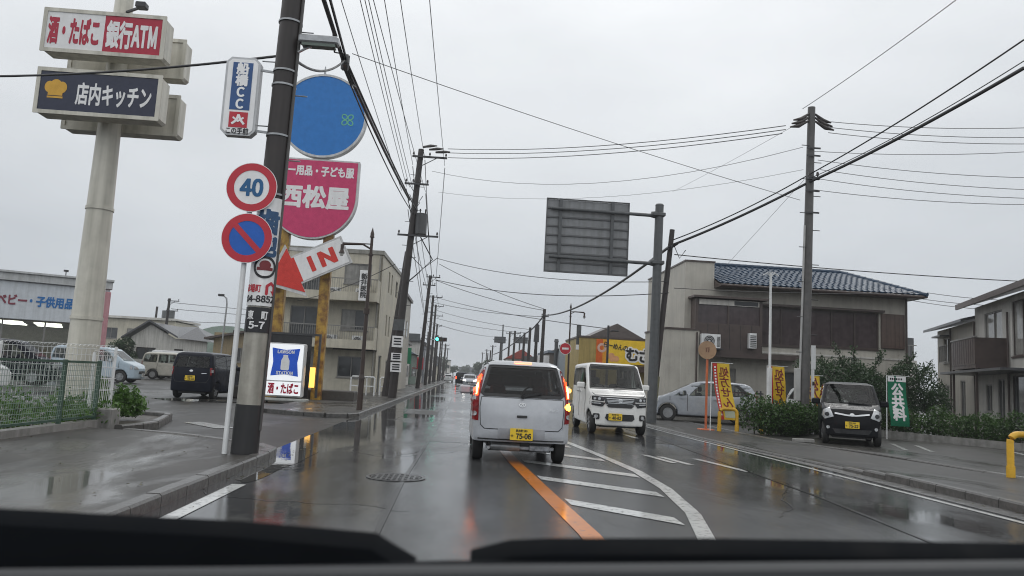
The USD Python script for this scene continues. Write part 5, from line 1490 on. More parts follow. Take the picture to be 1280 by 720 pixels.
street_lamp('brown ornamental street lamp on the left pavement before the apartment block', (-2.89, 22.4, .1), 5.05, -1, .85)
street_lamp('brown ornamental street lamp on the right pavement above the white tall car', (6.40, 46, .1), 5.6, 1, .85)
ne = thing('round_road_sign', 'round red sign on the post of the right ornamental street lamp', 'road sign', (6.15, 45.85, 3.2))
obj('disc', S(prism(circ(0, 0, .36), -.01, 0)), sign_white, ne)
obj('red_disc', S(prism(circ(0, 0, .33), .002, .006)), sign_red, ne)
obj('white_bar', S(prism(sbox(-.2, -.06, .2, .06), .006, .010)), sign_white, ne)
dl = thing('direction_board', 'small dark square board beside the round red sign', 'sign', (6.95, 46.1, 3.6))
obj('board', box(-.12, .16, -.03, .03, -.1, 1.1, .01), grey_steel, dl)
obj('plate', box(-.14, .12, -.06, -.032, -.42, -.12, .01), sign_white, dl)

# back of the overhead direction sign -----------------------------
gs = thing('overhead_sign', 'back of a large grey road direction sign on a cantilever pole at the right', 'road sign', (6.22, 24.7, 0))
obj('pole', cone((0, 0, 0), (.07, 0, 7.25), .165, .14, 20), grey_steel, gs, smooth=40)
obj('pole_cap', cone((.07, 0, 7.25), (.07, 0, 7.30), .15, .12, 20), grey_steel, gs, smooth=40)
sx0, sx1, sz0, sz1 = -3.70, -.95, 4.83, 7.27
for i in range(8):
    z0_ = sz0 + (sz1 - sz0) * i / 8
    obj('panel_board', box(sx0, sx1, .14, .17, z0_ + .012, z0_ + (sz1 - sz0) / 8 - .012), mat('sign_back_alu', (.20, .205, .21), .4, metal=.35, var=.15, scale=3, streak=.2), gs)
    obj('stiffener', box(sx0, sx1, .10, .14, z0_ - .02 if i else z0_, z0_ + .03), mat('sign_back_dark', (.10, .102, .105), .45, metal=.3, var=.2), gs)
obj('edge_trim', S(prism(sbox(sx0, sz0, sx1, sz1).buffer(.03, join_style='mitre').difference(sbox(sx0, sz0, sx1, sz1)), -.175, -.09)), mat('sign_back_dark', (.10, .102, .105), .45), gs)
for x in (sx0 + .45, sx1 - .55):
    obj('upright', box(x - .05, x + .05, .035, .10, sz0 - .02, sz1 + .02), grey_steel, gs)
for z in (5.30, 6.93):
    ar_ = obj('arm', cone((.05, 0, z - .03), (sx0 + .12, 0, z + .0), .062, .05, 12), grey_steel, gs, smooth=40)
    obj('flange', [cone((-.02, 0, z), (-.20, 0, z), .13, .10, 14), box(-.16, .25, -.18, .18, z - .06, z + .06, .02)], grey_steel, ar_)

# traffic light and far overhead signs ------------------------------
tl = thing('traffic_light', 'horizontal traffic light showing green on an arm over the left lane', 'traffic light', (-4.25, 90, 0))
obj('pole', cone((0, 0, 0), (0, 0, 6.2), .11, .09, 12), pole_grey, tl)
obj('arm', cone((-.2, 0, 5.25), (1.1, 0, 5.35), .06, n=10), galv, tl)
hb = obj('housing', box(.85, 2.25, -.12, .12, 5.15, 5.62, .03), dark_metal, tl)
for i, c_ in enumerate([mat('signal_green_lit', (.05, .6, .4), .2, emis=(.05, 1.0, .62), es=7.0), mat('signal_amber_off', (.08, .05, .01), .2), mat('signal_red_off', (.08, .01, .01), .2)]):
    obj('lamp', S(prism(circ(0, 0, .17), 0, .03), (1.10 + i * .45, -.125, 5.385)), c_, hb)
    obj('visor', S(prism(circ(0, 0, .2).difference(circ(0, 0, .175)).intersection(sbox(-1, -.05, 1, 1)), 0, .25), (1.10 + i * .45, -.125, 5.385)), dark_metal, hb)
obj('sign_board', [box(-2.3, -.9, -.05, .05, 5.1, 5.9, .02), beam((0, 0, 5.4), (-2.3, 0, 5.4), .08, .08)], grey_steel, tl)
for X_, w_, zz_, lab in ((4.55, 1.75, 7.0, 'left of two small dark overhead road sign backs far ahead at the right'), (7.55, 2.1, 7.1, 'right of two small dark overhead road sign backs far ahead at the right')):
    o = thing('overhead_sign', lab, 'road sign', (X_, 115, zz_))
    px_ = 1.25 if X_ < 6 else .9
    obj('board', box(0, w_, -.05, .05, -.5, .45), grey_steel, o)
    obj('rib', [box(0, w_, -.09, -.052, z, z + .08) for z in (-.45, -.05, .3)], dark_metal, o)
    obj('pole', cone((px_, .2, -zz_), (px_, .2, 2.3 if X_ < 6 else .8), .14, .11, 10), grey_steel, o)
    obj('arm', beam((-.2, .12, 0), (w_ + .2, .12, 0), .1, .1), grey_steel, o)

# blue tiled house --------------------------------------------------
ho = thing('blue_roof_house', 'two storey beige house with a blue tiled roof and brown shutters', 'house', (0, 34, 0))
wn = [(13.45, 3.35, 15.55, 5.12), (15.75, 3.42, 19.12, 5.12), (14.3, .6, 16.6, 2.2), (17.4, .9, 19.2, 2.2), (11.0, .2, 12.4, 2.2)]
wall(ho, 11.3, 20.45, 0, 5.95, 0, wn, stucco_beige, 'front_wall')
obj('core', box(11.3, 20.38, .5, 7.3, 0, 5.9), stucco_beige, ho)
obj('side_wall', box(20.40, 20.45, .185, 7.4, 0, 5.95), stucco_beige, ho)
for w_ in wn[:2]:
    window(ho, *w_, 0, fm=brown_alu, sashes=3 if w_[2] - w_[0] > 3 else 2, fw=.07, pane=mat('shuttered_glass', (.05, .038, .04), .18, var=.3, streak=.3))
for w_ in wn[2:]:
    window(ho, *w_, 0, fm=alu_frame, sashes=2)
obj('window_head', box(13.3, 19.3, -.22, -.003, 5.14, 5.24), brown_metal, ho)
sc = obj('shutter_case', box(19.2, 20.30, -.12, -.003, 3.5, 5.1, .015), brown_shutter, ho)
obj('shutter_groove', [box(19.22 + k * .2, 19.235 + k * .2, -.127, -.12, 3.55, 5.05) for k in range(1, 6)], brown_metal, sc)
obj('shutter_strip', box(13.32, 13.42, -.08, -.003, 3.3, 5.12), brown_metal, ho)
obj('lower_canopy', [box(11.0, 15.2, -.75, -.003, 2.72, 2.84), box(11.0, 15.2, -.80, -.752, 2.66, 2.90)], brown_metal, ho)
obj('band', box(13.3, 20.6, -.03, -.003, 2.98, 3.06), stucco_grey, ho)
for x in (20.40,):
    obj('downpipe', cone((x, -.08, .1), (x, -.08, 5.9), .045, n=8), brown_metal, ho)
tb = obj('stair_tower', box(9.95, 11.3, -.02, 7.0, 0, 7.0), stucco_beige, ho)
obj('tower_cap', box(9.91, 11.34, -.06, 7.04, 7.0, 7.07), brown_metal, tb)
# enclosed brown balcony
by = -.75
eb = obj('enclosed_balcony', [box(10.25, 13.3, by, -.03, 2.95, 4.15), box(10.25, 10.37, by, -.03, 4.15, 5.25), box(13.18, 13.3, by, -.03, 4.15, 5.25), box(11.7, 11.78, by, by + .08, 4.15, 5.25), box(10.25, 13.3, by, -.03, 2.83, 2.95)], brown_metal, ho)
obj('glass', box(10.37, 13.18, by + .05, by + .06, 4.15, 5.0), mat('shuttered_glass', (.05, .038, .04), .18), eb)
obj('fanlight', box(12.0, 13.1, by - .012, by - .002, 5.0, 5.2), glass_dark, eb)
obj('pale_lintel', box(10.4, 13.15, by - .01, by + .05, 4.98, 5.22), stucco_grey, eb)
obj('balcony_roof', box(10.1, 13.5, by - .2, -.003, 5.27, 5.36), brown_metal, eb)
obj('panel_line', [box(10.3 + k * .5, 10.315 + k * .5, by - .008, by, 3.0, 4.12) for k in range(1, 6)], black_plastic, eb)
ac_unit(ho, 10.45, 3.02, by - .02 - .0, w=.85, h=.62)
obj('ac_shelf', box(10.4, 11.4, by - .4, by - .001, 2.97, 3.015), dark_metal, ho)
ac2 = obj('ac_unit', box(12.62, 12.95, by - .27, by - .003, 3.10, 3.78, .015), white_metal, ho)
obj('grille', [box(12.65, 12.92, by - .282, by - .27, 3.16 + k * .08, 3.20 + k * .08) for k in range(7)], dark_metal, ac2)
# roof: hipped, with rows of pantiles
EZ, RZ, EY, RY = 5.95, 7.42, -.75, 3.5
ex0, ex1, rx0, rx1 = 11.32, 20.80, 11.32, 19.1
rf = obj('roof', cat_([(np.array([[ex0, EY, EZ], [ex1, EY, EZ], [rx1, RY, RZ], [rx0, RY, RZ], [ex1, 7.8, EZ], [ex0, 7.8, EZ], [ex0, EY, EZ - .12], [ex1, EY, EZ - .12], [ex1, 7.8, EZ - .12], [ex0, 7.8, EZ - .12]]),
                        np.array([[0, 1, 2, 3], [1, 4, 2, 2], [4, 5, 3, 2], [5, 0, 3, 3], [6, 9, 8, 7], [0, 6, 7, 1], [1, 7, 8, 4], [5, 9, 6, 0]]))]), brown_metal, ho)


def tiles(P0, P1, Q0, Q1, rows, tw, lift=.015):
    """Pantiles on the roof plane with eave P0-P1 and ridge Q0-Q1: each a small curved plate overlapping the row below."""
    P0, P1, Q0, Q1 = (np.array(q, float) for q in (P0, P1, Q0, Q1))
    up = np.cross(P1 - P0, Q0 - P0); up /= np.linalg.norm(up)
    if up[2] < 0:
        up = -up
    out = []
    for r in range(rows):
        a, b = r / rows, min(1, (r + 1.25) / rows)
        L0, L1 = P0 + (Q0 - P0) * a, P1 + (Q1 - P1) * a
        M0, M1 = P0 + (Q0 - P0) * b, P1 + (Q1 - P1) * b
        n = max(1, int(np.linalg.norm(L1 - L0) / tw))
        for i in range(n):
            s0, s1 = i / n, (i + 1) / n
            v = []
            for k in range(5):
                s_ = s0 + (s1 - s0) * k / 4
                hgt = [.03, .055, .03, .01, .028][k]
                e = RN.uniform(-.003, .003)
                v.append(L0 + (L1 - L0) * s_ + up * (hgt + .035 + lift + e)); v.append(M0 + (M1 - M0) * s_ + up * (hgt + lift))
                v.append(L0 + (L1 - L0) * s_ + up * (hgt + lift - .01))
            f = []
            for k in range(4):
                q = k * 3
                f += [[q, q + 3, q + 4], [q, q + 4, q + 1], [q + 2, q + 5, q + 3], [q + 2, q + 3, q]]
            out.append((np.array(v), np.array(f)))
    return out


obj('roof_tiles', tiles((ex0, EY - .03, EZ), (ex1, EY - .03, EZ), (rx0, RY, RZ), (rx1, RY, RZ), 15, .27) + tiles((ex1 + .02, EY, EZ), (ex1 + .02, 7.8, EZ), (rx1, RY, RZ), (rx1, RY + .02, RZ), 14, .27), tile_blue, ho, kind='stuff')
obj('ridge_tiles', [tube([(rx0 + .35 * i, RY, RZ + .09), (rx0 + .35 * i + .36, RY, RZ + .10)], .11, 8) for i in range(int((rx1 - rx0) / .35))] + [tube([(rx1 + (ex1 - rx1) * s_, RY + (EY - RY) * s_, RZ + (EZ - RZ) * s_ + .08), (rx1 + (ex1 - rx1) * (s_ + .085), RY + (EY - RY) * (s_ + .085), RZ + (EZ - RZ) * (s_ + .085) + .10)], .10, 8) for s_ in np.arange(0, 1, .08)], tile_blue, ho, kind='stuff')
obj('gutter', tube([(ex0, EY - .1, EZ - .06), (ex1 + .1, EY - .1, EZ - .06), (ex1 + .1, 7.8, EZ - .06)], .06, 8), brown_metal, ho)

an = thing('annex', 'plain beige flat roofed annex with a dark coping left of the blue roofed house', 'building', (0, 33.2, 0))
obj('wall', box(8.9, 10.42, 0, 3.8, 0, 3.78), stucco_beige, an)
obj('coping', box(8.86, 10.46, -.04, 3.84, 3.78, 3.86), brown_metal, an)
obj('downpipe', cone((10.3, -.06, .1), (10.3, -.06, 3.7), .04, n=8), brown_metal, an)
obj('wall_joint', box(9.6, 9.612, -.004, .0, .1, 3.7), stucco_grey, an)
bk = thing('bicycle_gate', 'dark slatted side gate between the house wall and the left shrubby hedge', 'gate', (11.1, 31.5, 0))
for k in range(10):
    obj('slat', box(k * .16, k * .16 + .06, 0, .03, .15, 1.25), dark_metal, bk)
obj('rail', [box(-.03, 1.6, .032, .06, z, z + .06) for z in (.3, 1.1)], dark_metal, bk)

# grey houses at the right, their fronts turned to the road -----------
rh = thing('grey_house', 'weathered two storey house with a dark balcony at the right edge', 'house', (24.9, 39.5, 0), -110)
HN = [(9.9, 3.0, 12.1, 4.9), (13.2, 3.0, 15.2, 5.05), (11.4, .3, 12.2, 2.2), (13.0, .2, 15.6, 2.3), (9.9, .9, 10.7, 2.0)]
wall(rh, 8.6, 24, 0, 5.3, 0, HN, stucco_grey, 'front_wall')
for i, w_ in enumerate(HN):
    window(rh, *w_, 0, fm=brown_alu if i in (1, 3) else alu_frame, sashes=2)
wn2 = [(3.4, 3.1, 4.6, 4.3), (3.0, .7, 4.4, 2.0), (6.2, .4, 7.0, 2.2)]
wall(rh, 2.2, 8.6, 0, 4.75, .0, wn2, stucco_beige, 'front_wall', th=.18)
for w_ in wn2:
    window(rh, *w_, 0, fm=alu_frame, sashes=2)
obj('far_gable', box(2.2, 2.38, .185, 6, 0, 4.75), stucco_grey, rh)
obj('core', box(2.5, 24, .4, 6, 0, 4.6), stucco_grey, rh)
obj('main_roof', [(np.array([[8.3, -.6, 5.25], [24.5, -.6, 5.25], [24.5, 3.2, 6.6], [8.3, 3.2, 6.6], [8.3, -.6, 5.40], [24.5, -.6, 5.40], [24.5, 3.2, 6.75], [8.3, 3.2, 6.75]]), BOXF), box(8.3, 24.5, -.68, -.6, 5.22, 5.44)], roof_brown, rh)
obj('lower_roof', [(np.array([[1.7, -.55, 4.7], [8.6, -.55, 4.7], [8.6, 3.2, 5.7], [1.7, 3.2, 5.7], [1.7, -.55, 4.82], [8.6, -.55, 4.82], [8.6, 3.2, 5.82], [1.7, 3.2, 5.82]]), BOXF)], roof_dark, rh)
bl = obj('balcony', [box(9.4, 12.7, -1.1, -.003, 2.55, 2.70), box(9.4, 12.7, -1.12, -1.06, 2.70, 3.72), box(9.4, 9.46, -1.06, -.003, 2.70, 3.72), box(12.64, 12.7, -1.06, -.003, 2.70, 3.72)], brown_metal, rh)
obj('handrail', box(9.36, 12.74, -1.15, -1.03, 3.722, 3.78), alu_frame, bl)
obj('balcony_groove', [box(9.45 + k * .3, 9.465 + k * .3, -1.128, -1.12, 2.75, 3.68) for k in range(1, 11)], black_plastic, bl)
for x in (9.45, 12.65):
    obj('balcony_post', box(x - .04, x + .04, -1.1, -1.02, 0, 2.55), brown_metal, bl)
obj('entrance_roof', [box(8.2, 16.2, -1.3, -.003, 2.38, 2.47)], roof_dark, rh)
for x in (4.9, 8.72, 12.9):
    obj('downpipe', cone((x, -.07, .1), (x, -.07, 4.7), .04, n=8), brown_metal, rh)
obj('window_hood', box(3.2, 4.8, -.5, -.003, 4.32, 4.39), roof_dark, rh)
obj('window_grille', [box(3.3 + k * .12, 3.32 + k * .12, -.2, -.18, 3.1, 3.9) for k in range(12)] + [box(3.28, 4.72, -.21, -.17, z, z + .03) for z in (3.1, 3.9)], alu_frame, rh)
ac_unit(rh, 10.4, 2.72, -.3, w=.7, h=.5)
rh2 = thing('pale_house', 'small pale house with a roof terrace railing between blue roofed and grey houses', 'house', (25.2, 45, 0))
obj('wall', box(-1.5, 2.5, 0, 5, 0, 3.6), stucco_white, rh2)
obj('upper_block', box(.4, 2.5, .3, 5, 3.6, 5.0), mat('dark_cladding', (.06, .062, .065), .5, var=.2), rh2)
obj('railing', [box(-1.5 + k * .25, -1.47 + k * .25, 0, .03, 3.6, 4.5) for k in range(16)] + [box(-1.5, 2.5, -.01, .04, 4.5, 4.55)], alu_frame, rh2)

# yellow restaurant --------------------------------------------------
ye = thing('restaurant', 'low yellow restaurant with a painted sign along its wall, beyond the white tall car', 'building', (0, 46, 0))
wall_y = mat('ochre_wall', (.36, .27, .09), .5, var=.1, streak=.25)
obj('wall', box(7.0, 12.6, 0, 6, 0, 3.95), wall_y, ye)
obj('coping', box(6.95, 12.65, -.05, 6.05, 3.95, 4.06), roof_brown, ye)
bd = obj('sign_board', S(prism(sbox(8.05, 2.45, 12.2, 3.90), .003, .05)), sign_yellow, ye)
obj('orange_band', S(prism(sbox(8.05, 2.45, 8.45, 3.90), .05, .056)), mat('sign_orange', (.55, .10, .01), .4), bd)
obj('orange_fade', S(prism(sbox(8.45, 2.45, 8.75, 3.90), .05, .054)), mat('sign_orange_pale', (.65, .28, .02), .4), bd)
gl_ = at(glyphs('む', .78, 8), 10.30, 3.05)
gl2 = unary_union([at(glyphs('さ', .78, 8), 11.05, 3.0), at(glyphs('し', .78, 8), 11.75, 3.0)])
obj('letter_outline', S(prism(unary_union([gl_, gl2]).buffer(.09), .05, .056)), sign_white, bd)
obj('lettering', S(prism(gl_, .056, .062)), sign_black, bd)
for ch_, x_ in (('さ', 11.05), ('し', 11.75)):
    obj('lettering', S(prism(at(glyphs(ch_, .78, 8), x_, 3.0), .056, .062)), sign_black, bd)
obj('lettering', S(prism(at(fit_w(glyphs('らーめんの', .36, 3), 1.5), 9.25, 3.50, -8), .056, .062)), sign_black, bd)
obj('round_mark', S(prism(circ(8.40, 3.38, .28).difference(circ(8.40, 3.38, .14)), .056, .062)), mat('sign_pale_pink', (.6, .4, .33), .4), bd)
obj('picture', S(prism(unary_union([circ(9.0, 2.9, .2), circ(9.3, 2.75, .18), circ(9.05, 2.68, .13)]), .054, .060)), mat('sign_peach', (.65, .33, .16), .4), bd)
obj('window', [box(7.4, 8.1, -.02, .0, 1.3, 2.0)], glass_dark, ye)
obj('awning', box(10.3, 12.2, -.8, -.003, 2.0, 2.35), mat('dark_awning', (.05, .03, .025), .5), ye)
gy = thing('grey_shed', 'grey corrugated metal building left of the yellow restaurant', 'building', (0, 53, 0))
obj('wall', box(7.3, 8.6, 0, 5, 0, 3.85), mat('grey_cladding', (.20, .23, .25), .45, var=.15), gy)
obj('corrugation', [box(7.32 + k * .16, 7.38 + k * .16, -.03, -.001, .1, 3.8) for k in range(8)], mat('grey_cladding', (.20, .23, .25), .45), gy)
obj('coping', box(7.27, 8.63, -.06, 5.03, 3.85, 3.95), dark_metal, gy)
lp = thing('street_light', 'small dark street light pole standing in front of the yellow restaurant sign', 'street light', (7.62, 40, 0))
obj('pole', cone((0, 0, 0), (.0, 0, 4.3), .07, .06, 10), dark_metal, lp)
obj('lamp_head', [beam((0, 0, 3.95), (.35, 0, 4.02), .04, .04), box(.15, .55, -.08, .08, 3.98, 4.08, .02)], dark_metal, lp)
ch = thing('chimney', 'slim grey flue rising left of the round red sign', 'chimney', (8.05, 66, 0))
obj('flue', cone((0, 0, 0), (0, 0, 4.6), .16, n=12), grey_steel, ch)
obj('cowl', cone((0, 0, 4.6), (0, 0, 4.85), .22, .16, 12), grey_steel, ch)
rr = thing('red_roof_building', 'distant low building with a dull red gable roof above the silver car', 'building', (5.6, 100, 0))
obj('wall', box(.2, 4.0, .3, 8, 0, 3.9), stucco_grey, rr)
obj('roof', (np.array([[0, 0, 3.85], [4.2, 0, 3.85], [2.1, 0, 5.15], [0, 8.3, 3.85], [4.2, 8.3, 3.85], [2.1, 8.3, 5.15]]), np.array([[0, 1, 2], [3, 5, 4], [0, 2, 5], [0, 5, 3], [1, 4, 5], [1, 5, 2], [0, 3, 4], [0, 4, 1]])), mat('red_sheet_roof', (.22, .035, .025), .4, var=.2), rr)

# baby goods shop at the left -------------------------------------------
ss = thing('clothing_shop', 'long low white fronted shop with coloured lettering behind the left car park', 'shop', (-3.69, 53.87, 0), 26)
fas = mat('fascia_white', (.50, .53, .56), .4, var=.06, streak=.15)
obj('fascia', box(-46, -19.0, -.6, -.3, 3.05, 5.1, .02), fas, ss)
obj('parapet', [box(-46, -18.9, -.75, -.2, 5.12, 5.55, .02), box(-46, -18.85, -.85, -.1, 5.552, 5.66)], mat('parapet_pale', (.42, .43, .43), .45, streak=.2), ss)
for x in (-33, -29, -25, -21.3):
    obj('roof_lamp', [cone((x, -.5, 5.66), (x, -.5, 5.9), .03, n=6), box(x - .12, x + .12, -.6, -.4, 5.9, 6.0)], dark_metal, ss)
obj('lettering', S(prism(at(fit_w(glyphs('ベビー', .56, 4), 1.42), -23.68, 4.1), .602, .62)), mat('letter_maroon', (.17, .03, .05), .4), ss, label='maroon letters')
obj('lettering', S(prism(at(fit_w(glyphs('・子供用品', .56, 4), 2.10), -21.80, 4.1), .602, .62)), mat('letter_blue', (.01, .12, .34), .4), ss, label='blue letters')
obj('column', box(-19.75, -18.95, -.95, -.2, 0, 4.95, .03), mat('pink_column', (.42, .21, .23), .5, var=.08, streak=.2), ss)
obj('back_wall', box(-46, -19.2, 7.8, 8, 0, 5.2), mat('shop_interior', (.45, .43, .38), .6), ss)
obj('roof_slab', box(-46, -19.2, -.28, 8.2, 5.0, 5.1), concrete, ss)
obj('ceiling', box(-46, -19.2, -.28, 7.8, 3.0, 3.05), mat('shop_interior', (.45, .43, .38), .6), ss)
obj('end_wall', box(-19.2, -19.0, -.2, 8, 0, 5.0), stucco_white, ss)
tube_l = mat('ceiling_tube_lit', (.9, .9, .85), .3, emis=(1.0, .97, .86), es=2.6)
for y in (.8, 2.2, 3.8, 5.6):
    for x in np.arange(-34, -19.8, 1.9):
        obj('ceiling_light', box(x, x + 1.35, y, y + .14, 2.93, 2.995), tube_l, ss)
pane_m = usdkit.material(stage, '/World/Looks/clear_shop_pane', {'fr': ('fresnel', {'IOR': 1.45}), 't': ('transparent_bsdf', {'color': (.86, .89, .88)}), 'g': ('glossy_bsdf', {'roughness': .03}), 'm': ('mix_closure', {})},
                         [('fr.fac', 'm.fac'), ('t.BSDF', 'm.closure1'), ('g.BSDF', 'm.closure2')], surface='m.closure')
for x in np.arange(-36, -19.9, 2.0):
    obj('mullion', box(x - .04, x + .04, -.3, -.22, 0, 3.0), alu_frame, ss)
    obj('shop_pane', box(x + .04, x + 1.96 if x + 1.96 < -19.8 else -19.8, -.27, -.262, .1, 2.98), pane_m, ss)
for i, x in enumerate(np.arange(-35, -20.5, 1.7)):
    obj('display_rack', box(x, x + 1.2, 1.6 + (i % 3), 2.2 + (i % 3), 0, 1.2 + .3 * (i % 2)), [mat('goods_pink', (.35, .18, .2), .6), mat('goods_tan', (.3, .25, .17), .6), mat('goods_blue', (.16, .2, .3), .6)][i % 3], ss)

# background at the left ----------------------------------------------------
lh = thing('dark_roof_house', 'white house with a dark tiled gable roof beyond the parked white vans', 'house', (-30, 70, 0))
wl_ = [(.9, .9, 2.6, 2.3), (4.2, 1.5, 5.0, 2.3), (5.9, 1.0, 6.8, 2.1)]
wall(lh, .4, 7.0, 0, 3.2, 0, wl_, stucco_white, 'front_wall')
for w_ in wl_:
    window(lh, *w_, 0, fm=brown_alu)
obj('gable', (np.array([[.4, 0.002, 3.2], [4.2, 0.002, 3.2], [2.0, 0.002, 4.35], [.4, .15, 3.2], [4.2, .15, 3.2], [2.0, .15, 4.35]]), np.array([[0, 1, 2], [3, 5, 4], [0, 2, 5], [0, 5, 3], [1, 4, 5], [1, 5, 2]])), stucco_white, lh)
obj('roof', (np.array([[-.3, -.5, 3.0], [2.0, -.5, 4.6], [2.0, 7, 4.6], [-.3, 7, 3.0], [4.6, -.5, 3.25], [4.6, 7, 3.25], [7.6, -.5, 3.05], [7.6, 7, 3.05], [5, 3, 4.5], [-.3, -.5, 3.15], [2.0, -.5, 4.78], [4.6, -.5, 3.4]]), np.array([[0, 1, 2], [0, 2, 3], [1, 4, 5], [1, 5, 2], [4, 6, 8], [6, 7, 8], [2, 8, 7], [2, 4, 8], [0, 9, 10], [0, 10, 1], [1, 10, 11], [1, 11, 4]])), roof_dark, lh)
obj('garden_shrub', leaves(clump_pts(2500, [(-.6, -2, 1.2, .9, .8, 1.3), (.3, -2, 1.8, .7, .7, .8), (1.2, -2, .9, .6, .6, .9)], 41), .22, .5, .4, 42), leaf_far, kind='stuff') if False else None
gt = thing('garden_tree', 'dark shrub tree standing at the left corner of the dark roofed house', 'tree', (-29.8, 68.5, 0))
obj('trunk', cone((0, 0, 0), (0, 0, 1.8), .12, .06, 8), bark, gt)
obj('crown', leaves(clump_pts(2600, [(-.3, 0, 1.6, 1.0, .8, 1.2), (.4, 0, 2.3, .8, .7, .8), (.9, 0, 1.2, .7, .6, .8)], 41), .22, .5, .4, 42), leaf_far, gt, kind='stuff')
ga = thing('arched_shed', 'pale green shed with a curved roof behind the dark roofed house', 'building', (-26.0, 82, 0))
a_ = np.linspace(0, math.pi, 14)
obj('shell', S(prism(Polygon([(4.2 * math.cos(t) + 1, 2.6 + 2.6 * math.sin(t)) for t in a_] + [(-3.2, 0), (5.2, 0)]), -8, 0)), mat('green_shed', (.24, .30, .26), .5, var=.1), ga)
obj('corrugation', [box(-3 + k * .5, -2.94 + k * .5, -.02, 0, .1, 2.6) for k in range(16)], mat('green_shed', (.24, .30, .26), .5), ga)
ab = thing('apartment_block', 'pale flat roofed apartment block in the haze behind the pink shop column', 'building', (-41, 88, 0))
wl_ = [(x, z, x + 1.4, z + 1.2) for x in (.8, 3.2, 5.6) for z in (1.0, 3.4)]
wall(ab, 0, 8.4, 0, 5.7, 0, wl_, stucco_cream, 'front_wall')
for w_ in wl_:
    window(ab, *w_, 0)
obj('roof_slab', box(-.1, 8.5, -.3, 8, 5.7, 5.95), stucco_grey, ab)
obj('core', box(0.05, 8.35, .3, 8, 0, 5.6), stucco_cream, ab)
obj('water_tank', cone((6.4, 3, 5.95), (6.4, 3, 7.0), .7, n=14), grey_steel, ab)
bh = thing('tan_house', 'low tan house with a brown roof between dark hatchback and near utility pole', 'house', (-19.2, 60, 0))
wall(bh, 0, 4.5, 0, 3.6, 0, [(1.4, 1.4, 2.8, 2.5)], mat('tan_wall', (.28, .22, .13), .6, var=.1, streak=.2))
window(bh, 1.4, 1.4, 2.8, 2.5, 0)
obj('roof', (np.array([[-.6, -.5, 3.0], [4.8, -.5, 4.2], [4.8, 6, 4.2], [-.6, 6, 3.0], [-.6, -.5, 3.16], [4.8, -.5, 4.36], [4.8, 6, 4.36], [-.6, 6, 3.16]]), BOXF), roof_brown, bh)
obj('core', box(0.02, 4.45, .3, 5.5, 0, 2.95), mat('tan_wall', (.28, .22, .13), .6), bh)
gwall = thing('block_wall', 'low pale concrete block wall behind the pale blue van', 'wall', (-29, 64, 0))
for i in range(14):
    obj('wall_panel', box(i * .9, i * .9 + .88, 0, .12, 0, 1.25), mat('block_wall_grey', (.30, .30, .28), .6, var=.15, streak=.25), gwall)
for X_, Y_, h_, lab, tw in ((-28.7, 75, 7.2, 'dark utility pole with brackets behind the dark roofed house', 1), (-36.5, 92, 7.5, 'thin hazy pole beside the water tank at the far left', 0), (-23.2, 78, 4.6, 'short thin pole at the right end of the dark roofed house', 0)):
    t, A_ = upole('utility_pole', lab, (X_, Y_, 0), (X_ + .15, Y_, h_), .16, .12, [(h_ - .25, .1, 1.0, 2), (h_ - 1.2, .1, 1.0, 2)] if tw else [], steps=False)
sl2 = thing('street_light', 'slim pale curved street light left of the near utility pole, in the car park', 'street light', (-15.5, 50, 0))
obj('pole', tube([(0, 0, 0), (.05, 0, 3), (.1, 0, 5.0), (.05, 0, 5.4), (-.15, 0, 5.6)], .055, 8), galv, sl2, smooth=40)
obj('lamp_head', box(-.5, -.1, -.1, .1, 5.53, 5.68, .03), dark_metal, sl2)

# far rows along the road ----------------------------------------------------------
far_cols = [stucco_grey, stucco_cream, stucco_beige, stucco_white, mat('dull_green_wall', (.12, .17, .14), .6), mat('dark_timber_wall', (.09, .075, .065), .6), mat('slate_wall', (.14, .15, .17), .6)]
roof_cols = [roof_dark, roof_brown, mat('grey_blue_roof', (.10, .12, .15), .4)]
far_words = {0: 'grey', 1: 'cream', 2: 'beige', 3: 'white', 4: 'dull green', 5: 'dark timber', 6: 'slate grey'}


def far_house(x, y, w, d, h, c, rc, facing, label, gable=True):
    t = thing('far_house', label, 'house', (x, y, 0))
    obj('wall', box(0, w, 0, d, 0, h), far_cols[c], t)
    if gable:
        obj('roof', (np.array([[-.4, -.4, h], [w + .4, -.4, h], [w + .4, d + .4, h], [-.4, d + .4, h], [w / 2, -.4, h + w * .28], [w / 2, d + .4, h + w * .28]]), np.array([[0, 1, 4], [3, 5, 2], [0, 4, 5], [0, 5, 3], [1, 2, 5], [1, 5, 4], [0, 3, 2], [0, 2, 1]])), roof_cols[rc], t)
    else:
        obj('roof', box(-.15, w + .15, -.15, d + .15, h, h + .25), roof_cols[rc], t)
    for z in np.arange(.9, h - 1, 2.6):
        for q in np.arange(.6, w - 1.2, 2.0):
            wd = obj('window', box(q, q + 1.2, -.05, -.002, z, z + 1.1), alu_frame, t)
            obj('pane', box(q + .07, q + 1.13, -.06, -.051, z + .07, z + 1.03), glass_room, wd)
        xs = w if facing > 0 else 0
        for q in np.arange(.8, d - 1.2, 2.4):
            wd = obj('window', box(xs - .05 if facing < 0 else xs + .002, xs - .002 if facing < 0 else xs + .05, q, q + 1.3, z, z + 1.1), alu_frame, t)
            obj('pane', box(xs - .06 if facing < 0 else xs + .051, xs - .051 if facing < 0 else xs + .06, q + .07, q + 1.23, z + .07, z + 1.03), glass_room, wd)


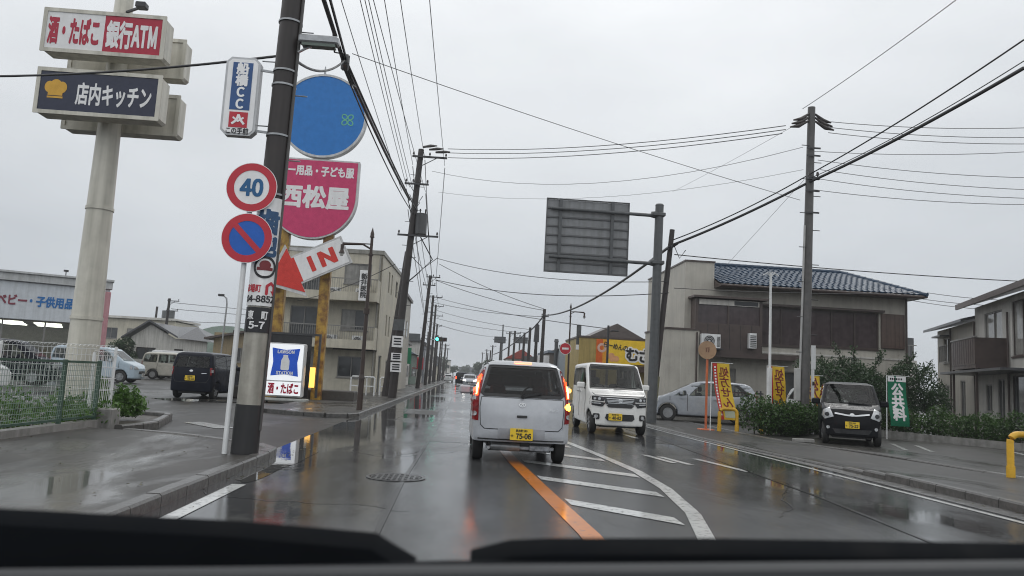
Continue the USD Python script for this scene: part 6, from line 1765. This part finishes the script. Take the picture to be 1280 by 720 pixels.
ordl = ['first', 'second', 'third', 'fourth', 'fifth', 'sixth', 'seventh', 'eighth', 'ninth', 'tenth']
yl = [62, 74, 86, 100, 113, 127, 142, 160, 180, 204]
for i, y in enumerate(yl):
    w, d, h = R.uniform(5, 8), R.uniform(8, 11), R.choice([5.4, 6.2, 3.4, 5.6, 4.2])
    c, rc = [5, 0, 4, 3, 6, 2, 0, 4, 1, 6][i], i % 3
    far_house(-5.7 - w, y, w, d, h, c, rc, 1, f'{far_words[c]} house, {ordl[i]} along the far left of the road past the narrow tan house', i % 3 != 1)
yr = [62, 76, 112, 128, 146, 166, 190, 215]
for i, y in enumerate(yr):
    w, d, h = R.uniform(5, 8), R.uniform(8, 11), R.choice([3.0, 3.4, 2.8, 4.0])
    c, rc = [6, 5, 2, 0, 3, 4, 1, 0][i], (i + 1) % 3
    far_house(8.6, y, w, d, h, c, rc, -1, f'{far_words[c]} low building, {ordl[i]} along the far right of the road beyond the grey shed', i % 2 == 0)
for i, (x, y, w, h, c) in enumerate([(-14, 250, 10, 6, 0), (-2, 420, 12, 6, 6), (10, 300, 9, 5, 5), (22, 240, 12, 5, 2)]):
    far_house(x, y, w, 8, h, c, i % 3, 1, f'{far_words[c]} building closing the misty end of the road, {ordl[i]} from the left', False)
for i, (x, y, h, n) in enumerate([(7.2, 190, 6, 900), (-7, 230, 7, 900), (15, 180, 5, 700), (-11, 120, 5.5, 700), (1.5, 380, 7.5, 1200), (-3.5, 300, 6.5, 1000), (5.5, 260, 6.5, 1000)]):
    t = thing('far_tree', ['misty dark tree beside the far end of the right pavement', 'misty dark tree at the far end of the left pavement', 'low misty tree behind the far right buildings', 'misty tree behind the far left houses', 'faint rounded tree closing the very end of the road', 'faint tree at the left of the road end', 'faint tree at the right of the road end'][i], 'tree', (x, y, 0))
    obj('trunk', cone((0, 0, 0), (0, 0, h * .5), .25, .12, 8), bark, t)
    obj('crown', leaves(clump_pts(n, [(R.uniform(-1.4, 1.4), R.uniform(-1, 1), h * R.uniform(.45, .85), 1.4, 1.2, 1.2) for _ in range(6)], 60 + i), .5, .6, .3, 70 + i), leaf_far, t, kind='stuff')

for i, (x, y, h) in enumerate([(-4.1, 110, 8.5), (-4.3, 122, 7.5), (-4.3, 150, 8.2), (-4.4, 185, 8.6), (-4.5, 215, 8.8), (6.0, 92, 7.0), (6.1, 104, 7.6), (5.9, 124, 7.2), (5.8, 155, 7.8), (5.7, 190, 8.2), (5.6, 225, 8.5)]):
    sd = 'left' if x < 0 else 'right'
    k = i if x < 0 else i - 5
    upole('utility_pole', f'distant dark pole on the {sd} pavement, {["first", "second", "third", "fourth", "fifth", "sixth"][k]} of the {sd} far row', (x, y, 0), (x + .12, y, h), .16, .12, [(h - .3, .5, .7, 2)], steps=False)
for i, (x, y, z, rot) in enumerate([(-5.2, 58, 2.6, 0), (-5.4, 72, 3.1, 0), (-5.5, 97, 2.8, 0), (7.4, 70, 3.0, 0), (7.6, 88, 3.4, 0), (7.3, 118, 3.2, 0)]):
    o = thing('shop_board', ['small white board projecting from the nearest dark timber house', 'teal board along the left row of houses', 'red board further along the left row of houses', 'white board on a post at the right, beyond the grey shed', 'grey board on a post, second beyond the grey shed', 'yellow board on a post, third beyond the grey shed'][i], 'sign', (x, y, 0))
    obj('post', cone((0, .1, 0), (0, .1, z), .06, n=8), dark_metal, o)
    obj('board', box(-.55, .55, 0, .08, z - 1.0, z + .5, .02), [sign_white, sign_green, sign_red, sign_white, grey_steel, sign_yellow][i], o)

# ------------------------------------------------------------------ right roadside furniture
yellow_p = mat('yellow_barrier_paint', (.62, .36, .03), .35, var=.12, scale=6, streak=.2)


def hoop(label, x, y, w, h, r, rz=0):
    t = thing('yellow_barrier', label, 'barrier', (x, y, 0), rz)
    c = .14
    arc = [(c - c * math.cos(a), 0, h - c + c * math.sin(a)) for a in np.linspace(0, math.pi / 2, 6)]
    arc2 = [(w - c + c * math.sin(a), 0, h - c + c * math.cos(a)) for a in np.linspace(0, math.pi / 2, 6)]
    obj('hoop', tube([(0, 0, 0)] + arc + arc2 + [(w, 0, 0)], r, 12), yellow_p, t, smooth=40)
    obj('foot_sleeve', [cone((q, 0, 0), (q, 0, .22), r + .012, n=12) for q in (0, w)], yellow_p, t, smooth=40)


hoop('low yellow tubular barrier beside the leftmost yellow banner', 7.52, 21.9, .52, .68, .05)
hoop('low yellow tubular barrier at the foot of the white pole', 9.45, 23.6, .85, .66, .05)
hoop('largest yellow tubular barrier at the right edge of the picture', 9.09, 12.2, 1.1, .74, .055)
wp = thing('white_pole', 'tall slim white pole with forked tip in front of the blue roofed house', 'pole', (9.86, 24, 0))
obj('shaft', cone((0, 0, 0), (0, 0, 5.1), .045, .04, 12), white_metal, wp, smooth=40)
obj('sleeve', cone((0, 0, 0), (0, 0, 2.0), .075, n=12), white_metal, wp, smooth=40)
obj('fork', [tube([(0, 0, 4.95), (s_ * .12, 0, 5.08), (s_ * .26, 0, 5.0)], .02, 6) for s_ in (-1, 1)] + [tube([(0, 0, 5.0), (s_ * .06, 0, 5.12), (s_ * .14, 0, 5.1)], .012, 6) for s_ in (-1, 1)], white_metal, wp)
wsp = thing('white_sign_post', 'thin white post with a narrow white plate just right of the grey utility pole', 'sign post', (10.95, 23.3, 0))
obj('post', cone((0, 0, 0), (0, 0, 2.2), .05, n=10), white_metal, wsp)
obj('plate', box(-.075, .075, -.055, -.045, 2.0, 2.75, .003), white_metal, wsp)
obj('tag', box(-.035, .035, -.06, -.051, 1.5, 1.62), sign_black, wsp)
bxs = thing('round_sign_stand', 'orange post topped by a round brown disc beside the leftmost yellow banner', 'sign stand', (7.22, 22.2, 0))
obj('post', [beam((0, 0, 0), (0, 0, 2.2), .07, .05)], mat('stand_orange', (.50, .13, .05), .45, var=.15), bxs)
dd = obj('disc', S(prism(circ(0, 0, .27), -.02, .02), (-.02, -.05, 2.36)), mat('disc_brown', (.30, .19, .11), .5, var=.15), bxs)
obj('mark', S(prism(unary_union([strip([(-.03, -.05), (-.03, .05)], .035), strip([(.03, -.06), (.045, .05)], .035), strip([(-.06, .06), (.06, .075)], .02)]), .02, .026), (-.02, -.05, 2.36)), mat('disc_mark', (.14, .06, .035), .5), dd)
obj('foot', box(-.2, .2, -.2, .2, 0, .06, .01), mat('stand_orange', (.50, .13, .05), .45), bxs)
cloth_y = mat('banner_yellow', (.80, .58, .05), .6, var=.08, trans=.25)
cloth_r = mat('banner_red', (.42, .025, .02), .6, var=.08)
cloth_g = mat('banner_green', (.008, .20, .10), .6, var=.1, trans=.2)


def banner(label, x, y, w, h, ztop, slant, kind, rz=0):
    """Hanging flag on a thin pole, gently rippled; its lettering is seen from the back, reversed."""
    t = thing('banner_flag', label, 'banner', (x, y, 0), rz)
    sgn = 1 if slant >= 0 else -1

    def warp(m):
        v, f = m
        m2 = trimesh.Trimesh(v, f, process=False)
        v, f = trimesh.remesh.subdivide_to_size(np.array(m2.vertices), np.array(m2.faces), .16, max_iter=10)
        d = -v[:, 1] / h
        xx = v[:, 0] + slant * d ** 1.3
        zz = v[:, 2] + .035 * np.sin(v[:, 1] * 4.2 + x) * (.3 + d) + .02 * np.sin(v[:, 0] * 9 + v[:, 1] * 2)
        return S((np.stack([xx, v[:, 1], zz], 1), f), (0, 0, ztop))
    top_m, txt_m = (cloth_y, cloth_r) if kind == 'y' else (cloth_g, sign_white)
    c = obj('cloth', warp(prism(sbox(0, -h, w, 0), -.003, .003)), top_m, t)
    if kind == 'y':
        s_ = w * .24
        st = obj('red_strip', warp(prism(sbox(0, -h, s_, 0), .003, .006)), cloth_r, c)
        obj('strip_lettering', warp(prism(unary_union([sbox(s_ * .3, -k * .085 - .05, s_ * .7, -k * .085) for k in range(1, int(h / .085) - 1)]), .006, .009)), sign_white, c)
        g = unary_union([at(affinity.scale(glyphs(ch_, w * .56, 2), -1, 1, origin=(0, 0)), s_ + (w - s_) / 2, -.24 - k * (h - .45) / 4) for k, ch_ in enumerate('処方せん')])
        obj('lettering', warp(prism(g, .003, .008)), mat('banner_ink', (.16, .012, .012), .6), c)
        obj('pale_patch', warp(prism(sbox(s_ + .05, -h + .06, w - .05, -h + .26), .003, .006)), mat('banner_patch', (.45, .48, .35), .6), c)
    else:
        obj('white_band', warp(prism(sbox(0, -.16, w, 0), .003, .006)), sign_white, c)
        obj('band_lettering', warp(prism(unary_union([sbox(.06 + k * .06, -.11, .10 + k * .06, -.05) for k in range(int((w - .12) / .06))]), .006, .008)), sign_black, c)
        g = unary_union([at(glyphs(ch_, w * .62, 5), w / 2, -.40 - k * .37) for k, ch_ in enumerate('公共料')])
        obj('lettering', warp(prism(g, .003, .008)), txt_m, c)
    obj('pole', [cone((w + .02 if slant < 0 else -.02, .03, 0), (w + .02 if slant < 0 else -.02, .03, ztop + .03), .014, n=6), cone((-.03, .02, ztop + .02), (w + .12, .02, ztop + .02), .009, n=6)], white_metal, t)


banner('yellow pharmacy banner with a red edge, the leftmost one, leaning over a yellow barrier', 7.30, 21.95, .50, 1.62, 1.98, .26, 'y')
banner('yellow pharmacy banner with a red edge, standing right of the white pole', 9.93, 24.3, .55, 1.55, 2.06, .10, 'y')
banner('yellow pharmacy banner half hidden behind the black small wagon', 10.68, 23.55, .62, 1.6, 1.80, .12, 'y')
banner('green banner with white characters right of the black small wagon', 12.98, 22.6, .58, 1.5, 1.90, .08, 'g')

# ------------------------------------------------------------------ vehicles
silver_hatchback()
white_tall_wagon()
black_tall_kei()
navy_kei_rear()
side_car('silver_car', 'silver grey hatchback standing side-on in front of the beige annex', (8.95, 27.9, 0), 76, paint['grey'], 'hatch')
side_car('white_car', 'white hatchback half hidden behind the black small wagon', (13.4, 27.4, 0), 178, paint['white'], 'hatch')
side_car('white_car', 'white car nosing in at the far right edge beside the hedge', (20.2, 22.0, 0), 100, paint['white'], 'hatch')
side_car('pale_blue_van', 'pale blue people carrier parked nose right behind the cream pylon', (-18.35, 40, 0), -88, paint['ice'], 'wagon')
side_car('white_van', 'tall white van parked beyond the pale silver people carrier', (-19.7, 56, 0), -90, paint['white'], 'van')
side_car('pale_people_carrier', 'pale silver people carrier parked in front of the tall white van', (-18.4, 51, 0), -90, mat('champagne_paint', (.44, .43, .38), .3, metal=.2, var=.04, coat=.4), 'wagon')
side_car('dark_people_carrier', 'large dark people carrier parked in front of the clothing shop', (-18.0, 31, 0), -75, paint['navy'], 'wagon')
side_car('white_car', 'low white car at the left edge behind the white mesh fence', (-15.2, 23, 0), -60, paint['white'], 'hatch')
side_car('far_car', 'far pale car driving away in the left lane under the traffic light', (-2.6, 150, 0), 0, paint['white'], 'hatch')
side_car('far_car', 'far dark car ahead with its red tail lamps lit', (-.05, 108, 0), 0, paint['navy'], 'wagon', rear_lit=True)
side_car('far_car', 'farthest oncoming car with headlamps lit, in the mist', (.9, 135, 0), 180, paint['navy'], 'wagon', front_lit=True)
side_car('far_car', 'oncoming far car with its white headlamps lit', (.95, 92, 0), 180, paint['grey'], 'hatch', front_lit=True)

# ------------------------------------------------------------------ the dash and wipers of the car we ride in
dash = thing('car_dashboard', 'dark cowl, wipers and dashboard edge of the car we are riding in', 'car dashboard', (0, 0, 0))
tz = lambda x: 1.056 + .05 * x


def sweep(pts, prof):
    """A profile of (y, z) offsets swept across points."""
    pts = np.array(pts, float); n = len(prof); v = []
    for p in pts:
        for a, b in prof:
            v.append(p + [0, a, b])
    f = []
    for i in range(len(pts) - 1):
        for k in range(n):
            l = (k + 1) % n
            f.append([i * n + k, i * n + l, (i + 1) * n + l]); f.append([i * n + k, (i + 1) * n + l, (i + 1) * n + k])
    for i in range(1, n - 1):
        f.append([0, i + 1, i]); o = (len(pts) - 1) * n; f.append([o, o + i, o + i + 1])
    return np.array(v), np.array(f)


xs = np.linspace(-1.1, 1.1, 23)
wet_black = mat('wet_black_plastic', (.004, .005, .0065), .9, var=.3, scale=12, spec=.08)
obj('cowl', sweep([(x, .775 - .06 * abs(x), 1.034 + .047 * x - .02 * x * x) for x in xs], [(-.1, -.12), (-.1, .002), (0, .006), (.10, -.02), (.14, -.1)]), wet_black, dash, smooth=60)
wl = [(-.75, .84, 1.050), (-.464, .833, 1.063), (-.358, .826, 1.063), (-.218, .819, 1.063), (-.079, .811, 1.058), (-.064, .809, 1.050), (-.036, .806, 1.036)]
obj('wiper', sweep(wl, [(-.03, -.06), (-.03, -.012), (-.012, 0), (.02, -.006), (.03, -.06)]), wet_black, dash, smooth=50)
wr_ = [(.02, .806, 1.046), (.06, .803, 1.058), (.102, .80, 1.062), (.274, .788, 1.071), (.585, .768, 1.082), (.9, .75, 1.10)]
obj('wiper', sweep(wr_, [(-.03, -.06), (-.03, -.012), (-.012, 0), (.02, -.006), (.03, -.06)]), wet_black, dash, smooth=50)
obj('dash_edge', sweep([(x, .685 - .03 * x, 1.0555 + .052 * x) for x in xs], [(-.012, -.05), (-.012, -.003), (-.006, 0), (.006, 0), (.012, -.004), (.012, -.05)]), mat('grey_dash_edge', (.05, .052, .055), .6, var=.1, spec=.2), dash, smooth=50)
obj('dash_top', sweep([(x, .62 - .03 * x, 1.042 + .052 * x) for x in xs], [(-.25, -.1), (-.25, -.004), (.05, 0), (.05, -.1)]), mat('dash_black', (.012, .012, .013), .6, var=.1), dash)

# ------------------------------------------------------------------ overhead wires
WIRES = [
    ('left_line', (-3.56, 9.01, 10.63), (-3.27, 34.50, 9.55), 0.15, 0.009),
    ('left_line', (-2.98, 9.00, 10.58), (-3.06, 34.50, 9.76), 0.15, 0.009),
    ('left_line', (-2.88, 9.01, 10.61), (-2.92, 34.50, 9.73), 0.15, 0.009),
    ('left_line', (-2.82, 9.01, 10.63), (-2.77, 34.50, 9.70), 0.15, 0.009),
    ('left_line', (-2.96, 9.01, 10.73), (-2.17, 34.50, 9.55), 0.15, 0.009),
    ('left_line', (-2.20, 9.01, 10.09), (-2.84, 34.50, 10.80), 0.15, 0.009),
    ('left_line', (-1.89, 9.01, 9.95), (-2.31, 34.50, 11.14), 0.15, 0.009),
    ('left_line', (-1.31, 9.00, 10.20), (-1.37, 34.50, 10.86), 0.15, 0.009),
    ('left_cable', (-2.61, 7.01, 7.48), (-2.95, 16.00, 7.83), 0.0, 0.035),
    ('left_cable', (-2.41, 7.01, 7.50), (-2.88, 16.00, 7.83), 0.0, 0.022),
    ('left_cable', (-2.95, 16.00, 7.83), (-2.88, 34.50, 9.13), 0.1, 0.035),
    ('left_cable', (-2.88, 16.00, 7.83), (-2.55, 34.50, 8.70), 0.1, 0.022),
    ('left_cable', (-3.00, 16.00, 7.82), (-2.65, 34.50, 8.47), 0.25, 0.016),
    ('left_far', (-1.36, 34.50, 10.75), (-2.50, 60.00, 8.79), 0.3, 0.014),
    ('left_far', (-2.30, 34.50, 11.06), (-2.82, 60.00, 8.84), 0.3, 0.014),
    ('left_far', (-2.84, 34.50, 10.72), (-3.20, 60.00, 8.81), 0.3, 0.014),
    ('left_far', (-2.16, 34.50, 9.48), (-2.71, 60.00, 8.20), 0.3, 0.014),
    ('left_far', (-3.06, 34.50, 9.64), (-3.13, 60.00, 7.86), 0.3, 0.014),
    ('left_far', (-2.92, 34.50, 8.68), (-3.19, 60.00, 5.76), 0.3, 0.014),
    ('left_far', (-2.48, 34.50, 7.66), (-3.29, 60.00, 6.39), 0.3, 0.014),
    ('left_far', (-2.50, 60.00, 8.79), (-3.45, 95.00, 10.01), 0.3, 0.016),
    ('left_far', (-3.19, 60.00, 8.75), (-4.24, 95.00, 9.76), 0.3, 0.016),
    ('left_far', (-3.19, 60.00, 5.76), (-3.93, 95.00, 6.48), 0.3, 0.016),
    ('cross_high', (-1.27, 34.50, 11.67), (9.88, 23.00, 9.73), 0.3, 0.012),
    ('cross_high', (-1.26, 34.50, 11.48), (9.88, 23.00, 9.60), 0.3, 0.012),
    ('cross_high', (-1.24, 34.50, 11.25), (9.77, 23.00, 9.46), 0.3, 0.012),
    ('right_high', (11.28, 23.00, 9.97), (16.72, 21.50, 9.66), 0.1, 0.009),
    ('right_high', (11.28, 23.00, 9.78), (16.71, 21.50, 9.35), 0.1, 0.009),
    ('right_high', (11.28, 23.00, 9.60), (16.70, 21.50, 9.15), 0.1, 0.009),
    ('right_low', (10.75, 23.00, 8.95), (16.70, 21.50, 8.90), 0.1, 0.008),
    ('right_low', (10.94, 23.00, 8.67), (16.67, 21.50, 8.09), 0.1, 0.008),
    ('right_low', (11.02, 23.00, 8.36), (16.66, 21.50, 7.72), 0.1, 0.008),
    ('right_low', (11.02, 23.00, 8.05), (16.66, 21.50, 7.45), 0.1, 0.008),
    ('right_low', (10.76, 23.00, 7.69), (16.65, 21.50, 7.25), 0.1, 0.008),
    ('right_guy', (10.43, 23.00, 10.33), (10.20, 15.00, 9.87), 0.05, 0.008),
    ('thin_diag', (-2.79, 16.00, 8.04), (10.37, 23.00, 7.32), 0.1, 0.007),
    ('thin_cross', (-1.94, 34.50, 10.56), (10.46, 23.00, 9.06), 0.9, 0.007),
    ('thin_cross', (-1.58, 34.50, 9.59), (10.47, 23.00, 8.32), 0.6, 0.005),
    ('thin_cross', (10.85, 40.00, 11.80), (10.48, 23.00, 9.96), 0.05, 0.005),
    ('thin_cross', (11.75, 34.00, 6.79), (10.49, 23.00, 7.98), 0.0, 0.005),
    ('mid', (-1.46, 34.50, 6.50), (6.68, 24.70, 4.70), 0.35, 0.01),
    ('mid', (-1.40, 34.50, 5.50), (6.69, 24.70, 4.32), 0.35, 0.012),
    ('roofwire', (6.84, 24.70, 5.62), (20.05, 26.00, 5.67), 0.08, 0.014),
    ('roofwire', (6.87, 24.70, 4.49), (20.12, 33.00, 6.03), 0.1, 0.01),
    ('house', (20.81, 34.00, 6.29), (23.11, 30.00, 5.54), 0.1, 0.01),
    ('house', (20.80, 34.00, 5.95), (23.11, 30.00, 5.31), 0.1, 0.01),
    ('house', (20.80, 34.00, 5.80), (23.10, 30.00, 5.11), 0.1, 0.01),
    ('right_cable', (11.70, 15.00, 8.45), (10.63, 23.00, 7.91), 0.1, 0.035),
    ('right_cable', (11.72, 15.00, 9.09), (10.62, 23.00, 8.15), 0.1, 0.016),
    ('right_cable', (11.71, 15.00, 8.61), (10.62, 23.00, 8.02), 0.15, 0.01),
    ('right_cable', (10.63, 23.00, 7.91), (6.78, 24.70, 5.95), 0.08, 0.035),
    ('right_cable', (10.62, 23.00, 8.15), (6.77, 24.70, 6.11), 0.12, 0.016),
    ('right_cable2', (6.67, 24.70, 5.88), (6.22, 60.00, 6.36), 0.6, 0.04),
    ('right_cable2', (6.22, 60.00, 6.36), (6.36, 78.00, 5.99), 0.2, 0.05),
    ('right_cable2', (6.36, 78.00, 5.99), (4.58, 115.00, 4.72), 0.3, 0.05),
    ('far_cross', (-2.55, 60.00, 8.66), (6.21, 60.00, 6.75), 0.25, 0.018),
    ('far_cross', (-3.42, 80.00, 8.76), (6.23, 60.00, 6.24), 0.25, 0.018),
    ('far_cross', (-3.60, 95.00, 9.19), (6.24, 72.00, 5.95), 0.25, 0.018),
    ('far_cross', (-3.54, 95.00, 8.20), (6.28, 78.00, 5.98), 0.25, 0.018),
    ('far_cross', (-3.12, 80.00, 9.29), (7.60, 40.00, 4.12), 0.25, 0.018),
    ('far_cross', (-2.32, 60.00, 9.96), (6.20, 60.00, 6.87), 0.25, 0.018),
    ('far_cross', (-3.23, 60.00, 5.44), (4.43, 115.00, 7.37), 0.25, 0.018),
    ('left_store', (-10.94, 14.12, 6.16), (-2.98, 10.90, 5.74), 0.15, 0.016),
    ('left_store', (-2.90, 15.90, 7.86), (-2.65, 10.30, 5.52), 0.25, 0.018),
    ('aptw', (-8.31, 38.00, 4.49), (-3.32, 34.50, 6.12), 0.2, 0.014),
    ('backw', (-28.37, 75.00, 6.82), (-15.98, 95.00, 8.08), 0.2, 0.02),
    ('backw', (-28.31, 75.00, 6.20), (-15.93, 95.00, 7.49), 0.2, 0.02),
    ('backw', (-28.19, 75.00, 5.05), (-15.88, 95.00, 6.90), 0.2, 0.02),
]
wl_text = {
    'left_line': ('line wire', 'thin power line along the left pavement to the transformer pole', 'power lines along the left pavement'),
    'left_cable': ('cable', 'black cable between near utility pole and transformer pole', 'thick cables along the left pavement'),
    'left_far': ('line wire', 'wire from the transformer pole down the left pole row', 'wires down the left row of poles'),
    'cross_high': ('line wire', 'high line crossing from transformer pole to grey pole', 'high wires crossing the road'),
    'right_high': ('line wire', 'high line from the grey pole top to the right edge', 'high wires right of the grey pole'),
    'right_low': ('line wire', 'lower wire from the grey pole to the right edge', 'lower wires right of the grey pole'),
    'right_guy': ('wire', 'single wire rising from the grey pole tip to the upper right', None),
    'thin_diag': ('wire', 'long thin wire slanting down from the splice box across the sky', None),
    'thin_cross': ('wire', 'faint thin wire crossing the sky near the grey pole', 'faint wires crossing the sky'),
    'mid': ('wire', 'wire crossing behind the overhead road direction sign', 'wires behind the direction sign'),
    'roofwire': ('wire', 'wire from the thin leaning pole past the blue roof', 'wires past the blue roof'),
    'house': ('wire', 'service wire from the blue roofed house to the grey house', 'wires between the right houses'),
    'right_cable': ('cable', 'dark cable descending from upper right past the grey pole', 'cable bundle at the right'),
    'right_cable2': ('cable', 'thick sagging cable along the right row of poles', 'cable along the right pavement'),
    'far_cross': ('wire', 'distant wire crossing the road between the pole rows', 'distant wires crossing the road'),
    'left_store': ('cable', 'dark cable reaching left from the near utility pole', 'cables at the near utility pole'),
    'aptw': ('wire', 'drop wire in front of the apartment block top balcony', None),
    'backw': ('wire', 'background wire above the dark roofed house', 'background wires at the left'),
}
ORD = ['first', 'second', 'third', 'fourth', 'fifth', 'sixth', 'seventh', 'eighth', 'ninth', 'tenth']
seen_ = {}
count_ = {k: sum(q[0] == k for q in WIRES) for k in wl_text}
for key, a, b, sag, r in WIRES:
    a, b = np.array(a), np.array(b)
    n = 3 if sag < .02 else 14
    s_ = np.linspace(0, 1, n)
    pts = a + (b - a) * s_[:, None]
    pts[:, 2] -= sag * 4 * s_ * (1 - s_)
    c_, lab, grp = wl_text[key]
    k = seen_[key] = seen_.get(key, -1) + 1
    if count_[key] > 1:
        lab = f"{ORD[k]} {'from the left' if key in ('left_line', 'left_cable', 'left_far') else 'from the top'}: {lab}"
    obj('overhead_' + c_.replace(' ', '_'), tube(pts, r * 1.25, 5), wire_mat, smooth=True, label=lab, cat='wire', group=grp)
sb = thing('splice_box', 'dark cable splice box hanging on the thick left cables', 'splice box', (-2.92, 16.0, 7.83))
obj('box', mv(box(-.09, .09, -.22, .22, -.12, .12, .04), (0, 0, 0), 10), mat('splice_grey', (.10, .10, .10), .5, var=.3), sb)
obj('cable_loop', [tube([(0, -.2, .1), (-.15, -.5, .0), (-.12, -1.0, .25)], .018, 5), tube([(0, .2, -.1), (.1, .5, -.3), (.12, .9, -.2)], .018, 5)], wire_mat, sb)

# ------------------------------------------------------------------ rain haze
HAZE = .0006
hz = usdkit.material(stage, '/World/Looks/rain_haze', {'v': ('principled_volume', {'color': (.86, .88, .90), 'density': HAZE, 'anisotropy': .2})}, volume='v.volume')
obj('haze', box(-705, 705, -65, 905, -1.0, 14.5), hz, kind='stuff', label='pale even rain haze over the whole street', cat='haze')
